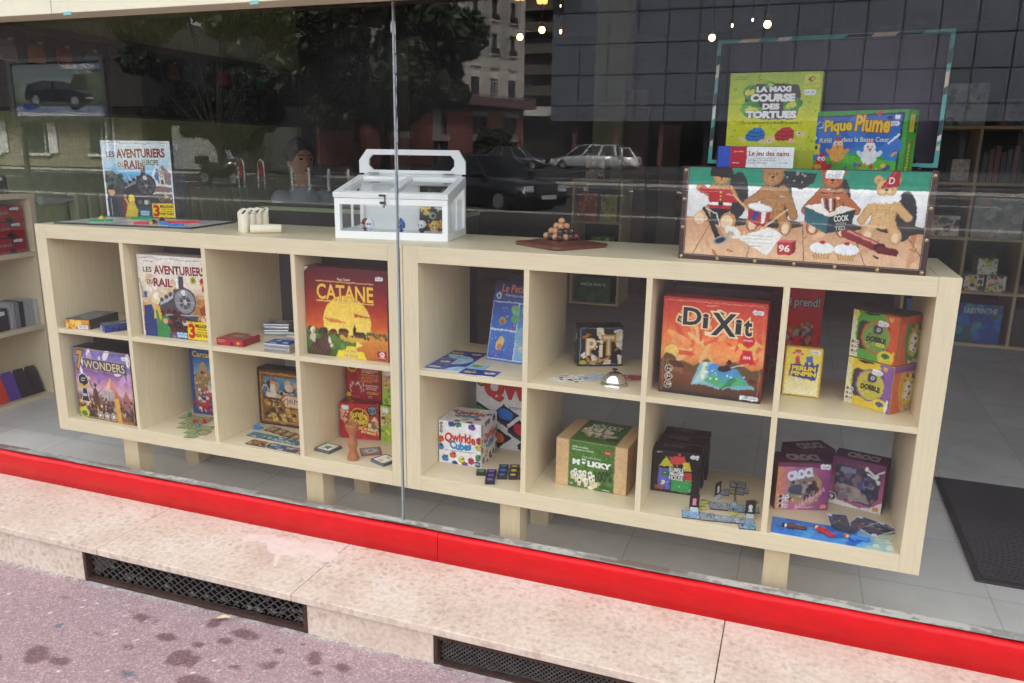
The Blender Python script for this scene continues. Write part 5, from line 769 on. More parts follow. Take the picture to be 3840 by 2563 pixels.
sea = Art(.31, .115, '#2a8ae0', res=560).g([(0, '#2a8ae0'), (55, '#3a9ae8'), (80, '#78c0e8'), (100, '#c8dcc0')], x=True).s(30, ['#1c70d0', '#4aaaf0', '#2a80dc'], 0, 0, 70, 100, 4, 12, .4).s(16, ['#e0ecd8', '#a8d0e0', '#c0d8b8'], 80, 10, 100, 100, 3, 8, .5)
bd = flat('bright blue sea board strip fading to pale sand', (2.7605, .054, FL), .31, .105, -1, sea, '#e0e4e6', .0025, 'sea_board', 'game board')
for i, (x, y, a) in enumerate(((2.785, .14, 8), (2.845, .145, -28), (2.885, .125, -50))): flat(('dark picture card with white corner spots, first of three past the boat', 'dark picture card with a red figure, half under the others', 'dark picture card nearest the cube wall')[i], (x, y, FL + .0035 + .0009 * i), .058, .088, a, picart(60 + i, ['#4a5068', '#2c3044', '#6a7488', '#8890a8'] + (['#c02c34'] if i == 1 else []), .058, .088, 26).l('#e8ecf2', 6, 2, 2, 98, 2, 98, 98, 2, 98, 2, 2).e('#f0f2f6', 16, 12, 12, 8).e('#f0f2f6', 84, 88, 12, 8).e('#b89a5a', 50, 50, 12, 8).l('#20242e', 6, 30, 40, 50, 56, 76, 36), '#e8ecf2', .0007, 'picture_card', 'card', 'picture cards on the sea board', tilt=(4, 0))
def figure(label, loc, rz, c, head, hairc=None):
    o = thing('toy_figure', label, 'toy figure', loc, rad(rz), 'toy figures lying on the sea board'); m = MB(); m.tube([(-.013, 0, .006), (-.002, 0, .0075), (.006, 0, .007)], [.006, .0078, .0065], 10)
    m.tube([(.006, -.003, .006), (.02, -.0042, .005), (.034, -.0052, .0045)], [.0044, .0038, .0034], 8).tube([(.006, .003, .006), (.02, .0044, .005), (.034, .006, .0045)], [.0044, .0038, .0034], 8).tube([(-.012, -.006, .007), (-.006, -.011, .006), (.004, -.013, .0045)], [.003, .0026, .0024], 7).tube([(-.012, .006, .007), (-.004, .012, .007), (.006, .015, .005)], [.003, .0026, .0024], 7).tube([(.034, -.0052, .0045), (.037, -.0056, .008)], .0032, 7).tube([(.034, .006, .0045), (.037, .0064, .008)], .0032, 7)
    m.build('body', mat('figure ' + c, c, .4), o); hd = MB().sph((-.0205, 0, .0072), .0066, 0, 12, (1.05, 1, 1)).build('head', mat('figure ' + head, head, .45), o); MB().sph((-.0222, 0, .0076), .0066, 0, 12, (.8, 1.04, 1.04)).build('cap', mat('figure ' + (hairc or c), hairc or c, .45), o)
    e = MB(); e.sph((-.0195, -.0022, .0136), .0011, n=6).sph((-.0195, .0022, .0136), .0011, n=6); e.build('eyes', mat('ink', '#101010', .4), hd)
figure('brown toy figure with white and black face, lying on the sea board', (2.66, .05, FL + .0027), 6, '#5a2c20', '#e8e4dc', '#1e1c1c'); figure('red toy figure lying on the sea board', (2.738, .055, FL + .0027), -42, '#c81e2c', '#d8c0a8', '#5a1418'); figure('blue toy figure with orange hair, lying near the sandy end of the board', (2.82, .042, FL + .0027), 2, '#1c78c8', '#e0b898', '#d8682c')
tag(MB().ring([[(-.035 * k, 0, .001 + z), (-.02 * k, -.013 * k, z), (.02 * k, -.013 * k, z), (.038 * k, 0, .001 + z), (.02 * k, .013 * k, z), (-.02 * k, .013 * k, z)] for k, z in ((.7, 0), (.9, .006), (1, .013))]).build('toy_boat', mat('dark grey plastic', '#3c424c', .35), None, loc=(2.795, .085, FL + .0027), rz=rad(-6)), 'small dark grey plastic boat half under the picture cards', 'toy boat')
# ================================================================ things on top of the two units
bA = Art(.566, .275, '#dfe0dc', res=420).n_(.1, 10); bA.s(60, ['#c8d0c8', '#d8ccb8', '#b8c4cc', '#c0b8a8', '#e8e6e0'], 3, 5, 97, 95, 3, 8)
r = random.Random(8)
for i in range(34): x, y = r.uniform(5, 90), r.uniform(8, 90); a = r.uniform(0, 3.1); bA.l(r.choice(('#6a6a70', '#b05a5a', '#5a8a6a', '#8a8aa0', '#d0a850')), .5, x, y, x + 10 * math.cos(a), y + 16 * math.sin(a))
bA.l('#50586a', 1.2, .6, 1, 99.4, 1, 99.4, 99, .6, 99, .6, 1)
flat('folded pale map board with train routes, under the train game box', (.32, .203, TOP), .566, .275, 6.4, bA, '#30343c', .005, 'map_board', 'game board')
gbox('train game box with mountains, black steam engine and yellow sticker, on top of the unit', (.024, .306, TOP + .0055), .29, .085, .293, 12, '#56626c', c_train_europe(), c_spine_europe(), Art(.29, .085, '#c8d0d4', seed=2))
CC = {'green': '#1f9a58', 'red': '#d83848', 'blue': '#2a7ac8', 'black': '#2a2628', 'yellow': '#e0c040'}
def traincar(c, x, y, a, kind, lab):
    m = MB(); m.prism([(-.0125, 0), (.0125, 0), (.0125, .0075), (.0105, .0092), (-.0105, .0092), (-.0125, .0075)], -.0042, .0042, axis='y') if kind == 0 else m.prism([(-.009, 0), (.009, 0), (.009, .008), (.0, .015), (-.009, .008)], -.006, .006, axis='y') if kind == 1 else m.lathe([(.0052, 0), (.0052, .011), (.004, .012), (.0005, .0121)], n=14)
    tag(m.build(('train_car', 'station_piece', 'scoring_disc')[kind], mat('game plastic ' + c, CC[c], .35), None, loc=(x, y, TOP + .0055), rz=rad(a), bevel=.0007), lab, 'game piece', 'coloured plastic trains on the map board')
for c, pts, lab in (('green', [(.154, .116), (.177, .129), (.203, .144)], 'green plastic train car in the near row of green'), ('green', [(.2, .266), (.222, .278), (.244, .29)], 'green plastic train car in the row against the box'), ('red', [(.371, .109), (.392, .121)], 'red plastic train car of the pair before the yellow disc'), ('red', [(.43, .187), (.453, .199), (.474, .211), (.496, .224), (.518, .236)], 'red plastic train car in the long red row'), ('blue', [(.452, .146), (.474, .136), (.524, .112), (.55, .122)], 'blue plastic train car at the board edge')):
    for x, y in pts: traincar(c, x, y, 29 if c != 'blue' or x > .5 else 10, 0, lab)
traincar('black', .393, .163, 29, 1, 'black station piece nearer the board edge'); traincar('black', .346, .254, 29, 1, 'black station piece beside the long red row, by the box'); traincar('yellow', .425, .118, 0, 2, 'yellow disc between the red and blue trains'); traincar('yellow', .112, .195, 20, 1, 'yellow station piece behind the green trains')
# numbered skittles and the throwing stick
birch = mat('bare birch', '#f0e6cf', .6, var=.05, scale=20, vscale=(8, 8, 1))
def pin(x, y, num, lab):
    o = thing('skittle_pin', lab, 'skittle', (x, y, TOP), 0, 'wooden number skittles'); R_, n = .0148, 24; lo, hi = .058, .078; L = [[(R_ * math.cos(2 * math.pi * i / n), R_ * math.sin(2 * math.pi * i / n), 0) for i in range(n)], [(R_ * math.cos(2 * math.pi * i / n), R_ * math.sin(2 * math.pi * i / n), lo + (hi - lo) * (R_ + R_ * math.sin(2 * math.pi * i / n)) / (2 * R_)) for i in range(n)]]
    b = MB().ring(L).build('pin_body', birch, o, bevel=.0008)
    A = Art(.018, .02, '#f0e2c4', res=500)
    if num: g, t = glyphs(num, .03); mn, mx = g.min(0), g.max(0); q = (g - mn) / (mx - mn); w = .009 if num == '1' else .0125; v = [((p_[0] - .5) * w, -R_ * .62 + p_[1] * .020 * .82, lo + (hi - lo) * ((-R_ * .62 + p_[1] * .0164) + R_) / (2 * R_) + .0006) for p_ in q]; MB().add(v, [tuple(k) for k in t]).build('number', mat('burnt black', '#241c18', .7), b)
for i, n_ in enumerate('1247'): pin(.845 + .0045 * i, .098 + .0295 * i, n_, f'skittle pin with number {("one", "two", "four", "seven")[i]} on its slanted top')
for i in range(3): pin(.817 + .0045 * i, .122 + .0295 * i, '', 'plain backed skittle pin, {} in the back row of pins'.format(('first', 'second', 'third')[i]))
tag(MB().tube([(-.05, 0, .0145), (.05, 0, .0145)], .0145, 20).build('throwing_stick', birch, None, loc=(.921, .108, TOP), rz=rad(38), bevel=.001), 'short round wooden throwing stick lying before the numbered pins', 'throwing stick')
# white display case
cw, cd = .373, .24; case = thing('display_case', 'white wooden display case like a small greenhouse, with glass lid', 'display case', (1.204, .085, TOP), rad(9.4)); wp = mat('white painted wood', '#f8fbfb', .35, k=.97, bump=.08, bscale=40)
def frame(name, m_): return m_.build(name, wp, case, bevel=.0012)
f = MB(); f.box(0, cw, 0, .014, .0, .024).box(0, cw, 0, .014, .108, .128).box(0, .018, 0.0005, .0135, .024, .108).box(cw - .018, cw, .0005, .0135, .024, .108); frame('front_frame', f)
for x in (0, cw - .014):
    f = MB(); f.box(x, x + .014, .014, cd, 0, .024).prism([(.014, .024), (.032, .024), (.032, .1355), (.014, .128)], x + .0005, x + .0135, axis='x').prism([(cd - .02, .024), (cd, .024), (cd, .188), (cd - .02, .180)], x + .0005, x + .0135, axis='x').prism([(.032, .112), (cd - .02, .158), (cd - .02, .180), (.032, .1355)], x + .0005, x + .0135, axis='x').prism([(.13, .024), (.137, .024), (.137, .14), (.13, .14)], x + .003, x + .011, axis='x'); frame('side_frame', f)
B(.0145, cw - .0145, .0145, cd, .002, .01, name='case_floor', mats=mat('case floor', '#eef0f0', .4), parent=case)
bp = MB(); bp.box(.0145, cw - .0145, cd - .006, cd - .001, .0105, .2); bp.build('back_board', mat('white back board', '#f2f4f4', .5), case)
p8 = [(0, .2), (cw, .2), (cw, .242), (cw - .024, .279), (.028, .279), (0, .242)]; h8 = [(.035, .226), (.049, .211), (cw - .052, .211), (cw - .038, .226), (cw - .038, .247), (cw - .05, .261), (.048, .261), (.035, .247)]
me = MB(); y0, y1 = cd - .012, cd
def holed(out, hole, y0, y1):
    v = [(x, y0, z) for x, z in out + hole] + [(x, y1, z) for x, z in out + hole]; k = len(out) + len(hole); o_ = list(range(6)); h_ = list(range(6, 14)); F = [(0, 1, 8, 7), (1, 2, 9, 8), (2, 10, 9), (2, 3, 11, 10), (3, 4, 12, 11), (4, 13, 12), (4, 5, 13), (5, 6, 13), (5, 0, 7, 6)]
    fs = list(F) + [tuple(i + k for i in f_)[::-1] for f_ in F] + [(b_, a_, a_ + k, b_ + k) for a_, b_ in zip(o_, o_[1:] + o_[:1])] + [(a_, b_, b_ + k, a_ + k) for a_, b_ in zip(h_, h_[1:] + h_[:1])]
    return MB().add(v, fs)
hb = holed(p8, h8, y0, y1); hb.build('crest_board', wp, case)
lid = MB(); sl = math.atan2(.195 - .147, cd - .012); L_ = (cd - .012) / math.cos(sl); lid.M = Matrix.Translation((0, 0, .1295)) @ Matrix.Rotation(sl, 4, 'X')
lid.box(-.002, cw + .002, -.003, .02, 0, .017).box(-.002, cw + .002, L_ - .02, L_ - .001, 0, .017).box(-.002, .022, .02, L_ - .02, 0.0003, .0167).box(cw - .022, cw + .002, .02, L_ - .02, .0003, .0167).box(cw / 2 - .011, cw / 2 + .011, .02, L_ - .02, .0003, .0167).box(.022, cw - .022, L_ - .026, L_ - .02, .001, .010); frame('lid_frame', lid)
cg = glassmat('case glass', (.99, .99, .99), 1.42); g = MB(); g.M = lid.M.copy(); g.box(.022, cw / 2 - .011, .02, L_ - .02, .006, .008).box(cw / 2 + .011, cw - .022, .02, L_ - .02, .006, .008); g.build('lid_glass', cg, case)
MB().box(.018, cw - .018, .006, .008, .024, .108).build('front_glass', cg, case); MB().box(.006, .0075, .03, cd - .02, .024, .12).build('side_glass', cg, case); MB().box(cw - .0075, cw - .006, .03, cd - .02, .024, .12).build('side_glass', cg, case)
iron = mat('aged iron', '#4a4038', .35, .7); MB().box(cw / 2 - .035, cw / 2 - .012, -.0055, -.003, .135, .142).box(cw / 2 - .033, cw / 2 - .014, -.0035, -.0002, .112, .119).tube([(cw / 2 - .016, -.006, .141), (cw / 2 - .014, -.008, .125), (cw / 2 - .014, -.007, .108)], .0022, 8).sph((cw / 2 - .018, -.006, .104), .0036, n=8).build('latch', iron, case)
for x in (.036, cw - .074): MB().box(x, x + .036, cd - .026, cd - .012, .2, .2016).build('hinge', iron, case)
AX = Matrix.Translation((1.204, .085, TOP)) @ Matrix.Rotation(rad(9.4), 4, 'Z')
pic = Art(.1, .15, '#2a1c18', res=900, seed=5).n_(.3, 10).s(50, ['#3a2620', '#1a1412', '#4a3024'], 0, 0, 100, 100, 5, 16).s(24, ['#e8c83a', '#f0e0b0', '#d8b070'], 0, 38, 36, 62, 4, 9).s(10, ['#d8d8cc', '#9ab0a0'], 44, 40, 100, 54, 4, 10).e('#8ab0a0', 46, 66, 12).e('#1a1412', 48, 66, 6).p('#e0882c', 30, 84, 92, 80, 88, 94, 34, 92).s(18, ['#f0c048', '#a8401c', '#e8d890'], 30, 76, 90, 96, 2, 6).l('#c0b8b0', 2, 70, 20, 84, 6).l('#c0b8b0', 2, 84, 24, 98, 8)
pc = MB().box(0, .1, 0, .002, 0, .15).build('picture_card', card_mat('#d8dcdc'), None, loc=AX @ Vector((.215, .215, .0105)), rot=(rad(-4), 0, rad(9.4))); tag(pc, 'dark brown picture card with gold emblem propped in the white case', 'picture card'); pic.make('printed_face', pc, (0, 0, .15), (.1, 0, 0), (0, 0, -.15))
def chibi(label, lx, ly, rz, hood, face, body, extra=None, hair=False, k=1.):
    o = thing('figurine', label, 'figurine', AX @ Vector((lx, ly, .0102)), rad(9.4 + rz), 'figurines in the white case'); o.scale = (k, k, k); M = lambda c: mat('resin ' + c, c, .45)
    MB().lathe([(.011, 0), (.0115, .001), (.011, .0022), (.0005, .0024)], n=20).build('base', M('#e8ecee'), o)
    b = MB(); b.lathe([(.004, .008), (.0068, .010), (.0062, .016), (.0045, .021), (.0025, .023)], n=12).tube([(-.003, 0, .011), (-.0042, -.001, .003)], [.003, .0034], 8).tube([(.003, 0, .011), (.0042, -.001, .003)], [.003, .0034], 8).tube([(-.005, 0, .02), (-.0095, -.002, .014)], [.0022, .0026], 8).tube([(.005, 0, .02), (.0095, -.002, .014)], [.0022, .0026], 8); b.build('body', M(body), o)
    h = MB().sph((0, 0, .0335), .0125, 0, 16, (1, .92, .95)).build('head', M(face), o); e = MB(); e.sph((-.0045, -.0105, .0335), .0026, n=8, sc=(1, .5, 1.3)).sph((.0045, -.0105, .0335), .0026, n=8, sc=(1, .5, 1.3)); e.build('eyes', mat('ink', '#101010', .4), h)
    if hair: MB().ring([[(.0132 * math.cos(a) * s_, .0125 * math.sin(a) * s_ + .0015, z) for a in (i * math.pi / 8 for i in range(16))] for s_, z in ((1.02, .030), (1.06, .036), (.98, .042), (.7, .047), (.2, .049))]).prism([(.012, .034), (.02, .037), (.013, .03)], -.002, .001, axis='y').prism([(-.012, .034), (-.013, .03), (-.02, .037)], -.002, .001, axis='y').build('hair', M(hood), o)
    else: MB().lathe([(.0136, .022), (.0148, .030), (.0145, .037), (.0115, .044), (.006, .051), (.001, .056)], (0, .0035, 0), 18).build('hood', M(hood), o)
    if extra: MB().tube(extra[1], extra[2], 8).build('held_item', M(extra[0]), o)
chibi('small figurine in a white hood with a blue face', .098, .05, 4, '#eef1f3', '#4aa8e0', '#c8d4dc'); chibi('small reddish brown figurine with dark ears, behind the white hooded one', .076, .075, 10, '#8a3a2c', '#c89070', '#5a2820', hair=True)
chibi('small figurine in a pointed blue hood with a pale face', .202, .05, 0, '#2c5aa8', '#d8dcc0', '#2a4a8a', ('#8a6a3a', [(-.012, -.004, .0), (-.012, -.004, .036)], .0012)); chibi('small white and black figurine holding a blade, bent forward', .268, .068, -10, '#e4e8ea', '#f0f2f2', '#2c2e34', ('#1c1e24', [(.006, -.006, .016), (.022, -.01, .03)], [.0022, .0008]), hair=True); chibi('small blond figurine with pointed ears and bare arms', .312, .07, 4, '#d8c050', '#eec8a0', '#d8a888', hair=True)
for x, y in ((.15, .035), (.25, .038)): tag(MB().lathe([(.0075, 0), (.008, .001), (.008, .006), (.007, .007), (.0005, .0072)], n=18).build('base_disc', mat('resin #e8ecee', '#e8ecee', .45), None, loc=AX @ Vector((x, y, .0102))), 'empty white figurine base near the front glass', 'figurine base', 'empty white bases in the case')
# ball pyramid on its clipped square board
pb = thing('pyramid_board', 'reddish brown square game board with clipped corners under the ball pyramid', 'game board', (1.922, .21, TOP), rad(56)); mah = mat('dark red stained wood', '#6a3424', .3, var=.15, scale=9, vscale=(2, 14, 14), coat=.3)
def oct_(a, c): return [(a, -a + c), (a, a - c), (a - c, a), (-a + c, a), (-a, a - c), (-a, -a + c), (-a + c, -a), (a - c, -a)]
MB().ring([[(x, y, 0) for x, y in oct_(.104, .016)], [(x, y, .006) for x, y in oct_(.108, .017)], [(x, y, .010) for x, y in oct_(.106, .017)]], smooth=False).build('board', mah, pb); MB().ring([[(x, y, .0101) for x, y in oct_(.086, .003)], [(x, y, .0185) for x, y in oct_(.056, .003)]], smooth=False).build('raised_step', mah, pb)
D_ = .0213; lt, dk, rd_ = (mat('light ball wood', '#c08c64', .3, var=.12, scale=40, coat=.2), mat('dark ball wood', '#3a2020', .25, var=.1, scale=40, coat=.3), mat('red ball wood', '#6a1c28', .25, coat=.3)); M56 = Matrix.Translation((1.922, .21, TOP)) @ Matrix.Rotation(rad(56), 4, 'Z')
ball = MB().sph((0, 0, 0), D_ / 2, 0, 20); r = random.Random(6); protos = {}
front = {(0, 0, 0): 1, (0, 0, 1): 0, (0, 0, 2): 1, (0, 0, 3): 0, (0, 1, 0): 0, (0, 2, 0): 1, (0, 3, 0): 2, (1, 0, 0): 1, (1, 0, 1): 0, (1, 0, 2): 0, (1, 1, 0): 1, (1, 2, 0): 1, (2, 0, 0): 0, (2, 0, 1): 0, (2, 1, 0): 0, (3, 0, 0): 0}
for lv in range(4):
    n_ = 4 - lv
    for i in range(n_):
        for j in range(n_):
            k = front.get((lv, i, j), r.randint(0, 1)); p_ = M56 @ Vector(((i - (n_ - 1) / 2) * D_, (j - (n_ - 1) / 2) * D_, .0185 + D_ / 2 + lv * D_ * .7071)); nm = ('light', 'dark', 'dark red')[k]
            if k not in protos: protos[k] = ball.build('wooden_ball', (lt, dk, rd_)[k], None, loc=p_); o = protos[k]
            else: o = protos[k].copy(); COL.objects.link(o); o.location = p_
            tag(o, ('top most light wooden ball of the pyramid' if lv == 3 else f'{nm} wooden ball in the {("bottom", "second", "third")[lv]} layer of the pyramid'), 'ball', 'wooden balls of the pyramid')
# open suitcase with teddy bears
def bear(A, x, y, hh, fur, dark, light, turn=0, arms=((-.2, -.02), (.2, -.02)), feet=((-.17, .27), (.19, .27))):
    """x, y: middle of the belly in percent; hh: height in metres"""
    ux, uy = hh / A.w * 100, hh / A.h * 100; E = lambda c, a, b, r1, r2=None, rot=0: A.e(c, x + a * ux, y + b * uy, r1 * ux, (r1 if r2 is None else r2) * uy, rot); Ln = lambda c, w, *q: A.l(c, w * ux, *[v for a, b in q for v in (x + a * ux, y + b * uy)])
    for c, g in ((dark, .012), (fur, 0)):
        for s_ in (-1, 1): E(c, turn + s_ * .125, -.475, .055 + g); Ln(c, .105 + 2 * g, (s_ * .12, -.17), (s_ * .19, -.08), arms[0 if s_ < 0 else 1])
        E(c, 0, .02, .165 + g, .215 + g)
        for f_ in feet: Ln(c, .12 + 2 * g, (f_[0] * .5, .12), (f_[0] * .9, f_[1] - .06)); E(c, f_[0], f_[1] - .02, .078 + g, .105 + g)
        E(c, turn, -.35, .135 + g, .128 + g)
    for s_ in (-1, 1): E(dark, turn + s_ * .125, -.47, .03)
    q = A.q; k = 420
    for i in range(k):
        a, r_ = q.random() * 6.28, math.sqrt(q.random()); cx, cy_, rx, ry = ((0, .02, .15, .2), (turn, -.35, .12, .115), (feet[0][0], feet[0][1] - .03, .06, .08), (feet[1][0], feet[1][1] - .03, .06, .08))[int(q.integers(4)) if i % 2 else 0]; E((fur, light, dark, light)[int(q.integers(4))], cx + rx * r_ * math.cos(a), cy_ + ry * r_ * math.sin(a), .005 + .008 * q.random(), .004 + .006 * q.random(), q.random() * 180)
    for f_ in feet: E('#d8b088', f_[0] + .004, f_[1], .055, .08); E('#e8ccaa', f_[0], f_[1] + .005, .046, .068)
    E(light, turn, -.31, .066, .055); E('#241a18', turn, -.335, .026, .018); Ln('#3a2418', .009, (turn, -.32), (turn, -.295), (turn - .03, -.28)); Ln('#3a2418', .009, (turn, -.295), (turn + .03, -.28))
    for s_ in (-1, 1): E('#1c1412', turn + s_ * .05, -.385, .015); E('#f0f0f0', turn + s_ * .05 - .004, -.389, .004)
def c_bears():
    A = Art(.574, .222, '#e8eaea', res=880).g([(0, '#1f8a6c'), (19.5, '#2a9478'), (20, '#f2f3f2'), (56, '#dfe0de'), (57, '#c8946c'), (100, '#e8c09c')]); A.n_(.06, 12)
    for i in range(5): A.l('#7a5034', .35, 12 + i * 20, 60, 4 + i * 25, 100)
    A.s(30, ['#d8a078', '#e8b890', '#b88058'], 0, 60, 100, 100, 1, 4, .3)
    for x, y in ((23, 30), (42, 34), (66, 34), (92, 46)): A.e('#24262c', x, y, 4.5, 26)
    for x in (20, 42, 66, 92): A.e('#2a2624', x, 60, 10, 5)
    bear(A, 15.2, 34, .155, '#c08a52', '#9a683c', '#cf9c64', 0, ((-.36, -.16), (.24, -.0)), ((-.24, .3), (.1, .33))); A.p('#b81e2c', 10.6, 24, 19.8, 24, 21, 34, 20, 46, 10.4, 46, 9.6, 34).l('#b81e2c', 2.6, 11, 28, 6.6, 24).l('#b81e2c', 2.4, 19, 28, 22, 36).l('#8a1420', .7, 15, 26, 15, 44).r('#f0f0ee', 10, 39, 20.6, 42).r('#26262a', 14.4, 38.5, 16.6, 42.5).p('#1a1618', 9.6, 9, 10.4, -4, 19, -4, 20.6, 8, 20, 12, 12, 10).l('#1a1618', .5, 20, 6, 19, 22).p('#1c1c22', 10.6, 46, 20, 46, 19, 58, 11.6, 58); [A.e('#e0c050', 15.2, 28 + 4 * i, .5) for i in range(3)]
    A.e('#d8b088', 6.4, 57, 2.6, 8, 10).e('#e8ccaa', 6.2, 58, 2.1, 6.6, 10).e('#c08a52', 19.4, 60, 3.6, 10).e('#e8ccaa', 18.8, 61, 2.7, 8)
    bear(A, 38.5, 36, .178, '#ae7a48', '#8a5a34', '#c08c58', -.03, ((-.36, .04), (.3, .18)), ((-.27, .33), (.2, .36))); A.p('#a81e2c', 28, 43, 38.4, 44, 37, 61, 33, 64, 28.4, 58).p('#26408a', 30.6, 48, 33.4, 47, 31.4, 58, 29.6, 56).p('#e8e4dc', 34, 48, 36, 47, 35.6, 60, 34.4, 61).e('#d0d4d4', 33.2, 43, 5.6, 4.6, 8).e('#f2f2ee', 33.2, 42.6, 4.9, 3.6, 8).l('#d8b07c', .9, 21, 30, 28, 46).l('#d8b07c', .9, 45, 44, 34.6, 67).e('#e8cfa0', 34.8, 66.6, .9, 1.4)
    bear(A, 62.5, 36, .168, '#b4643a', '#8f4a2a', '#c87a4c', 0, ((-.34, .1), (.36, .08)), ((-.22, .35), (.2, .37))); A.r('#f0f2f2', 59.6, 2, 66.4, 9).s(5, ['#f6f6f4', '#e4e8e8'], 60, 0, 66.4, 3, 1.4, 2.4).t('CHEF', 60.4, 4, 65.6, 8, '#9aa0a4', 0).p('#26606a', 52, 39, 62.4, 49, 62, 68, 52.6, 56).p('#1e2c38', 62.4, 49, 73, 41, 71.6, 62, 62, 68).p('#f0ece0', 52, 39, 58.6, 36, 62.6, 46, 62.4, 50).p('#e6e0d0', 62.6, 46, 67, 37, 73, 40, 62.6, 50); A.t('COOK', 64.6, 47.5, 70.6, 54, '#e8e8e0', .02, rot=-8).t('WITH', 65.6, 55, 69.6, 58, '#b8b8b0', 0, rot=-8).t('TED', 65.4, 59, 69.6, 63.5, '#b8b8b0', .02, rot=-8)
    for i in range(4): A.l('#26303c' if i % 2 else '#e8e8e8', .9, 59 + i * 1.7, 31, 60 + i * 1.5, 42)
    A.l('#2a2020', .35, 58, 23, 60, 25.4, 61.6, 24).l('#2a2020', .35, 63.4, 24, 65, 25.4, 67, 23)
    bear(A, 84, 43, .158, '#d4aa72', '#b48a58', '#e2be8c', 0, ((-.3, .12), (.34, .06)), ((-.2, .34), (.2, .36))); A.s(26, ['#eef0f0', '#d8e0e0', '#f6f8f8'], 78.5, 27, 89.5, 31, .8, 1.5).p('#a01e2a', 81.4, 18, 88.6, 16, 88.6, -4, 86.6, -4).l('#c84a50', .5, 83, 17, 87, 0).t('D', 84.6, 6, 86.8, 13, '#e8d8d0', .02)
    A.p('#26282c', 42, 2, 56, 4, 55, 14, 50, 22, 44, 18).s(8, ['#8a8c90'], 43, 4, 54, 14, .3, .7); A.p('#f2f0ea', 24, 78, 38, 64, 44, 72, 38, 96).lines(27, 74, 40, 90, 4, '#b8b8b4', .2).e('#ece8da', 22, 72, 4, 6, 30).e('#b8b09c', 21, 74, 1.6, 3)
    A.l('#1e2024', 1.4, 8, 46, 13, 66).l('#1e2024', 2.4, 12, 62, 15, 78).e('#8aa0b0', 16.5, 82, 3.4, 4.4, -20).e('#28323c', 16.5, 82, 2.4, 3, -20).l('#c8d0d4', .5, 9, 46, 14, 52, 16, 66)
    A.p('#b83a40', 42, 80, 48, 80, 48.4, 94, 42.4, 94).p('#8a2a30', 48, 80, 50, 77, 50, 90, 48.4, 94).p('#d86a6a', 42, 80, 44, 77, 50, 77, 48, 80).t('96', 42.8, 83, 47.6, 91, '#f2e4e0', .03)
    for x in (61, 71): A.p('#d8b078', x - 4.4, 86, x + 4.4, 86, x + 3, 96, x - 3, 96).e('#f2f4f4', x, 84, 5, 6.4).e('#b82430', x, 77.6, 1.2, 2); [A.l('#a87c48', .3, x - 3.6 + i * 1.2, 89, x - 2.6 + i * .9, 96) for i in range(7)]
    A.l('#8a2c30', 4, 70, 66, 84, 80).l('#d88a80', .8, 71, 64, 84, 77).e('#3a1a1c', 84, 80, 2.4, 5).l('#6a1c24', 3, 84, 82, 90, 84).e('#2a1a18', 83, 90, 1.4, 1, 20); return A
su = thing('open_suitcase', 'open suitcase printed with teddy bears, its dark lid standing up behind the games', 'suitcase', (2.299, .079, TOP), rad(-6.9)); sw, sdp, shh = .601, .31, .247; lea = mat('brown leather', '#3e241e', .45, var=.15, scale=30, bump=.15, bscale=150)
body = MB(); body.box(0, sw, 0, .009, 0, shh - .001).box(0, sw, sdp - .009, sdp, 0, shh - .001).box(0, .009, .009, sdp - .009, 0, shh - .001).box(sw - .009, sw, .009, sdp - .009, 0, shh - .001).box(.009, sw - .009, .009, sdp - .009, .0005, .008); bo = body.build('case_body', mat('dark lining', '#40384a', .85), su)
cb = c_bears(); fp = MB().box(.013, sw - .013, -.001, -.0002, .014, shh - .003).build('front_panel', card_mat('#c8a080'), su); cb.make('painted_bears', fp, (.0135, -.001, shh - .003), (sw - .027, 0, 0), (0, 0, -shh + .0175))
tr = MB(); tr.box(-.002, sw + .002, -.004, .0, -.0002, .014).box(-.002, .013, -.0035, -.0001, .014, shh).box(sw - .013, sw + .002, -.0035, -.0001, .014, shh).box(-.003, -.0001, .0002, sdp, 0, .014).box(sw + .0001, sw + .003, .0002, sdp, 0, .014).box(sw + .0001, sw + .0025, .0002, .014, .014, shh).build('leather_trim', lea, su)
st = MB(); i = 0
for k in range(96): st.box(.006 + k * .0062, .0098 + k * .0062, -.0046, -.0039, .0115, .0123)
for k in range(36):
    for x in (.0108, sw - .0116): st.box(x, x + .0008, -.0042, -.0034, .018 + k * .0063, .0218 + k * .0063)
st.build('stitching', mat('pale thread', '#d8d0c0', .8), su)
br = mat('brass stud', '#b8a070', .3, .8); stp = [(.006 + i * (sw - .012) / 6, .006) for i in range(7)] + [(x, z) for x in (.005, sw - .005) for z in (.085, .16, .236)]
for i, (x, z) in enumerate(stp): MB().sph((x, -.004, z), .0048, 0, 10, (1, .6, 1)).build('stud', br, su)
teal = Art(.6, .05, '#4aa8a4'); 
def edgeart(w, h, s):
    A = Art(w, h, '#5ab0ac', res=500, seed=s); cs = ['#24303a', '#e8c8b0', '#5ab0ac', '#f0ece6', '#4aa098', '#d88a70', '#24303a', '#5ab0ac']; x = 0; r = random.Random(s); lg = w > h
    while x < 100:
        d = r.uniform(3, 12); c = r.choice(cs); A.p(c, *((x, 0, x + d, 0, x + d + 2, 100, x - 2, 100) if lg else (0, x, 100, x - 2, 100, x + d + 2, 0, x + d))); x += d
    return A
lid_o = MB(); lt_, ld, lh = .022, .05, .345; lz = shh + .006
lid_o.box(0, sw, ld - .006, ld, 0, lh).box(0, lt_ * .3, 0, ld - .006, 0, lh).box(sw - lt_ * .3, sw, 0, ld - .006, 0, lh).box(lt_ * .3, sw - lt_ * .3, 0, ld - .006, lh - lt_ * .3, lh).box(lt_ * .3, sw - lt_ * .3, 0, ld - .006, 0, lt_ * .3)
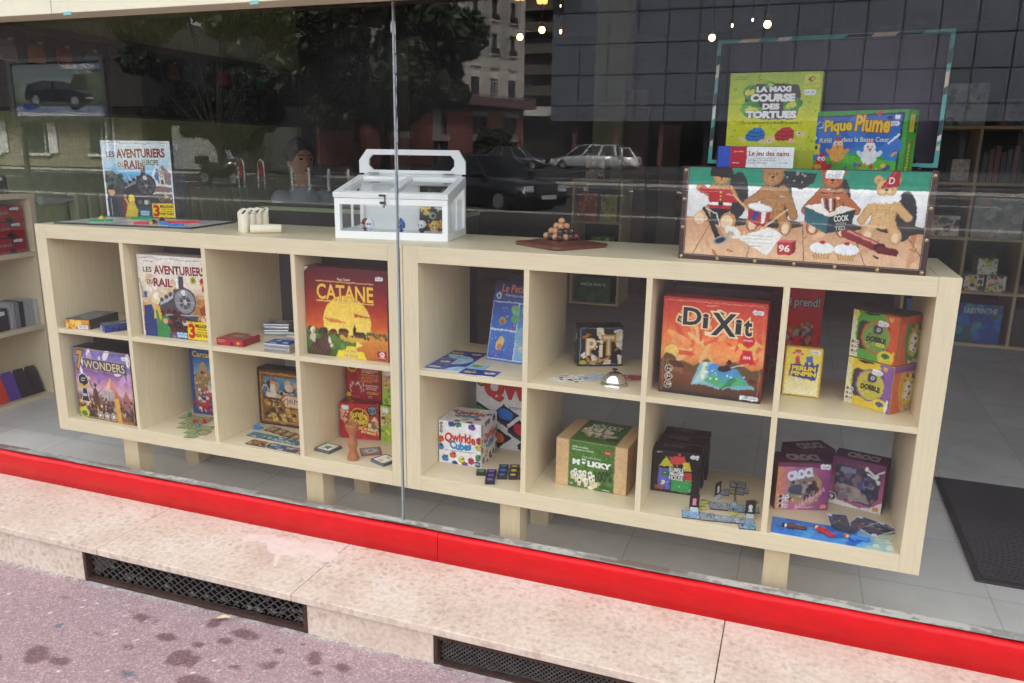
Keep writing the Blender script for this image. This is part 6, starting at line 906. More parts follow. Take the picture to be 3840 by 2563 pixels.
lo_ = lid_o.build('lid', mat('dark lining', '#40384a', .85), su, loc=(0, sdp - .045, lz), rot=(rad(-4), 0, 0))
fr_ = MB(); fr_.box(-.001, sw + .001, -.004, -.0002, lh - .009, lh + .001).box(-.001, .009, -.004, -.0002, 0, lh - .009).box(sw - .009, sw + .001, -.004, -.0002, 0, lh - .009).box(.009, sw - .009, -.004, -.0002, 0, .009)
fo = fr_.build('lid_rim', mat('turquoise cloth', '#5aaca8', .7), lo_); edgeart(sw, .0092, 3).make('rim_print', fo, (0, -.004, lh), (sw, 0, 0), (0, 0, -.0088)); edgeart(.0085, lh - .01, 5).make('rim_print', fo, (0, -.004, lh - .0095), (.0085, 0, 0), (0, 0, -lh + .011)); edgeart(.0085, lh - .01, 9).make('rim_print', fo, (sw - .0085, -.004, lh - .0095), (.0085, 0, 0), (0, 0, -lh + .011))
for x, s_ in ((0, 1), (sw, -1)):
    for z, t_ in ((lh, -1), (0, 1)): MB().prism([(x - s_ * .0015, z - t_ * .0015), (x + s_ * .042, z - t_ * .0015), (x + s_ * .0095, z + t_ * .0105), (x + s_ * .0095, z + t_ * .042), (x - s_ * .0015, z + t_ * .042)][::(-1 if s_ * t_ > 0 else 1)], -.0058, -.0045, axis='y').build('corner_cloth', mat('turquoise cloth', '#5aaca8', .7), fo)
for x in (.05, sw - .05): MB().tube([(x, sdp - .02, shh - .02), (x, sdp + .004, shh + .002), (x, sdp - .01, lz + .02)], .004, 8).build('hinge', br, su)
# game boxes standing in the suitcase
def c_tort():
    A = Art(.24, .205, '#b8cc28', res=800).g([(0, '#a8c83a'), (40, '#bfd028'), (60, '#d8d820'), (100, '#c0cc30')]); r = random.Random(3)
    for i in range(46): x, y = r.uniform(3, 97), r.uniform(3, 98); a = r.uniform(-.6, 1.2); A.l('#4a8a2c', .9, x, y, x + 2.4 * math.cos(a), y - 2.4 * math.sin(a))
    A.p('#4a3a34', 21, 20, 30, 14.5, 60, 14, 76, 17, 79, 30, 77, 52, 74, 60, 40, 60, 20, 56, 18, 36)
    for x, y, q in ((24, 25, 8), (45, 16, 4.6), (26, 47, 10), (70, 41, 9)): A.s(1, ['#4a9a3a'], x, y, x, y, q, q); A.s(9, ['#3a8a34', '#62b048'], x - q, y - q * .5, x + q, y + q * .5, q * .3, q * .45); A.s(6, ['#d8d84a', '#e8e060'], x - q * .5, y - q * .25, x + q * .5, y + q * .3, q * .2, q * .34)
    A.r('#d8d83a', 81, 3.5, 97, 20).p('#4a4a20', 85, 10, 89, 5.5, 93, 9, 89, 14).e('#c8c83a', 89.6, 9.6, 1.8).lines(82, 15, 96, 18.5, 2, '#a8a838').lines(7, 5, 20, 11, 2, '#5a6a30', .3)
    for x, y, c, d, f_ in ((33, 81, '#2a7ac8', '#1c4a90', 1), (65, 80, '#c8303a', '#8a1c28', -1)): A.p(c, x - 12, y + 7, x - 9, y - 4, x - 2, y - 10, x + 6, y - 10, x + 10, y - 4, x + 10, y + 6, x + 2, y + 8); A.l(d, 1.4, x - 10, y, x, y + 2, x + 10, y - 1).l(d, 1.4, x - 7, y - 5, x + 1, y - 3, x + 9, y - 5).l(d, 1.2, x - 11, y + 5, x, y + 6, x + 9, y + 4).e('#e8c890', x - 14, y + 5, 5, 3, 20).e('#e8c890', x + (15 if f_ > 0 else 17), y + (7 if f_ > 0 else -1), 5, 4).e('#f4f4f0', x + 15, y + (7 if f_ > 0 else -2), 2).e('#2a3a60', x + 15.5, y + (7 if f_ > 0 else -2), 1).e('#e8c890', x + 8, y + 8, 4, 3)
    for tx, x0, y0, x1, y1 in (('LA MAXI', 30, 17.5, 68, 25), ('COURSE', 24, 27, 73, 37.5), ('DES', 38, 39.5, 57, 47.5), ('TORTUES', 20, 49, 76, 59)): A.t(tx, x0, y0, x1, y1, '#f6f8f8', .07, out='#241c1a', ow=.03)
    A.t('Qui va dévorer le premier la salade ?', 15, 62.5, 82, 67.5, '#3a4a20', .0, sh=.1); A.tagp(88, 26, '31,00', 1.1); return A
tort = gbox('tall lime green game box with two cartoon turtles, standing in the suitcase', (2.383, .262, TOP + .01), .242, .06, .488, -4, '#b6bd24'); c_tort().make('front_print', tort, (.001, 0, .487), (.24, 0, 0), (0, 0, -.205))
def hen(A, x, y, k, c, d):
    A.e(c, x, y + 16 * k, 9 * k).e(c, x, y, 6.4 * k).e('#f0f0f0', x - 2.4 * k, y - 3 * k, 2.4 * k).e('#f0f0f0', x + 2.4 * k, y - 3 * k, 2.4 * k).e('#1c1c1c', x - 2 * k, y - 2.4 * k, 1 * k).e('#1c1c1c', x + 2.6 * k, y - 2.4 * k, 1 * k).p('#e86a2c', x - 2.6 * k, y + 1 * k, x + 2.6 * k, y + 1 * k, x + .6 * k, y + 9 * k).p('#c8203a', x - 3 * k, y - 9 * k, x - 3.4 * k, y - 16 * k, x, y - 12 * k, x + 2 * k, y - 17 * k, x + 3 * k, y - 9 * k); A.e(d, x - 10 * k, y + 12 * k, 5 * k, 4 * k, 40).e(d, x + 10 * k, y + 12 * k, 5 * k, 4 * k, -40).l('#d8602c', 1.2 * k, x - 3 * k, y + 28 * k, x - 4 * k, y + 36 * k).l('#d8602c', 1.2 * k, x + 3 * k, y + 28 * k, x + 4 * k, y + 36 * k)
def c_pique():
    A = Art(.262, .15, '#3a9a38', res=800).n_(.1, 12); A.p('#1c2a34', 4, 9, 30, 8, 96, 4, 95, 100, 4, 100).p(('#2458b8', '#2a8ad8'), 5, 11, 30, 10, 94, 7, 93, 100, 5, 100); A.s(10, ['#3a78d0', '#2464c0'], 8, 16, 90, 60, 6, 14).e('#2a9a48', 60, 84, 22, 16).p('#5ab83a', 5, 86, 40, 74, 93, 84, 93, 100, 5, 100).e('#4aa038', 30, 98, 26, 12)
    A.l('#cfe0f0', .8, 8, 26, 11, 18, 16, 20, 15, 28, 10, 28).e('#d8e8f4', 8, 46, 2, 3).l('#e0ecf4', 2, 84, 54, 93, 40); hen(A, 33, 58, .9, '#e8a850', '#e0983c'); hen(A, 66, 62, .9, '#f0f0f2', '#d8e4f0'); hen(A, 17, 84, .9, '#d83a48', '#b82838'); A.e('#e8b838', 13, 95, 5, 4).e('#e0b040', 90, 72, 3.4, 2.4, -40).s(10, ['#e8c040', '#b83a3a', '#305aa0'], 44, 90, 92, 98, 1, 2.4); A.r('#d8c83a', 6, 56, 14, 74).p('#3a3a20', 8, 62, 10, 58, 12, 62, 10, 66); A.r('#1c2a3a', 80, 10, 85, 16).r('#e8ecf0', 87, 9, 92, 15)
    A.t('Pique', 17, 14, 46, 40, '#f0d03a', .04, out='#8a4a18', rot=-3).t('Plume', 49, 8, 84, 36, '#f0c03a', .04, out='#8a4a18', rot=3).t('Rififi', 13, 46, 26, 54, '#e8e0b0', .01).t('dans la Basse Cour', 37, 44, 84, 52, '#e8e8c0', .01); A.e('#c82c3c', 72, 5, 4, 3, -40); A.tagp(87, 22, '26,00', .9); return A
def c_piqueside():
    A = Art(.058, .15, '#4aa83a').n_(.08, 12); A.r('#e8c840', 18, 8, 62, 36).l('#c03a2c', 5, 40, 32, 36, 22, 46, 12); A.r('#1c2a20', 70, 8, 90, 16).r('#1c2a20', 70, 20, 90, 27).r('#1c2a20', 70, 30, 90, 37).e('#c82c3c', 62, 53, 10, 4, 30); A.t('Plume', -40, 74, 96, 86, '#e8d83a', .04, out='#4a5a1c', rot=-90).t('la Basse Cour', 30, 82, 128, 86, '#c8d870', .01, rot=-90); return A
pq = gbox('green chicken game box with blue cover, leaning at an angle in the suitcase', (2.601, .255, TOP + .01), .258, .062, .384, -26, '#3a8a30'); c_pique().make('front_print', pq, (.001, 0, .383), (.256, 0, 0), (0, 0, -.15)); c_piqueside().make('side_print', pq, (.258, .001, .383), (0, .06, 0), (0, 0, -.15))
na = Art(.197, .13, '#eef0f2'); na.r('#3450b8', 0, 0, 17, 100).r('#b8202c', 17, 0, 38.5, 100).lines(40, 22, 76, 36, 3, '#a8b0b8', .4).lines(40, 44, 58, 47, 1, '#b0b8c0').t('Le jeu des nains', 41, 8, 94, 21, '#a02432', .02).t('Jeux malins', 21, 8, 34, 12, '#f0d8d8', .01).t('stimule :', 20, 30, 30, 34, '#f0d8d8', .01); na.tagp(87, 32, '11,50', 1)
nn = gbox('white, red and blue game box lying low at the front of the suitcase', (2.377, .125, TOP + .01), .196, .05, .29, 7, '#24368c'); na.make('front_print', nn, (.001, 0, .289), (.194, 0, 0), (0, 0, -.13)); Art(.05, .13, '#2c3a8c').r('#c8ccd4', 30, 14, 70, 56).r('#8a1c2c', 0, 70, 100, 100).make('side_print', nn, (0, .049, .289), (0, -.048, 0), (0, 0, -.13))
# ================================================================ deeper in the shop
# black ribbed entrance mat
mm = MB(); mm.box(3.215, 4.7, .45, 1.31, FZ + .0005, FZ + .009); mato = mm.build('door_mat', mat('black rubber', '#26272a', .7, bump=.2, bscale=200), bevel=.003); tag(mato, 'black ribbed rubber entrance mat on the grey tiled floor', 'door mat')
rib = MB()
for i in range(54):
    y = .475 + i * .0153
    rib.box(3.235, 4.68, y, y + .008, FZ + .009, FZ + .0125)
rib.build('ribs', mat('ribbed rubber', '#3a3b40', .55), mato)
# left bookcase with sleeves and card boxes (its open side faces the room)
bc = thing('bookcase', 'birch bookcase of card sleeves standing across the end of the cube units', 'bookcase'); X0, X1, Y0, Y1 = -1.36, -1.0, -.03, .83
for y in (Y0, Y1 - .03): B(X0, X1, y, y + .03, FZ, .80, name='side_panel', mats=wv, parent=bc, bevel=.001)
B(X0, X1, Y0, Y1, .8005, .826, name='top_panel', mats=wh, parent=bc, bevel=.001); B(X0, X0 + .008, Y0 + .031, Y1 - .031, FZ, .799, name='back_panel', mats=wv, parent=bc)
for z in (.537, .163, -.20): B(X0 + .009, X1 - .002, Y0 + .0305, Y1 - .0305, z - .022, z, name='shelf_board', mats=wh, parent=bc, bevel=.001)
r = random.Random(21)
def sidebox(label, y, z, w, h, d, c, name='sleeve_box', grp=None, tagc=None, x=None):
    o = MB().box(-d, 0, 0, w, 0, h).build(name, card_mat(c), None, loc=((X1 - .03 if x is None else x), y, z), rz=rad(r.uniform(-2, 2)), bevel=.002); tag(o, label, 'card box', grp)
    A = Art(w, h, c, res=500, seed=int(y * 100) % 50).s(6, [c, '#1a1a1e'], 0, 0, 100, 100, 6, 14); A.lines(12, 40, 60, 56, 2, '#c8c8c8', .4)
    if tagc: A.rr('#e8eaec', 60, 12, 88, 30, 4)
    A.make('front_print', o, (0, 0, h), (0, w, 0), (0, 0, -h)); return o
for i, (y, z, w, h) in enumerate(((.30, .826, .2, .11), (.52, .826, .2, .09))): sidebox(('black card storage box standing on top of the bookcase, taller', 'black card storage box on top of the bookcase, lower and further')[i], y, z, w, h, .16, '#1c1c20', tagc=True)
for i in range(3):
    for k in range(2): sidebox('red card sleeve box stacked on the upper bookcase shelf', .42 + .19 * k, .538 + .078 * i, .17, .074, .12, '#b01c2c', grp='red sleeve boxes in the bookcase', tagc=True)
sidebox('black sleeve box beside the red ones in the bookcase', .22, .538, .17, .15, .12, '#202024', tagc=True)
for i in range(6): c = r.choice(('#8a9098', '#b8bec4', '#c02838', '#b82030', '#26282c', '#d0d4d8')); o = MB().box(-.12, 0, 0, .022, 0, .13).build('sleeve_pack', card_mat(c), None, loc=(X1 - .03, .645 + .0255 * i, .164), rz=rad(r.uniform(-3, 3)), bevel=.001); tag(o, 'thin upright card sleeve pack in the middle bookcase shelf', 'sleeve pack', 'sleeve packs in the middle shelf')
for i in range(3): sidebox('black card box with white logo on the middle bookcase shelf', .22 + .14 * i, .164, .13, .11, .12, '#1c1c22', grp='black boxes on the middle shelf', tagc=True)
for i, c in enumerate(('#1e1c22', '#26242a', '#1e1c22', '#d83a28', '#d83a28', '#5c3c9c', '#26242a', '#1e1c22')):
    m = MB(); m.M = Matrix.Rotation(rad(-12), 4, 'Y'); m.ring([[(-.02, 0, 0), (.02, 0, 0), (.02, .062, 0), (-.02, .062, 0)], [(-.018, 0, .11), (.006, 0, .11), (.006, .062, .11), (-.018, .062, .11)], [(-.004, .006, .145), (-.001, .006, .145), (-.001, .056, .145), (-.004, .056, .145)]], smooth=False); o = m.build('sleeve_bag', mat('foil ' + c, c, .3), None, loc=(X1 - .06, .26 + .066 * i, -.199)); tag(o, 'foil bag of card sleeves in {} on the lowest bookcase shelf'.format({'#d83a28': 'red', '#5c3c9c': 'purple', '#1e1c22': 'black', '#26242a': 'charcoal'}[c]), 'sleeve bag', 'foil sleeve bags on the lowest shelf')
# radiator on the side wall
ra = thing('radiator', 'pale green column radiator with white valve on the side wall', 'radiator', (-2.99, 2.72, 0)); rm = mat('pale green paint', '#d2deb0', .5)
for i in range(19): MB().prism([(.03, -.05), (.13, -.05), (.138, -.04), (.138, .67), (.12, .69), (.04, .69), (.03, .68)], .117 * i, .117 * i + .085, axis='y').build('section', rm, ra, bevel=.012)
MB().tube([(.08, 0, .62), (.08, 2.2, .62)], .02, 10).tube([(.08, -.1, 0), (.08, 2.2, 0)], .02, 10).build('pipe', rm, ra); MB().tube([(.1, -.3, .645), (.1, -.1, .645)], .034, 14).tube([(.1, -.1, .645), (.1, -.01, .645)], .022, 12).build('valve_head', mat('valve white', '#d8dcdc', .4), ra); MB().tube([(.1, -.06, .64), (.1, -.06, .1), (.1, -.06, FZ)], .012, 8).build('feed_pipe', mat('dull copper', '#6a5a4a', .5, .4), ra)
# display board with hanging packs along the side wall
hb_ = thing('hanging_board', 'dark slatted display board with a brown top strip along the side wall', 'display board'); B(-3.0 + .002, -2.97, 2.2, 6.0, 1.32, 1.88, name='panel', mats=mat('dark slat board', '#151210', .8), parent=hb_); B(-2.999, -2.955, 2.0, 6.0, 1.8805, 1.93, name='top_strip', mats=mat('brown strip', '#6a4a34', .6), parent=hb_)
B(-2.999, -2.96, 2.2, 6.0, 1.30, 1.319, name='lower_strip', mats=mat('brown strip', '#6a4a34', .6), parent=hb_)
for i, (y, c, nm) in enumerate(((2.28, '#b8b4b0', 'grey white'), (2.52, '#e0801c', 'orange'), (2.77, '#d02c20', 'red'), (3.03, '#1c5aa0', 'blue'), (3.28, '#20304c', 'navy'), (3.52, '#26262c', 'black'), (3.72, '#202226', 'charcoal'), (3.93, '#8a1c20', 'dark red'), (4.14, '#5a5c5c', 'grey'), (4.36, '#3a3c40', 'slate'), (4.62, '#d83c1c', 'orange red'), (4.9, '#1c4a8a', 'dark blue'), (5.2, '#2c8a3a', 'green'))):
    o = thing('hanging_pack', f'{nm} hanging pack under a black header card, on the side wall board', 'hanging pack', (-2.965, y, 0), 0, 'packs hanging from the board'); B(0, .004, 0, .15, 1.80, 1.875, name='header_card', mats=card_mat('#16161a'), parent=o); MB().ring([[(.001, .01, 1.66), (.03, .01, 1.66), (.03, .14, 1.66), (.001, .14, 1.66)], [(.001, .012, 1.75), (.026, .012, 1.75), (.026, .138, 1.75), (.001, .138, 1.75)], [(.001, .014, 1.801), (.006, .014, 1.801), (.006, .136, 1.801), (.001, .136, 1.801)]], smooth=False).build('pack_body', card_mat(c), o, bevel=.004); B(.0041, .005, .10, .14, 1.803, 1.82, name='price_label', mats=card_mat('#c8ccd0'), parent=o)
# counter and the person behind it
co = thing('counter', 'dark shop counter with a worn pale green edge', 'counter'); B(-.545, .80, 2.0, 2.31, .688, .712, name='counter_top', mats=mat('worn green edge', '#b8c898', .5, var=.12, scale=20), parent=co, bevel=.002); B(-.53, .79, 2.03, 2.30, FZ, .6875, name='front_panel', mats=mat('dark laminate', '#3a332f', .5), parent=co); B(-.53, .79, 2.02, 2.30, .7121, .722, name='dark_mat', mats=mat('dark desk mat', '#262422', .6), parent=co)
def remesh(o, v, it=6):
    m = o.modifiers.new('join', 'REMESH'); m.mode = 'VOXEL'; m.voxel_size = v; m.use_smooth_shade = True; s_ = o.modifiers.new('soften', 'SMOOTH'); s_.iterations = it; s_.factor = .5
pe = thing('person', 'woman in a pale blue shirt sitting behind the counter, dark hair tied back, looking aside', 'person', (-.66, 2.62, FZ), rad(58)); skin = mat('skin', '#dcaa8c', .5)
b = MB(); b.sph((0, 0, .53), .155, 0, 16, (1.1, .85, .8)).tube([(0, 0, .5), (0, .01, .7), (0, .0, .88), (0, -.005, .98)], [.13, .115, .13, .085], 16).sph((-.145, 0, .93), .05, 0, 12).sph((.145, 0, .93), .05, 0, 12).tube([(-.15, 0, .93), (-.2, -.04, .74), (-.13, -.26, .62)], [.045, .04, .034], 12).tube([(.15, 0, .93), (.2, -.04, .74), (.13, -.26, .62)], [.045, .04, .034], 12)
b.tube([(0, .005, .96), (0, -.005, 1.05), (0, -.012, 1.1)], [.06, .05, .055], 14).sph((0, 0, 1.2), .098, 0, 18, (.82, 1.0, 1.18)).sph((0, -.03, 1.145), .062, 0, 14, (.85, 1, .9)).tube([(0, -.088, 1.215), (0, -.118, 1.178), (0, -.1, 1.168)], [.010, .018, .012], 8).sph((0, -.093, 1.13), .022, 0, 10, (1.2, .6, .6)).sph((0, -.08, 1.105), .026, 0, 10)
for s_ in (-1, 1):
    b.sph((s_ * .083, .01, 1.18), .026, 0, 10, (.4, .8, 1.2)).tube([(s_ * .08, -.02, .5), (s_ * .1, -.3, .5), (s_ * .1, -.44, .47)], [.085, .07, .055], 12).tube([(s_ * .1, -.44, .47), (s_ * .1, -.42, .25), (s_ * .1, -.4, .06)], [.055, .052, .035], 12).tube([(s_ * .1, -.38, .03), (s_ * .1, -.55, .025)], [.035, .03], 10).sph((s_ * .12, -.29, .615), .036, 0, 10, (.8, 1.2, .55))
    for k in range(4): b.tube([(s_ * (.10 + .016 * k - .005), -.32, .617), (s_ * (.10 + .016 * k - .01), -.36 - .006 * (1.5 - abs(k - 1.5)), .612), (s_ * (.10 + .015 * k - .015), -.385 - .006 * (1.5 - abs(k - 1.5)), .602)], [.0095, .009, .008], 8)
    b.tube([(s_ * .095, -.29, .615), (s_ * .07, -.325, .61), (s_ * .066, -.345, .606)], [.011, .010, .009], 8)
bd_ = b.build('body', skin, pe); remesh(bd_, .008, 8)
sh_ = MB(); sh_.tube([(0, 0, .44), (0, .01, .7), (0, .0, .88), (0, 0, .97), (0, 0, 1.02)], [.155, .132, .152, .105, .066], 18).sph((-.15, 0, .935), .07, 0, 12).sph((.15, 0, .935), .07, 0, 12).tube([(-.16, 0, .95), (-.205, -.04, .74), (-.15, -.2, .645)], [.066, .056, .048], 12).tube([(.16, 0, .95), (.205, -.04, .74), (.15, -.2, .645)], [.066, .056, .048], 12); so = sh_.build('shirt', mat('pale blue shirt', '#ccd8e8', .8), pe); remesh(so, .012, 5)
ha = MB(); ha.sph((0, .026, 1.232), .110, 0, 18, (.9, 1.0, 1.1)).sph((0, .12, 1.17), .055, 0, 12).sph((0, .05, 1.15), .08, 0, 12, (.85, .8, 1)); ho = ha.build('hair', mat('dark brown hair', '#2a1e1a', .55), pe); remesh(ho, .01, 3)
ey = MB()
for s_ in (-1, 1): ey.sph((s_ * .034, -.086, 1.205), .0105, 0, 10, (1.3, .7, .8)).tube([(s_ * .018, -.099, 1.228), (s_ * .036, -.099, 1.234), (s_ * .056, -.086, 1.228)], .004, 6)
ey.build('eyes_and_brows', mat('dark eyes', '#1e1612', .3), pe); MB().tube([(-.022, -.106, 1.128), (0, -.109, 1.127), (.022, -.106, 1.128)], [.003, .006, .003], 8).build('lips', mat('lips', '#a85a52', .5), pe)
st_ = thing('stool', 'plain dark stool behind the counter, under the seated person', 'stool', (-.64, 2.64, FZ)); MB().lathe([(.17, .37), (.175, .38), (.17, .41), (.01, .412)], n=20).build('seat', darkw, st_)
for a in range(4): MB().tube([(.13 * math.cos(a * 1.571), .13 * math.sin(a * 1.571), .37), (.17 * math.cos(a * 1.571), .17 * math.sin(a * 1.571), 0)], .014, 8).build('leg', darkw, st_)
# pillar and panels in the depth
tag(B(.783, 1.06, 5.0, 5.3, FZ, 2.6, name='pillar', mats=mat('pale green pillar', '#a8ae90', .7, var=.06, scale=3), bevel=.005), 'square pale green pillar in the depth of the shop', 'pillar'); tag(B(1.065, 1.27, 5.05, 5.12, FZ, 1.6, name='wood_panel', mats=mat('brown partition', '#6e5a50', .6), bevel=.003), 'tall brown wood panel beside the green pillar', 'panel'); tag(B(1.40, 1.56, 5.0, 5.06, FZ, 1.3, name='wood_panel', mats=mat('brown partition', '#6e5a50', .6), bevel=.003), 'narrow lower brown panel standing clear of the green pillar', 'panel')
# bookcases against the far side, with games in their cells
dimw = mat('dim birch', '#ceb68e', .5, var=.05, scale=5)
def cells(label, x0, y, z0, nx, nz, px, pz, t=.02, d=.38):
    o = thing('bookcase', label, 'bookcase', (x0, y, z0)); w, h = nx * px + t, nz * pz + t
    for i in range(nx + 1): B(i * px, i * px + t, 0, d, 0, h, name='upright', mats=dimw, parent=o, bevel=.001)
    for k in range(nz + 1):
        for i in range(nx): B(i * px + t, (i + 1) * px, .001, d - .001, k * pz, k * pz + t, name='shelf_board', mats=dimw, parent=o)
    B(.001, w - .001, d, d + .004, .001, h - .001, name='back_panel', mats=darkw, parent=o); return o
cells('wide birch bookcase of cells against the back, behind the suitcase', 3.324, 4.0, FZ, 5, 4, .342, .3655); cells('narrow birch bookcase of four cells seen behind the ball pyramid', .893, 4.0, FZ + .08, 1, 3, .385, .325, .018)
def far(label, x, z, w, h, cols, n=26, y=4.03, d=.2, title=None, tc='#e8e8e8', s=1, name='game_box', grp=None, y0=.1):
    A = Art(w, h, cols[0], res=260, seed=s).s(n, cols, 0, 0, 100, 100, 5, 14).n_(.2, 8)
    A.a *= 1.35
    if title: A.t(title, 12, 100 * y0, 88, 100 * y0 + 14, tc, .03)
    return gbox(label, (x, y, z), w, d, h, 0, cols[0], A, group=grp, name=name)
zs = [FZ + .02 + .3655 * k for k in range(5)]
far('large blue labyrinth game box low in the far bookcase', 3.70, zs[0], .27, .275, ['#1c4a9a', '#2a6ab8', '#1a3a78', '#3a8aa0', '#2a5a6a'], 50, title='LABYRINTHE', tc='#c8d8e8', s=3)
fl_ = far('dark game box with upright pale title, next to the blue labyrinth box', 4.04, zs[0], .27, .26, ['#1c2a24', '#26382c', '#141c1a'], 12, s=4)
for i, (x, z) in enumerate(((3.84, zs[1]), (3.705, zs[1]), (3.775, zs[1] + .115))): far(('small colourful game box, lower of the pile in the far bookcase', 'small colourful game box at the side of the pile in the far bookcase', 'small red and yellow game box on top of the pile in the far bookcase')[i], x, z, .12, .11, ['#e8e6dc', '#c82838', '#e0c030', '#58a038', '#26262a', '#f0f0ea'], 40, title='NINETY', tc='#f0e040', s=5 + i, y0=.4)
far('small dice game box with bright figures, at the bookcase edge', 3.40, zs[1], .17, .11, ['#d8d0b8', '#3a8ac0', '#d8a030', '#58a048', '#c04838'], 30, s=9); far('small box with an orange cat picture in the far bookcase', 3.46, zs[2], .17, .14, ['#c8c0b4', '#3a3838', '#c88a40', '#e8e4dc', '#5a5650'], 30, s=11); far('large pale grey green game box in the far bookcase', 3.70, zs[2], .30, .27, ['#a8b0a8', '#8a9490', '#b8a8a0', '#98a8a8', '#c0c4bc'], 50, s=12); far('small pale grey tin standing alone in the far bookcase', 3.53, zs[3], .11, .15, ['#b0aca0', '#9a968c', '#c8c4b8'], 16, s=13)
for i in range(9): c = ('#1c4a3a', '#6a1c24', '#8a2028', '#26303a', '#1c5a4a', '#7a2430', '#20282c', '#8a1c20', '#2a3a34')[i]; tag(B(3.71 + .035 * i, 3.742 + .035 * i, 4.03, 4.23, zs[3], zs[3] + .2 + .02 * (i % 3), name='book', mats=card_mat(c), bevel=.002), 'upright dark book in the top row of the far bookcase', 'book', 'books in the far bookcase')
far('large blue box behind the far shelves, only its upper corner showing', 3.37, zs[0], .27, .28, ['#2c5a9a', '#3a6ab0', '#24488a'], 10, title='Ma', tc='#e8f0f8', s=15, d=.2)
far('pale grey poster box with a dark tree shape, on top of the far bookcase', 3.45, zs[4] + .001, .24, .27, ['#8a9090', '#70787a', '#9aa0a0', '#5a6264'], 24, s=16, d=.06); far('dark blue box with red ball, on top of the far bookcase', 3.78, zs[4] + .001, .2, .17, ['#3a4654', '#2c3846', '#a03038'], 14, s=17, d=.1)
zz_ = [FZ + .098 + .325 * k for k in range(3)]
far('green skittles box on the lowest shelf of the narrow bookcase', .945, zz_[0], .28, .20, ['#2c5a2c', '#3a6a34', '#24481f'], 20, title='MÖLKKY', s=18, y0=.2); far('green picture game box on the middle shelf of the narrow bookcase', 1.04, zz_[1], .16, .2, ['#5a8a38', '#487a30', '#a0b048', '#c8c060', '#2c4a20'], 40, s=19); far('yellow green game box on the top shelf of the narrow bookcase', 1.12, zz_[2], .13, .2, ['#a8a848', '#c8b848', '#889038', '#5a6a30'], 30, s=20); far('orange red game box on the top shelf of the narrow bookcase', .93, zz_[2], .16, .22, ['#a84a2c', '#8a3428', '#c86a38', '#5a2c24'], 30, s=21)
far('pale framed game box on top of the narrow bookcase', .99, FZ + .08 + .325 * 3 + .019, .15, .2, ['#a89c8a', '#8a7e70', '#5a5048', '#c8bca8'], 30, s=22)
# warm ceiling spots
spm = mat('lit lamp glass', '#fff0d0', .3, emit='#ffc070', estr=3); hsm = mat('dark lamp metal', '#1e1c1c', .5, .5)
for i, (x, z, sz, lab) in enumerate(((.08, 2.062, .036, 'round warm ceiling spot, lowest of the far cluster'), (.286, 2.115, .036, 'round warm ceiling spot, higher one of the far cluster'), (.461, 2.095, .022, 'thin tilted warm spot of the far cluster'), (.456, 2.307, .014, 'faint small warm spot high above the far cluster'), (1.774, 2.002, .034, 'round warm spot left of the suitcase lid'), (1.93, 2.092, .017, 'slim warm spot before the suitcase lid'), (2.089, 2.129, .014, 'slimmest warm spot above the suitcase lid'), (2.207, 2.09, .036, 'round warm spot highest above the suitcase lid'))):
    o = thing('ceiling_spot', lab, 'ceiling lamp', (x, 5, z), 0, 'warm ceiling spots'); MB().sph((0, 0, 0), sz * .8, 0, 14, (1, .6, 1) if i in (0, 1, 4, 7) else (.55, .5, 1.1)).build('lamp_glass', spm, o); MB().lathe([(sz * .9, sz * .72), (sz * .8, sz * 1.6), (sz * .3, sz * 1.9)], n=14).tube([(0, 0, sz * 1.8), (0, 0, 2.6 - z)], .006, 6).build('housing', hsm, o)
spl = mat('lamp shade strip', '#ffe0b0', .4, emit='#ffb860', estr=.3)
for x, z in ((.07, 2.375), (.283, 2.335)):
    o = thing('pendant_lamp', 'slatted warm pendant lamp at the top edge, {} one'.format('shorter' if x < .1 else 'longer'), 'ceiling lamp', (x, 5, z), 0, 'slatted pendant lamps')
    for k in range(5): MB().lathe([(.045 - .004 * k, .045 * k), (.05 - .004 * k, .045 * k + .028)], n=16).build('lit_slat', spl, o)
    MB().tube([(0, 0, 0), (0, 0, 2.6 - z)], .01, 8).build('stem', hsm, o)
# ================================================================ the street behind the camera, seen in the panes
def bld(name, label): return thing(name, label, 'building')
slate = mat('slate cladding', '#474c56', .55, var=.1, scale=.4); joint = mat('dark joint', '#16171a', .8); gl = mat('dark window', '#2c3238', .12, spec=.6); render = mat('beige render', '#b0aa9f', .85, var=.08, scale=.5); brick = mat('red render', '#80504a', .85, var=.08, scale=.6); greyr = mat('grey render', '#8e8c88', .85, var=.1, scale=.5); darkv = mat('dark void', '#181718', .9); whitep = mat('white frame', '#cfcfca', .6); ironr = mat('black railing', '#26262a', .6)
sb = bld('office_building', 'dark slate clad office building on stilts across the square'); f = MB(); b = MB(); q = 2.6
for i in range(18):
    for k in range(7):
        x = -19.85 + i * q; z = 3.79 + (k - .47) * q + (0 if k else .47 * q); h = q if k else q * .53
        if i == 0 and k in (4, 5): continue
        f.box(x + .05, x + q - .05, -70.1, -69.98, z + .05, z + h - .05)
        if k % 2 == i % 3: continue
        for dx in (.6, 2.0): b.box(x + dx, x + dx + .06, -69.975, -69.96, z + h * .5, z + h * .5 + .06)
f.build('cladding_panels', slate, sb); b.build('fixing_bolts', joint, sb); B(-19.85, 27, -84, -70.12, 3.76, 21.5, name='wall', mats=joint, parent=sb)
for z0, z1 in ((11.7, 12.95), (13.05, 14.8), (14.9, 16.6)): B(-18.8, -16.2, -70.06, -70.0, z0, z1, name='window', mats=gl, parent=sb)
for i in range(12): B(-18 + i * 4, -17.6 + i * 4, -71.5, -71.1, -.13, 3.76, name='stilt', mats=mat('dark red post', '#5a2a2c', .7) if i < 3 else joint, parent=sb)
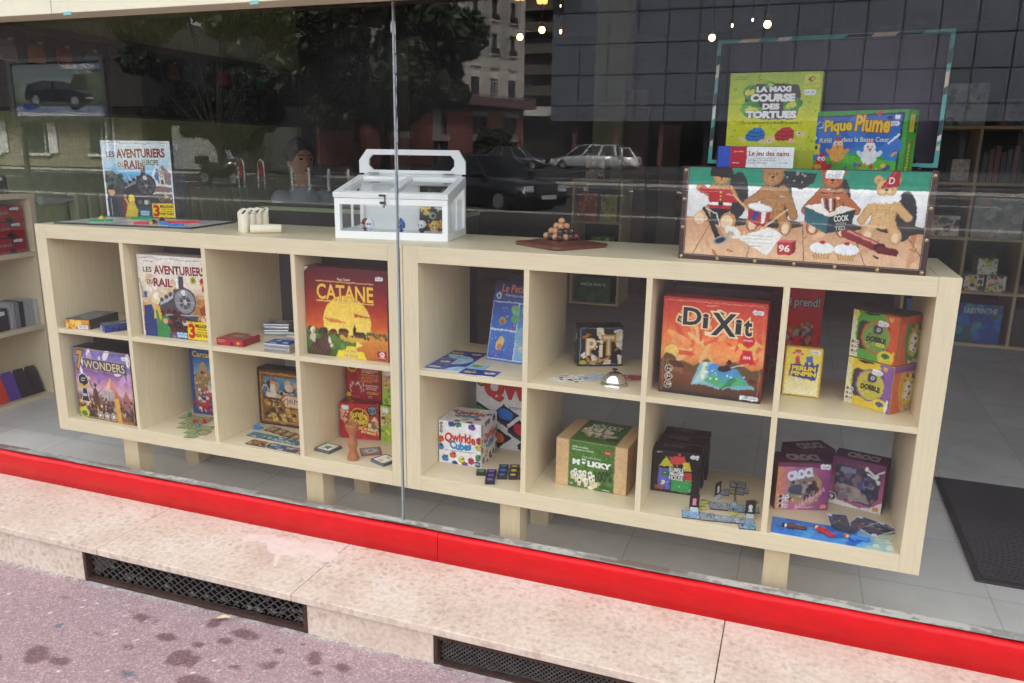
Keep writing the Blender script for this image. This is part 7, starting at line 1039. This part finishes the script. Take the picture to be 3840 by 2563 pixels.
B(-21, 27, -83.9, -80, -.13, 3.75, name='ground_floor', mats=darkv, parent=sb); B(-19.5, -13, -79.9, -79.6, .9, 1.3, name='railing', mats=greyr, parent=sb)
# beige building with red ground floor, its front running away from us
pb_ = bld('apartment_building', 'beige apartment building with red ground floor, balcony and tall windows'); MX = Matrix(((-.3746, -.927, 0, -21.8), (.927, -.3746, 0, -68.12), (0, 0, 1, 0), (0, 0, 0, 1)))
def fb(*a, name, m, k=None):
    o = MB(); o.M = MX; o.box(*a); return o.build(name, m, k or pb_)
def wallholes(s0, s1, z0, z1, holes, m, name, d=.35):
    """a wall with real openings: strips between the holes"""
    o = MB(); o.M = MX; zsx = sorted({z0, z1, *[h[2] for h in holes], *[h[3] for h in holes]})
    for za, zb in zip(zsx[:-1], zsx[1:]):
        hs = sorted((h[0], h[1]) for h in holes if h[2] <= za + 1e-6 and h[3] >= zb - 1e-6); s = s0
        for a, c in hs:
            if a > s: o.box(s, a, 0, d, za, zb)
            s = c
        if s < s1: o.box(s, s1, 0, d, za, zb)
    return o.build(name, m, pb_)
cols = [(1.09 + 2.31 * i, 1.98 + 2.31 * i) for i in range(9)]; up = [(a, c, 9.15 + 2.7 * k, 10.8 + 2.7 * k) for a, c in cols for k in range(4)]; first = [(a - .2, c + .12, 5.68, 8.02) for a, c in cols]
wallholes(0, 22, 5.0, 21, up + first, render, 'wall'); gd = [(.77, 2.58, 2.5, 3.95), (4.71, 6.51, 2.5, 3.95), (9.4, 10.2, 2.3, 3.9), (13.5, 15.3, 2.5, 3.95), (.77, 2.58, -.2, 1.9), (4.71, 6.51, -.2, 1.9), (9.3, 11.1, -.2, 1.8)]; wallholes(0, 22, -.2, 4.75, gd, brick, 'red_ground_floor')
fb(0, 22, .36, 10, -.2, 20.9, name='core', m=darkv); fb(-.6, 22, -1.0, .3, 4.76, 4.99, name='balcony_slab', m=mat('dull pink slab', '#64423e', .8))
rl = MB(); rl.M = MX; rl.box(-.55, 22, -.97, -.93, 5.62, 5.68)
for i in range(110): rl.box(-.55 + .205 * i, -.52 + .205 * i, -.965, -.935, 5.0, 5.62)
rl.build('railing', mat('rusty pink railing', '#5a403d', .7), pb_); fb(-.5, 22, -.93, -.92, 5.02, 5.5, name='railing_screen', m=mat('pinkish screen', '#5e4a46', .8))
for s0, s1, z0, z1 in ((.7, 2.65, 3.96, 4.45), (4.64, 6.58, 3.96, 4.45), (.7, 2.65, 1.9, 2.48), (4.64, 6.58, 1.9, 2.48), (9.2, 11.2, 1.85, 2.28), (13.4, 15.4, 1.9, 2.48)): fb(s0, s1, -.06, .01, z0, z1, name='grey_band', m=greyr)
fb(10.25, 11.15, -.05, .01, 2.29, 4.4, name='grey_band', m=greyr)
for i in range(9): s = 2.18 + 2.31 * i; fb(s, s + .92, -.012, .002, 8.75, 20.5, name='grey_pilaster', m=greyr)
for a, c, z0, z1 in up[:24]: w_ = fb(a, c, .22, .26, z0, z1, name='window', m=gl); fb(a - .1, c + .1, -.14, .02, z0 - .12, z0 - .002, name='sill', m=render, k=w_); fb(a - .04, c + .04, -.1, -.06, z0 + .02, z0 + .5, name='guard_rail', m=ironr, k=w_); fb(c - .4, c, .2, .215, z0, z1, name='blind', m=greyr, k=w_)
for i, (a, c, z0, z1) in enumerate(first[:7]): w_ = fb(a, c, .24, .28, z0, z1, name='window', m=gl); fb(a, c, .18, .235, z1 - .85, z1, name='shutter', m=whitep, k=w_); (fb(a + .2, a + .27, .2, .235, z0, 6.9, name='frame', m=whitep, k=w_), fb(c - .27, c - .2, .2, .235, z0, 6.9, name='frame', m=whitep, k=w_), fb(a + .58, a + .64, .2, .235, z0, 6.9, name='frame', m=whitep, k=w_), fb(a, c, .2, .235, 6.9, 6.97, name='frame', m=whitep, k=w_)) if i == 1 else None
for s0, s1, z0, z1 in gd: w_ = fb(s0, s1, .26, .3, z0, z1, name='window', m=gl); fb((s0 + s1) / 2 - .04, (s0 + s1) / 2 + .04, .2, .255, z0, z1, name='frame', m=greyr, k=w_); fb(s0, s1, .2, .25, z0 + .55, z0 + .6, name='rail', m=greyr, k=w_)
mb_ = bld('balcony_building', 'farther apartment block with long balconies and brown shutters, between the beige and slate buildings'); B(-45, -20, -96, -88, -.3, 24, name='wall', mats=mat('ochre render', '#3a352f', .85), parent=mb_)
for k in range(8): z = 5.9 + 2.22 * k; B(-45, -20.5, -88, -85.6, z - .9, z - .75, name='balcony_slab', mats=whitep if k < 1 else mat('dim slab', '#5a554c', .8), parent=mb_); B(-45, -20.5, -85.75, -85.6, z - .75, z + .12, name='parapet', mats=mat('ochre parapet', '#4a453b', .85) if k else whitep, parent=mb_); [B(-44 + i * 1.4, -43.1 + i * 1.4, -87.98, -87.9, z + .1, z + 1.15, name='shutter', mats=mat('brown shutter', '#5a2c1c', .7) if (i + k) % 3 else gl, parent=mb_) for i in range(16)]
# cream house with shutters, a pale garage, a far block added to cover the open sky
ch = bld('cream_house', 'cream house with white shutters beyond the advertising panel'); crm = mat('cream wall', '#8a8570', .85, var=.06, scale=.6); B(-62, -38.6, -50, -40.15, -.4, 3.5, name='wall', mats=crm, parent=ch); MB().prism([(-62, 3.5), (-36.6, 3.5), (-36.6, 7.2), (-39.3, 9.5), (-62, 9.5)], -50, -38.4, axis='y').build('roof', mat('dark roof boards', '#26211f', .9), ch)
for x0, x1 in ((-58.5, -56.5), (-53.6, -51.6), (-49.4, -46.9), (-43.2, -41.7)):
    for z in (.5,): w_ = B(x0, x1, -40.2, -40.1, z, z + 2.2, name='window', mats=mat('green blind', '#3c4a44', .4), parent=ch); B(x0 - .15, x1 + .15, -40.08, -39.95, z - .18, z, name='sill', mats=whitep, parent=w_); B(x1 + .05, x1 + .85, -40.08, -40.02, z, z + 2.2, name='shutter', mats=whitep, parent=w_); B(x1 - .35, x1 - .28, -40.08, -40.06, z, z + 2.2, name='frame', mats=whitep, parent=w_)
tag(B(-37, -30, -45, -41, -.4, 2.4, name='garage', mats=mat('pale wall', '#8e8e8a', .85)), 'low pale garage between the cream house and the tree', 'garage'); tag(B(-85, -27, -120, -104, -.4, 27, name='sky_cover_block', mats=mat('far render', '#7e7a74', .9, var=.1, scale=.2)), 'far grey beige block added to cover the sky behind the trees', 'building')
MB().box(-260, 60, -104, -46, -.5, -.135).build('far_square', tar)['kind'] = 'structure'
# trees
bark = mat('bark', '#1a1613', .9, var=.2, scale=4)
def leafm(n, c): return mat(n, c, .6, var=.35, scale=.7)
def tree(label, x, y, z0, H_, R_, th, n, seed, squash=1., lc='#222f12'):
    o = thing('street_tree', label, 'tree', (x, y, z0)); r = np.random.default_rng(seed); m = MB(); pts = [(0, 0, 0), (.1, .05, th * .5), (.05, .1, th), (.2, 0, th + (H_ - th) * .5)]; m.tube(pts, [.28, .22, .19, .08], 10); cl = []
    for i in range(26):
        a = r.random() * 6.28; e = r.random(); rr = R_ * (.35 + .6 * math.sqrt(r.random())) * math.sqrt(max(.12, 1 - (2 * e - 1) ** 2)); c = np.array((rr * math.cos(a), rr * math.sin(a), th + .3 + e * (H_ - th - .6))); cl.append((c, R_ * (.16 + .16 * r.random())))
        if i < 14: m.tube([(.05, .1, th * .9), tuple(c * .45 + np.array((0, 0, th * .5))), tuple(c)], [.1, .06, .02], 6)
    m.build('trunk', bark, o); V = []; per = n // 26
    for c, q in cl:
        d = r.normal(size=(per, 3)); d /= np.linalg.norm(d, axis=1)[:, None]; p = c + d * q * (r.random((per, 1)) ** .4) * np.array((1.15, 1.15, .8)); u = r.normal(size=(per, 3)); u /= np.linalg.norm(u, axis=1)[:, None]; w = np.cross(u, r.normal(size=(per, 3))); w /= np.linalg.norm(w, axis=1)[:, None]; s = (.13 + .2 * r.random((per, 1)))
        V.append(np.stack([p - u * s, p + w * s * .5, p + u * s, p - w * s * .5], 1))
    V = np.concatenate(V).reshape(-1, 3); me = bpy.data.meshes.new('crown'); me.from_pydata(V.tolist(), [], np.arange(len(V)).reshape(-1, 4).tolist()); me.materials.append(leafm('leaves ' + lc, lc)); c_ = bpy.data.objects.new('crown', me); COL.objects.link(c_); c_.parent = o
tree('broad dark green street tree in the middle of the square', -17.6, -34.5, -.45, 9.8, 4.7, 2.6, 26000, 3); tree('second leafy tree beside the advertising panel, paler green', -25.2, -31.5, -.45, 9.6, 4.2, 1.5, 30000, 5, lc='#26331a'); tree('leafy tree standing farther back, its crown closing the gap', -26, -46, -.3, 12, 5.5, 3, 18000, 9); tree('low bushy tree by the pale garage', -30.2, -38, -.4, 4.6, 2.6, 1.2, 8000, 11)
tree('small bush at the foot of the red building', -21.8, -61.5, -.2, 3.2, 1.6, .4, 4000, 13)
# cars
tyre = mat('tyre', '#17171a', .8); rimm = mat('alloy', '#a8acb0', .3, .8); cg_ = mat('car glass', '#0e1114', .12, spec=.35); lampm = mat('headlamp', '#c8ccd0', .15, spec=.8); redl = mat('tail lamp', '#b01c20', .2); plast = mat('black plastic', '#1c1c1e', .5)
def car(label, loc, rz, L, Wd, Hh, paint, kind):
    o = thing('parked_car', label, 'car', loc, rad(rz), 'cars standing on the square'); P = mat('car paint ' + paint, paint, .25, .2, coat=.6); hw = Wd / 2
    if kind == 'sedan': top = [(-.5, .62, .8), (-.485, .86, .92), (-.3, .93, .98), (0, .92, 1), (.2, .90, 1), (.40, .80, .97), (.475, .70, .92), (.497, .52, .84)]; gh = (-.36, -.2, .06, .2)
    elif kind == 'van': top = [(-.5, .6, .85), (-.49, 1.0, .95), (-.3, 1.06, 1), (0, 1.03, 1), (.2, .98, 1), (.40, .84, .94), (.485, .62, .84), (.5, .45, .8)]; gh = (-.485, -.45, .08, .28)
    else: top = [(-.5, .6, .86), (-.49, .95, .95), (-.3, .98, 1), (0, .95, 1), (.2, .92, 1), (.38, .82, .95), (.48, .64, .85), (.5, .48, .8)]; gh = (-.47, -.34, .06, .24)
    R = []
    for x, z, w in top: y = hw * w; R.append([(x * L, -y * .9, .2), (x * L, -y, .32), (x * L, -y, z * .72), (x * L, -y * .95, z * .94), (x * L, -y * .8, z), (x * L, y * .8, z), (x * L, y * .95, z * .94), (x * L, y, z * .72), (x * L, y, .32), (x * L, y * .9, .2)])
    MB().ring(R).build('body', P, o); a, b_, c, d = gh; zb = .9 if kind != 'van' else 1.0; yb, yt = hw * .93, hw * .74; zt = Hh
    bot = [(a * L, -yb, zb), (d * L, -yb, zb - .04), (d * L + .1, 0, zb - .04), (d * L, yb, zb - .04), (a * L, yb, zb), (a * L - .02, 0, zb)]; tp_ = [(b_ * L, -yt, zt - .03), (c * L, -yt, zt - .02), (c * L + .06, 0, zt), (c * L, yt, zt - .02), (b_ * L, yt, zt - .03), (b_ * L - .02, 0, zt)]
    MB().ring([bot, tp_], smooth=False).build('cabin', P, o, bevel=.03); V = lambda q: Vector(q)
    def win(p, name='window'):
        p = [V(x) for x in p]; n = (p[1] - p[0]).cross(p[2] - p[0]).normalized(); ctr = sum(p, Vector()) / len(p); n = n if n.dot(ctr - Vector((0, 0, .8))) > 0 else -n; p = [ctr + (x - ctr) * .92 for x in p]
        m = MB(); m.ring([[x - n * .01 for x in p], [x + n * .008 for x in p]], smooth=False) if (p[1] - p[0]).cross(p[2] - p[0]).dot(n) > 0 else m.ring([[x - n * .01 for x in p[::-1]], [x + n * .008 for x in p[::-1]]], smooth=False); m.build(name, cg_, o)
    for s in (0, 3):
        lerp = lambda i, j, t: V(i) + (V(j) - V(i)) * t; B0, B1 = (bot[0], bot[1]) if s == 0 else (bot[4], bot[3]); T0, T1 = (tp_[0], tp_[1]) if s == 0 else (tp_[4], tp_[3])
        for u0, u1 in ((.03, .34), (.36, .66), (.68, .98)): win([lerp(B0, B1, u0), lerp(B0, B1, u1), lerp(T0, T1, u1), lerp(T0, T1, u0)])
    win([bot[1], bot[2], tp_[2], tp_[1]], 'windscreen'); win([bot[2], bot[3], tp_[3], tp_[2]], 'windscreen'); win([bot[4], bot[5], tp_[5], tp_[4]], 'rear_window'); win([bot[5], bot[0], tp_[0], tp_[5]], 'rear_window')
    for sx in (-.3, .31):
        for sy in (-1, 1):
            w = MB(); y = sy * (hw - .02); w.tube([(sx * L, y - sy * .2, .31), (sx * L, y + sy * .005, .31)], .31, 20).build('wheel', tyre, o); MB().tube([(sx * L, y - sy * .1, .31), (sx * L, y + sy * .016, .31)], .2, 16).build('rim', rimm, o); MB().tube([(sx * L, y - sy * .25, .34), (sx * L, y - sy * .005, .34)], .37, 20).build('wheel_arch', plast, o)
    for sy in (-1, 1):
        MB().prism([(sy * hw * .5, .55), (sy * hw * .83, .55), (sy * hw * .82, .70), (sy * hw * .5, .71)][::sy], .462 * L, .495 * L, axis='x').build('headlight', lampm, o, bevel=.01); MB().prism([(sy * hw * .6, .62), (sy * hw * .84, .62), (sy * hw * .84, .82), (sy * hw * .6, .82)][::sy], -.504 * L, -.47 * L, axis='x').build('tail_light', redl, o, bevel=.01); MB().box(.13 * L, .17 * L, sy * (hw + .1) - .09, sy * (hw + .1) + .06, zb + .0, zb + .13).build('mirror', plast, o, bevel=.03)
    gm = MB(); [gm.box(.46 * L, .5 * L, -hw * .42, hw * .42, .53 + .04 * k, .55 + .04 * k) for k in range(5)]; gm.build('grille', plast if kind != 'sedan' else rimm, o); B(.44 * L, .497 * L, -hw * .46, hw * .46, .515, .735, name='grille_frame', mats=plast, parent=o); B(.42 * L, .515 * L, -hw * .9, hw * .9, .36, .5, name='front_bumper', mats=P, parent=o, bevel=.04); B(-.515 * L, -.44 * L, -hw * .88, hw * .88, .34, .54, name='rear_bumper', mats=P, parent=o, bevel=.04); B(.51 * L, .518 * L, -.26, .26, .38, .48, name='number_plate', mats=whitep, parent=o)
    if kind == 'van': [MB().tube([(b_ * L, s * yt * .9, zt + .02), (c * L, s * yt * .9, zt + .03)], .02, 6).build('roof_rail', rimm, o) for s in (-1, 1)]
    return o
car('black saloon car with upright chrome grille, nearest in the street', (-5.45, -18.2, -.47), 27, 4.6, 1.74, 1.45, '#1a1c22', 'sedan'); car('silver people carrier with roof rails parked across the square', (-12.1, -54.1, -.135), 180, 4.9, 1.8, 1.72, '#a8acae', 'van'); car('white hatchback parked behind the silver people carrier', (-10.95, -57.1, -.135), 180, 4.2, 1.76, 1.6, '#d4d6d6', 'hatch'); car('dark grey car parked facing the silver people carrier', (-17.3, -54.1, -.2), 0, 4.6, 1.78, 1.62, '#3c424c', 'hatch')
# bollards, bike hoops, motorbike
MB().box(-90, 60, -17.6, -16.36, -.5, -.37).build('kerb_strip', mat('square paving', '#64605c'))['kind'] = 'structure'
bm_ = MB().lathe([(.085, 0), (.085, .53), (.078, .545), (.07, .55)], n=18); cm_ = MB().lathe([(.072, .5501), (.05, .575), (.015, .59), (.001, .591)], n=18); bb = thing('bollard', 'short dark grey bollard with pale cap along the kerb', 'bollard', (-2.29, -16.72, -.37), 0, 'dark bollards along the kerb'); bm_.build('post', mat('bollard grey', '#4a4644', .6), bb); cm_.build('cap', whitep, bb)
for i in range(1, 7): dup(bb, (-2.29 + 1.12 * i, -16.72 + .1 * i, -.37))
pbm = thing('bollard', 'slim pale grey bollard with domed top farther along the street', 'bollard', (-15.46, -23.6, -.47), 0, 'slim pale bollards in the distance'); MB().lathe([(.055, 0), (.055, .76), (.045, .80), (.02, .82), (.001, .822)], n=14).build('post', mat('pale bollard', '#b4b4b0', .6), pbm)
for x in (-14.7, -13.87, -13.02): dup(pbm, (x, -23.6, -.47))
def hoop(x, lab):
    o = thing('bike_hoop', lab, 'bike hoop', (x, -23.6, -.47), rad(20), 'bike hoops with red discs'); MB().tube([(-.2, 0, 0), (-.2, 0, .85), (-.14, 0, 1.02), (0, 0, 1.09), (.14, 0, 1.02), (.2, 0, .85), (.2, 0, 0)], .035, 10).build('hoop_tube', mat('galvanised', '#a8aaaa', .45, .5), o); MB().prism([(.16 * math.cos(i * .393), .68 + .3 * math.sin(i * .393)) for i in range(16)], -.01, .01, axis='y').build('red_disc', mat('sign red', '#8a2024', .5), o)
hoop(-16.83, 'galvanised bike hoop with red disc, nearer the pale bollards'); hoop(-17.75, 'galvanised bike hoop with red disc, nearer the motorbike')
mo = thing('motorbike', 'black touring motorbike with windscreen parked by the bike hoops', 'motorbike', (-19.2, -24.1, -.45)); k_ = mat('gloss black', '#141416', .2, coat=.5)
for x in (-.7, .72): MB().tube([(x, -.06, .31), (x, .06, .31)], .31, 20).build('wheel', tyre, mo); MB().tube([(x, -.064, .31), (x, .064, .31)], .2, 14).build('rim', rimm, mo)
MB().ring([[(-.85, -.1, .68), (-.85, .1, .68), (-.85, .1, .82), (-.85, -.1, .82)], [(-.3, -.18, .35), (-.3, .18, .35), (-.3, .16, .84), (-.3, -.16, .84)], [(.25, -.2, .35), (.25, .2, .35), (.25, .16, 1.0), (.25, -.16, 1.0)], [(.62, -.2, .62), (.62, .2, .62), (.6, .14, 1.08), (.6, -.14, 1.08)], [(.82, -.1, .8), (.82, .1, .8), (.76, .1, .98), (.76, -.1, .98)]]).build('fairing', k_, mo); MB().ring([[(.66, -.16, 1.06), (.66, .16, 1.06), (.63, .16, 1.06), (.63, -.16, 1.06)], [(.45, -.12, 1.42), (.45, .12, 1.42), (.43, .12, 1.42), (.43, -.12, 1.42)]], smooth=False).build('windscreen', mat('smoked screen', '#8a929a', .1, spec=.8), mo); MB().sph((.80, 0, .9), .09, 0, 12, (.4, 1, .8)).build('headlight', lampm, mo); MB().tube([(.7, 0, .34), (.48, 0, 1.05)], .04, 8).tube([(.44, -.36, 1.06), (.48, 0, 1.08), (.44, .36, 1.06)], .02, 8).build('fork', rimm, mo); B(-.8, -.1, -.15, .15, .84, .93, name='seat', mats=tyre, parent=mo, bevel=.03); B(-1.0, -.62, -.22, .22, .84, 1.16, name='top_case', mats=k_, parent=mo, bevel=.05)
for s in (-1, 1): MB().tube([(.5, s * .28, 1.08), (.5, s * .4, 1.22)], .01, 6).sph((.5, s * .42, 1.26), .07, 0, 10, (.3, 1.2, .8)).build('mirror', k_, mo)
# advertising panel
ad = thing('advertising_panel', 'large framed advertising panel on two posts showing a dark car', 'advertising panel', (-27.35, -24.12, 0)); fr2 = mat('panel frame', '#4a4a4c', .5, .3)
MB().box(-2.75, 2.7, -.2, .0, 2.0, 2.22).box(-2.75, 2.7, -.2, .0, 4.42, 4.6).box(-2.75, -2.5, -.2, .0, 2.22, 4.42).box(2.48, 2.7, -.2, .0, 2.22, 4.42).build('frame', fr2, ad, bevel=.03); B(-2.5, 2.48, -.15, -.08, 2.22, 4.42, name='back_board', mats=fr2, parent=ad)
for x in (-2.5, 2.45): MB().tube([(x, -.25, -.47), (x, -.25, 4.5)], .1, 12).build('post', fr2, ad)
A = Art(4.96, 2.18, '#8a9aa0', res=44).g([(0, '#6a7678'), (25, '#748084'), (40, '#98a29e'), (60, '#6a7a6a'), (78, '#5a5c58'), (80, '#8a96ac'), (100, '#8090a8')]); A.s(24, ['#4a5a40', '#5e6a50', '#3c4a38'], 0, 30, 30, 66, 4, 10).s(16, ['#6a7868', '#7a8878'], 60, 40, 100, 60, 3, 8)
# the poster shows a car facing the other way than in the pane
A.p('#20242a', 12, 66, 14, 54, 26, 50, 38, 36, 66, 32, 84, 38, 88, 56, 88, 70, 14, 74).p('#4a5660', 30, 50, 40, 38, 54, 37, 52, 48).p('#3c4650', 57, 37, 68, 35, 80, 40, 80, 48, 57, 48).e('#101214', 32, 72, 7).e('#8a8e92', 32, 72, 4.4).e('#101214', 76, 69, 6.4).e('#8a8e92', 76, 69, 4).r('#e0e4e4', 12, 64, 19, 67).p('#5a6670', 14, 54, 26, 50, 32, 52, 16, 58).p('#50524e', 0, 76, 100, 74, 100, 80, 0, 80)
A.e('#2a4aa0', 84, 82, 8, 5).lines(70, 86, 96, 90, 1, '#586880').r('#c0c4cc', 0, 92, 100, 100).t('FORD', 8, 4, 24, 12, '#ffffff', .01).t('KUGA', 25.5, 4, 43, 12, '#ffffff', .045).lines(12, 12, 36, 15, 1, '#d0d8d8').t('1991', 8, 17, 18, 22, '#d8e0e0', .0).lines(20, 18, 30, 24, 2, '#c0c8c8')
A.make('poster', ad, (2.47, -.079, 4.41), (-4.96, 0, 0), (0, 0, -2.18), colmat('poster print', .5, k=.6))
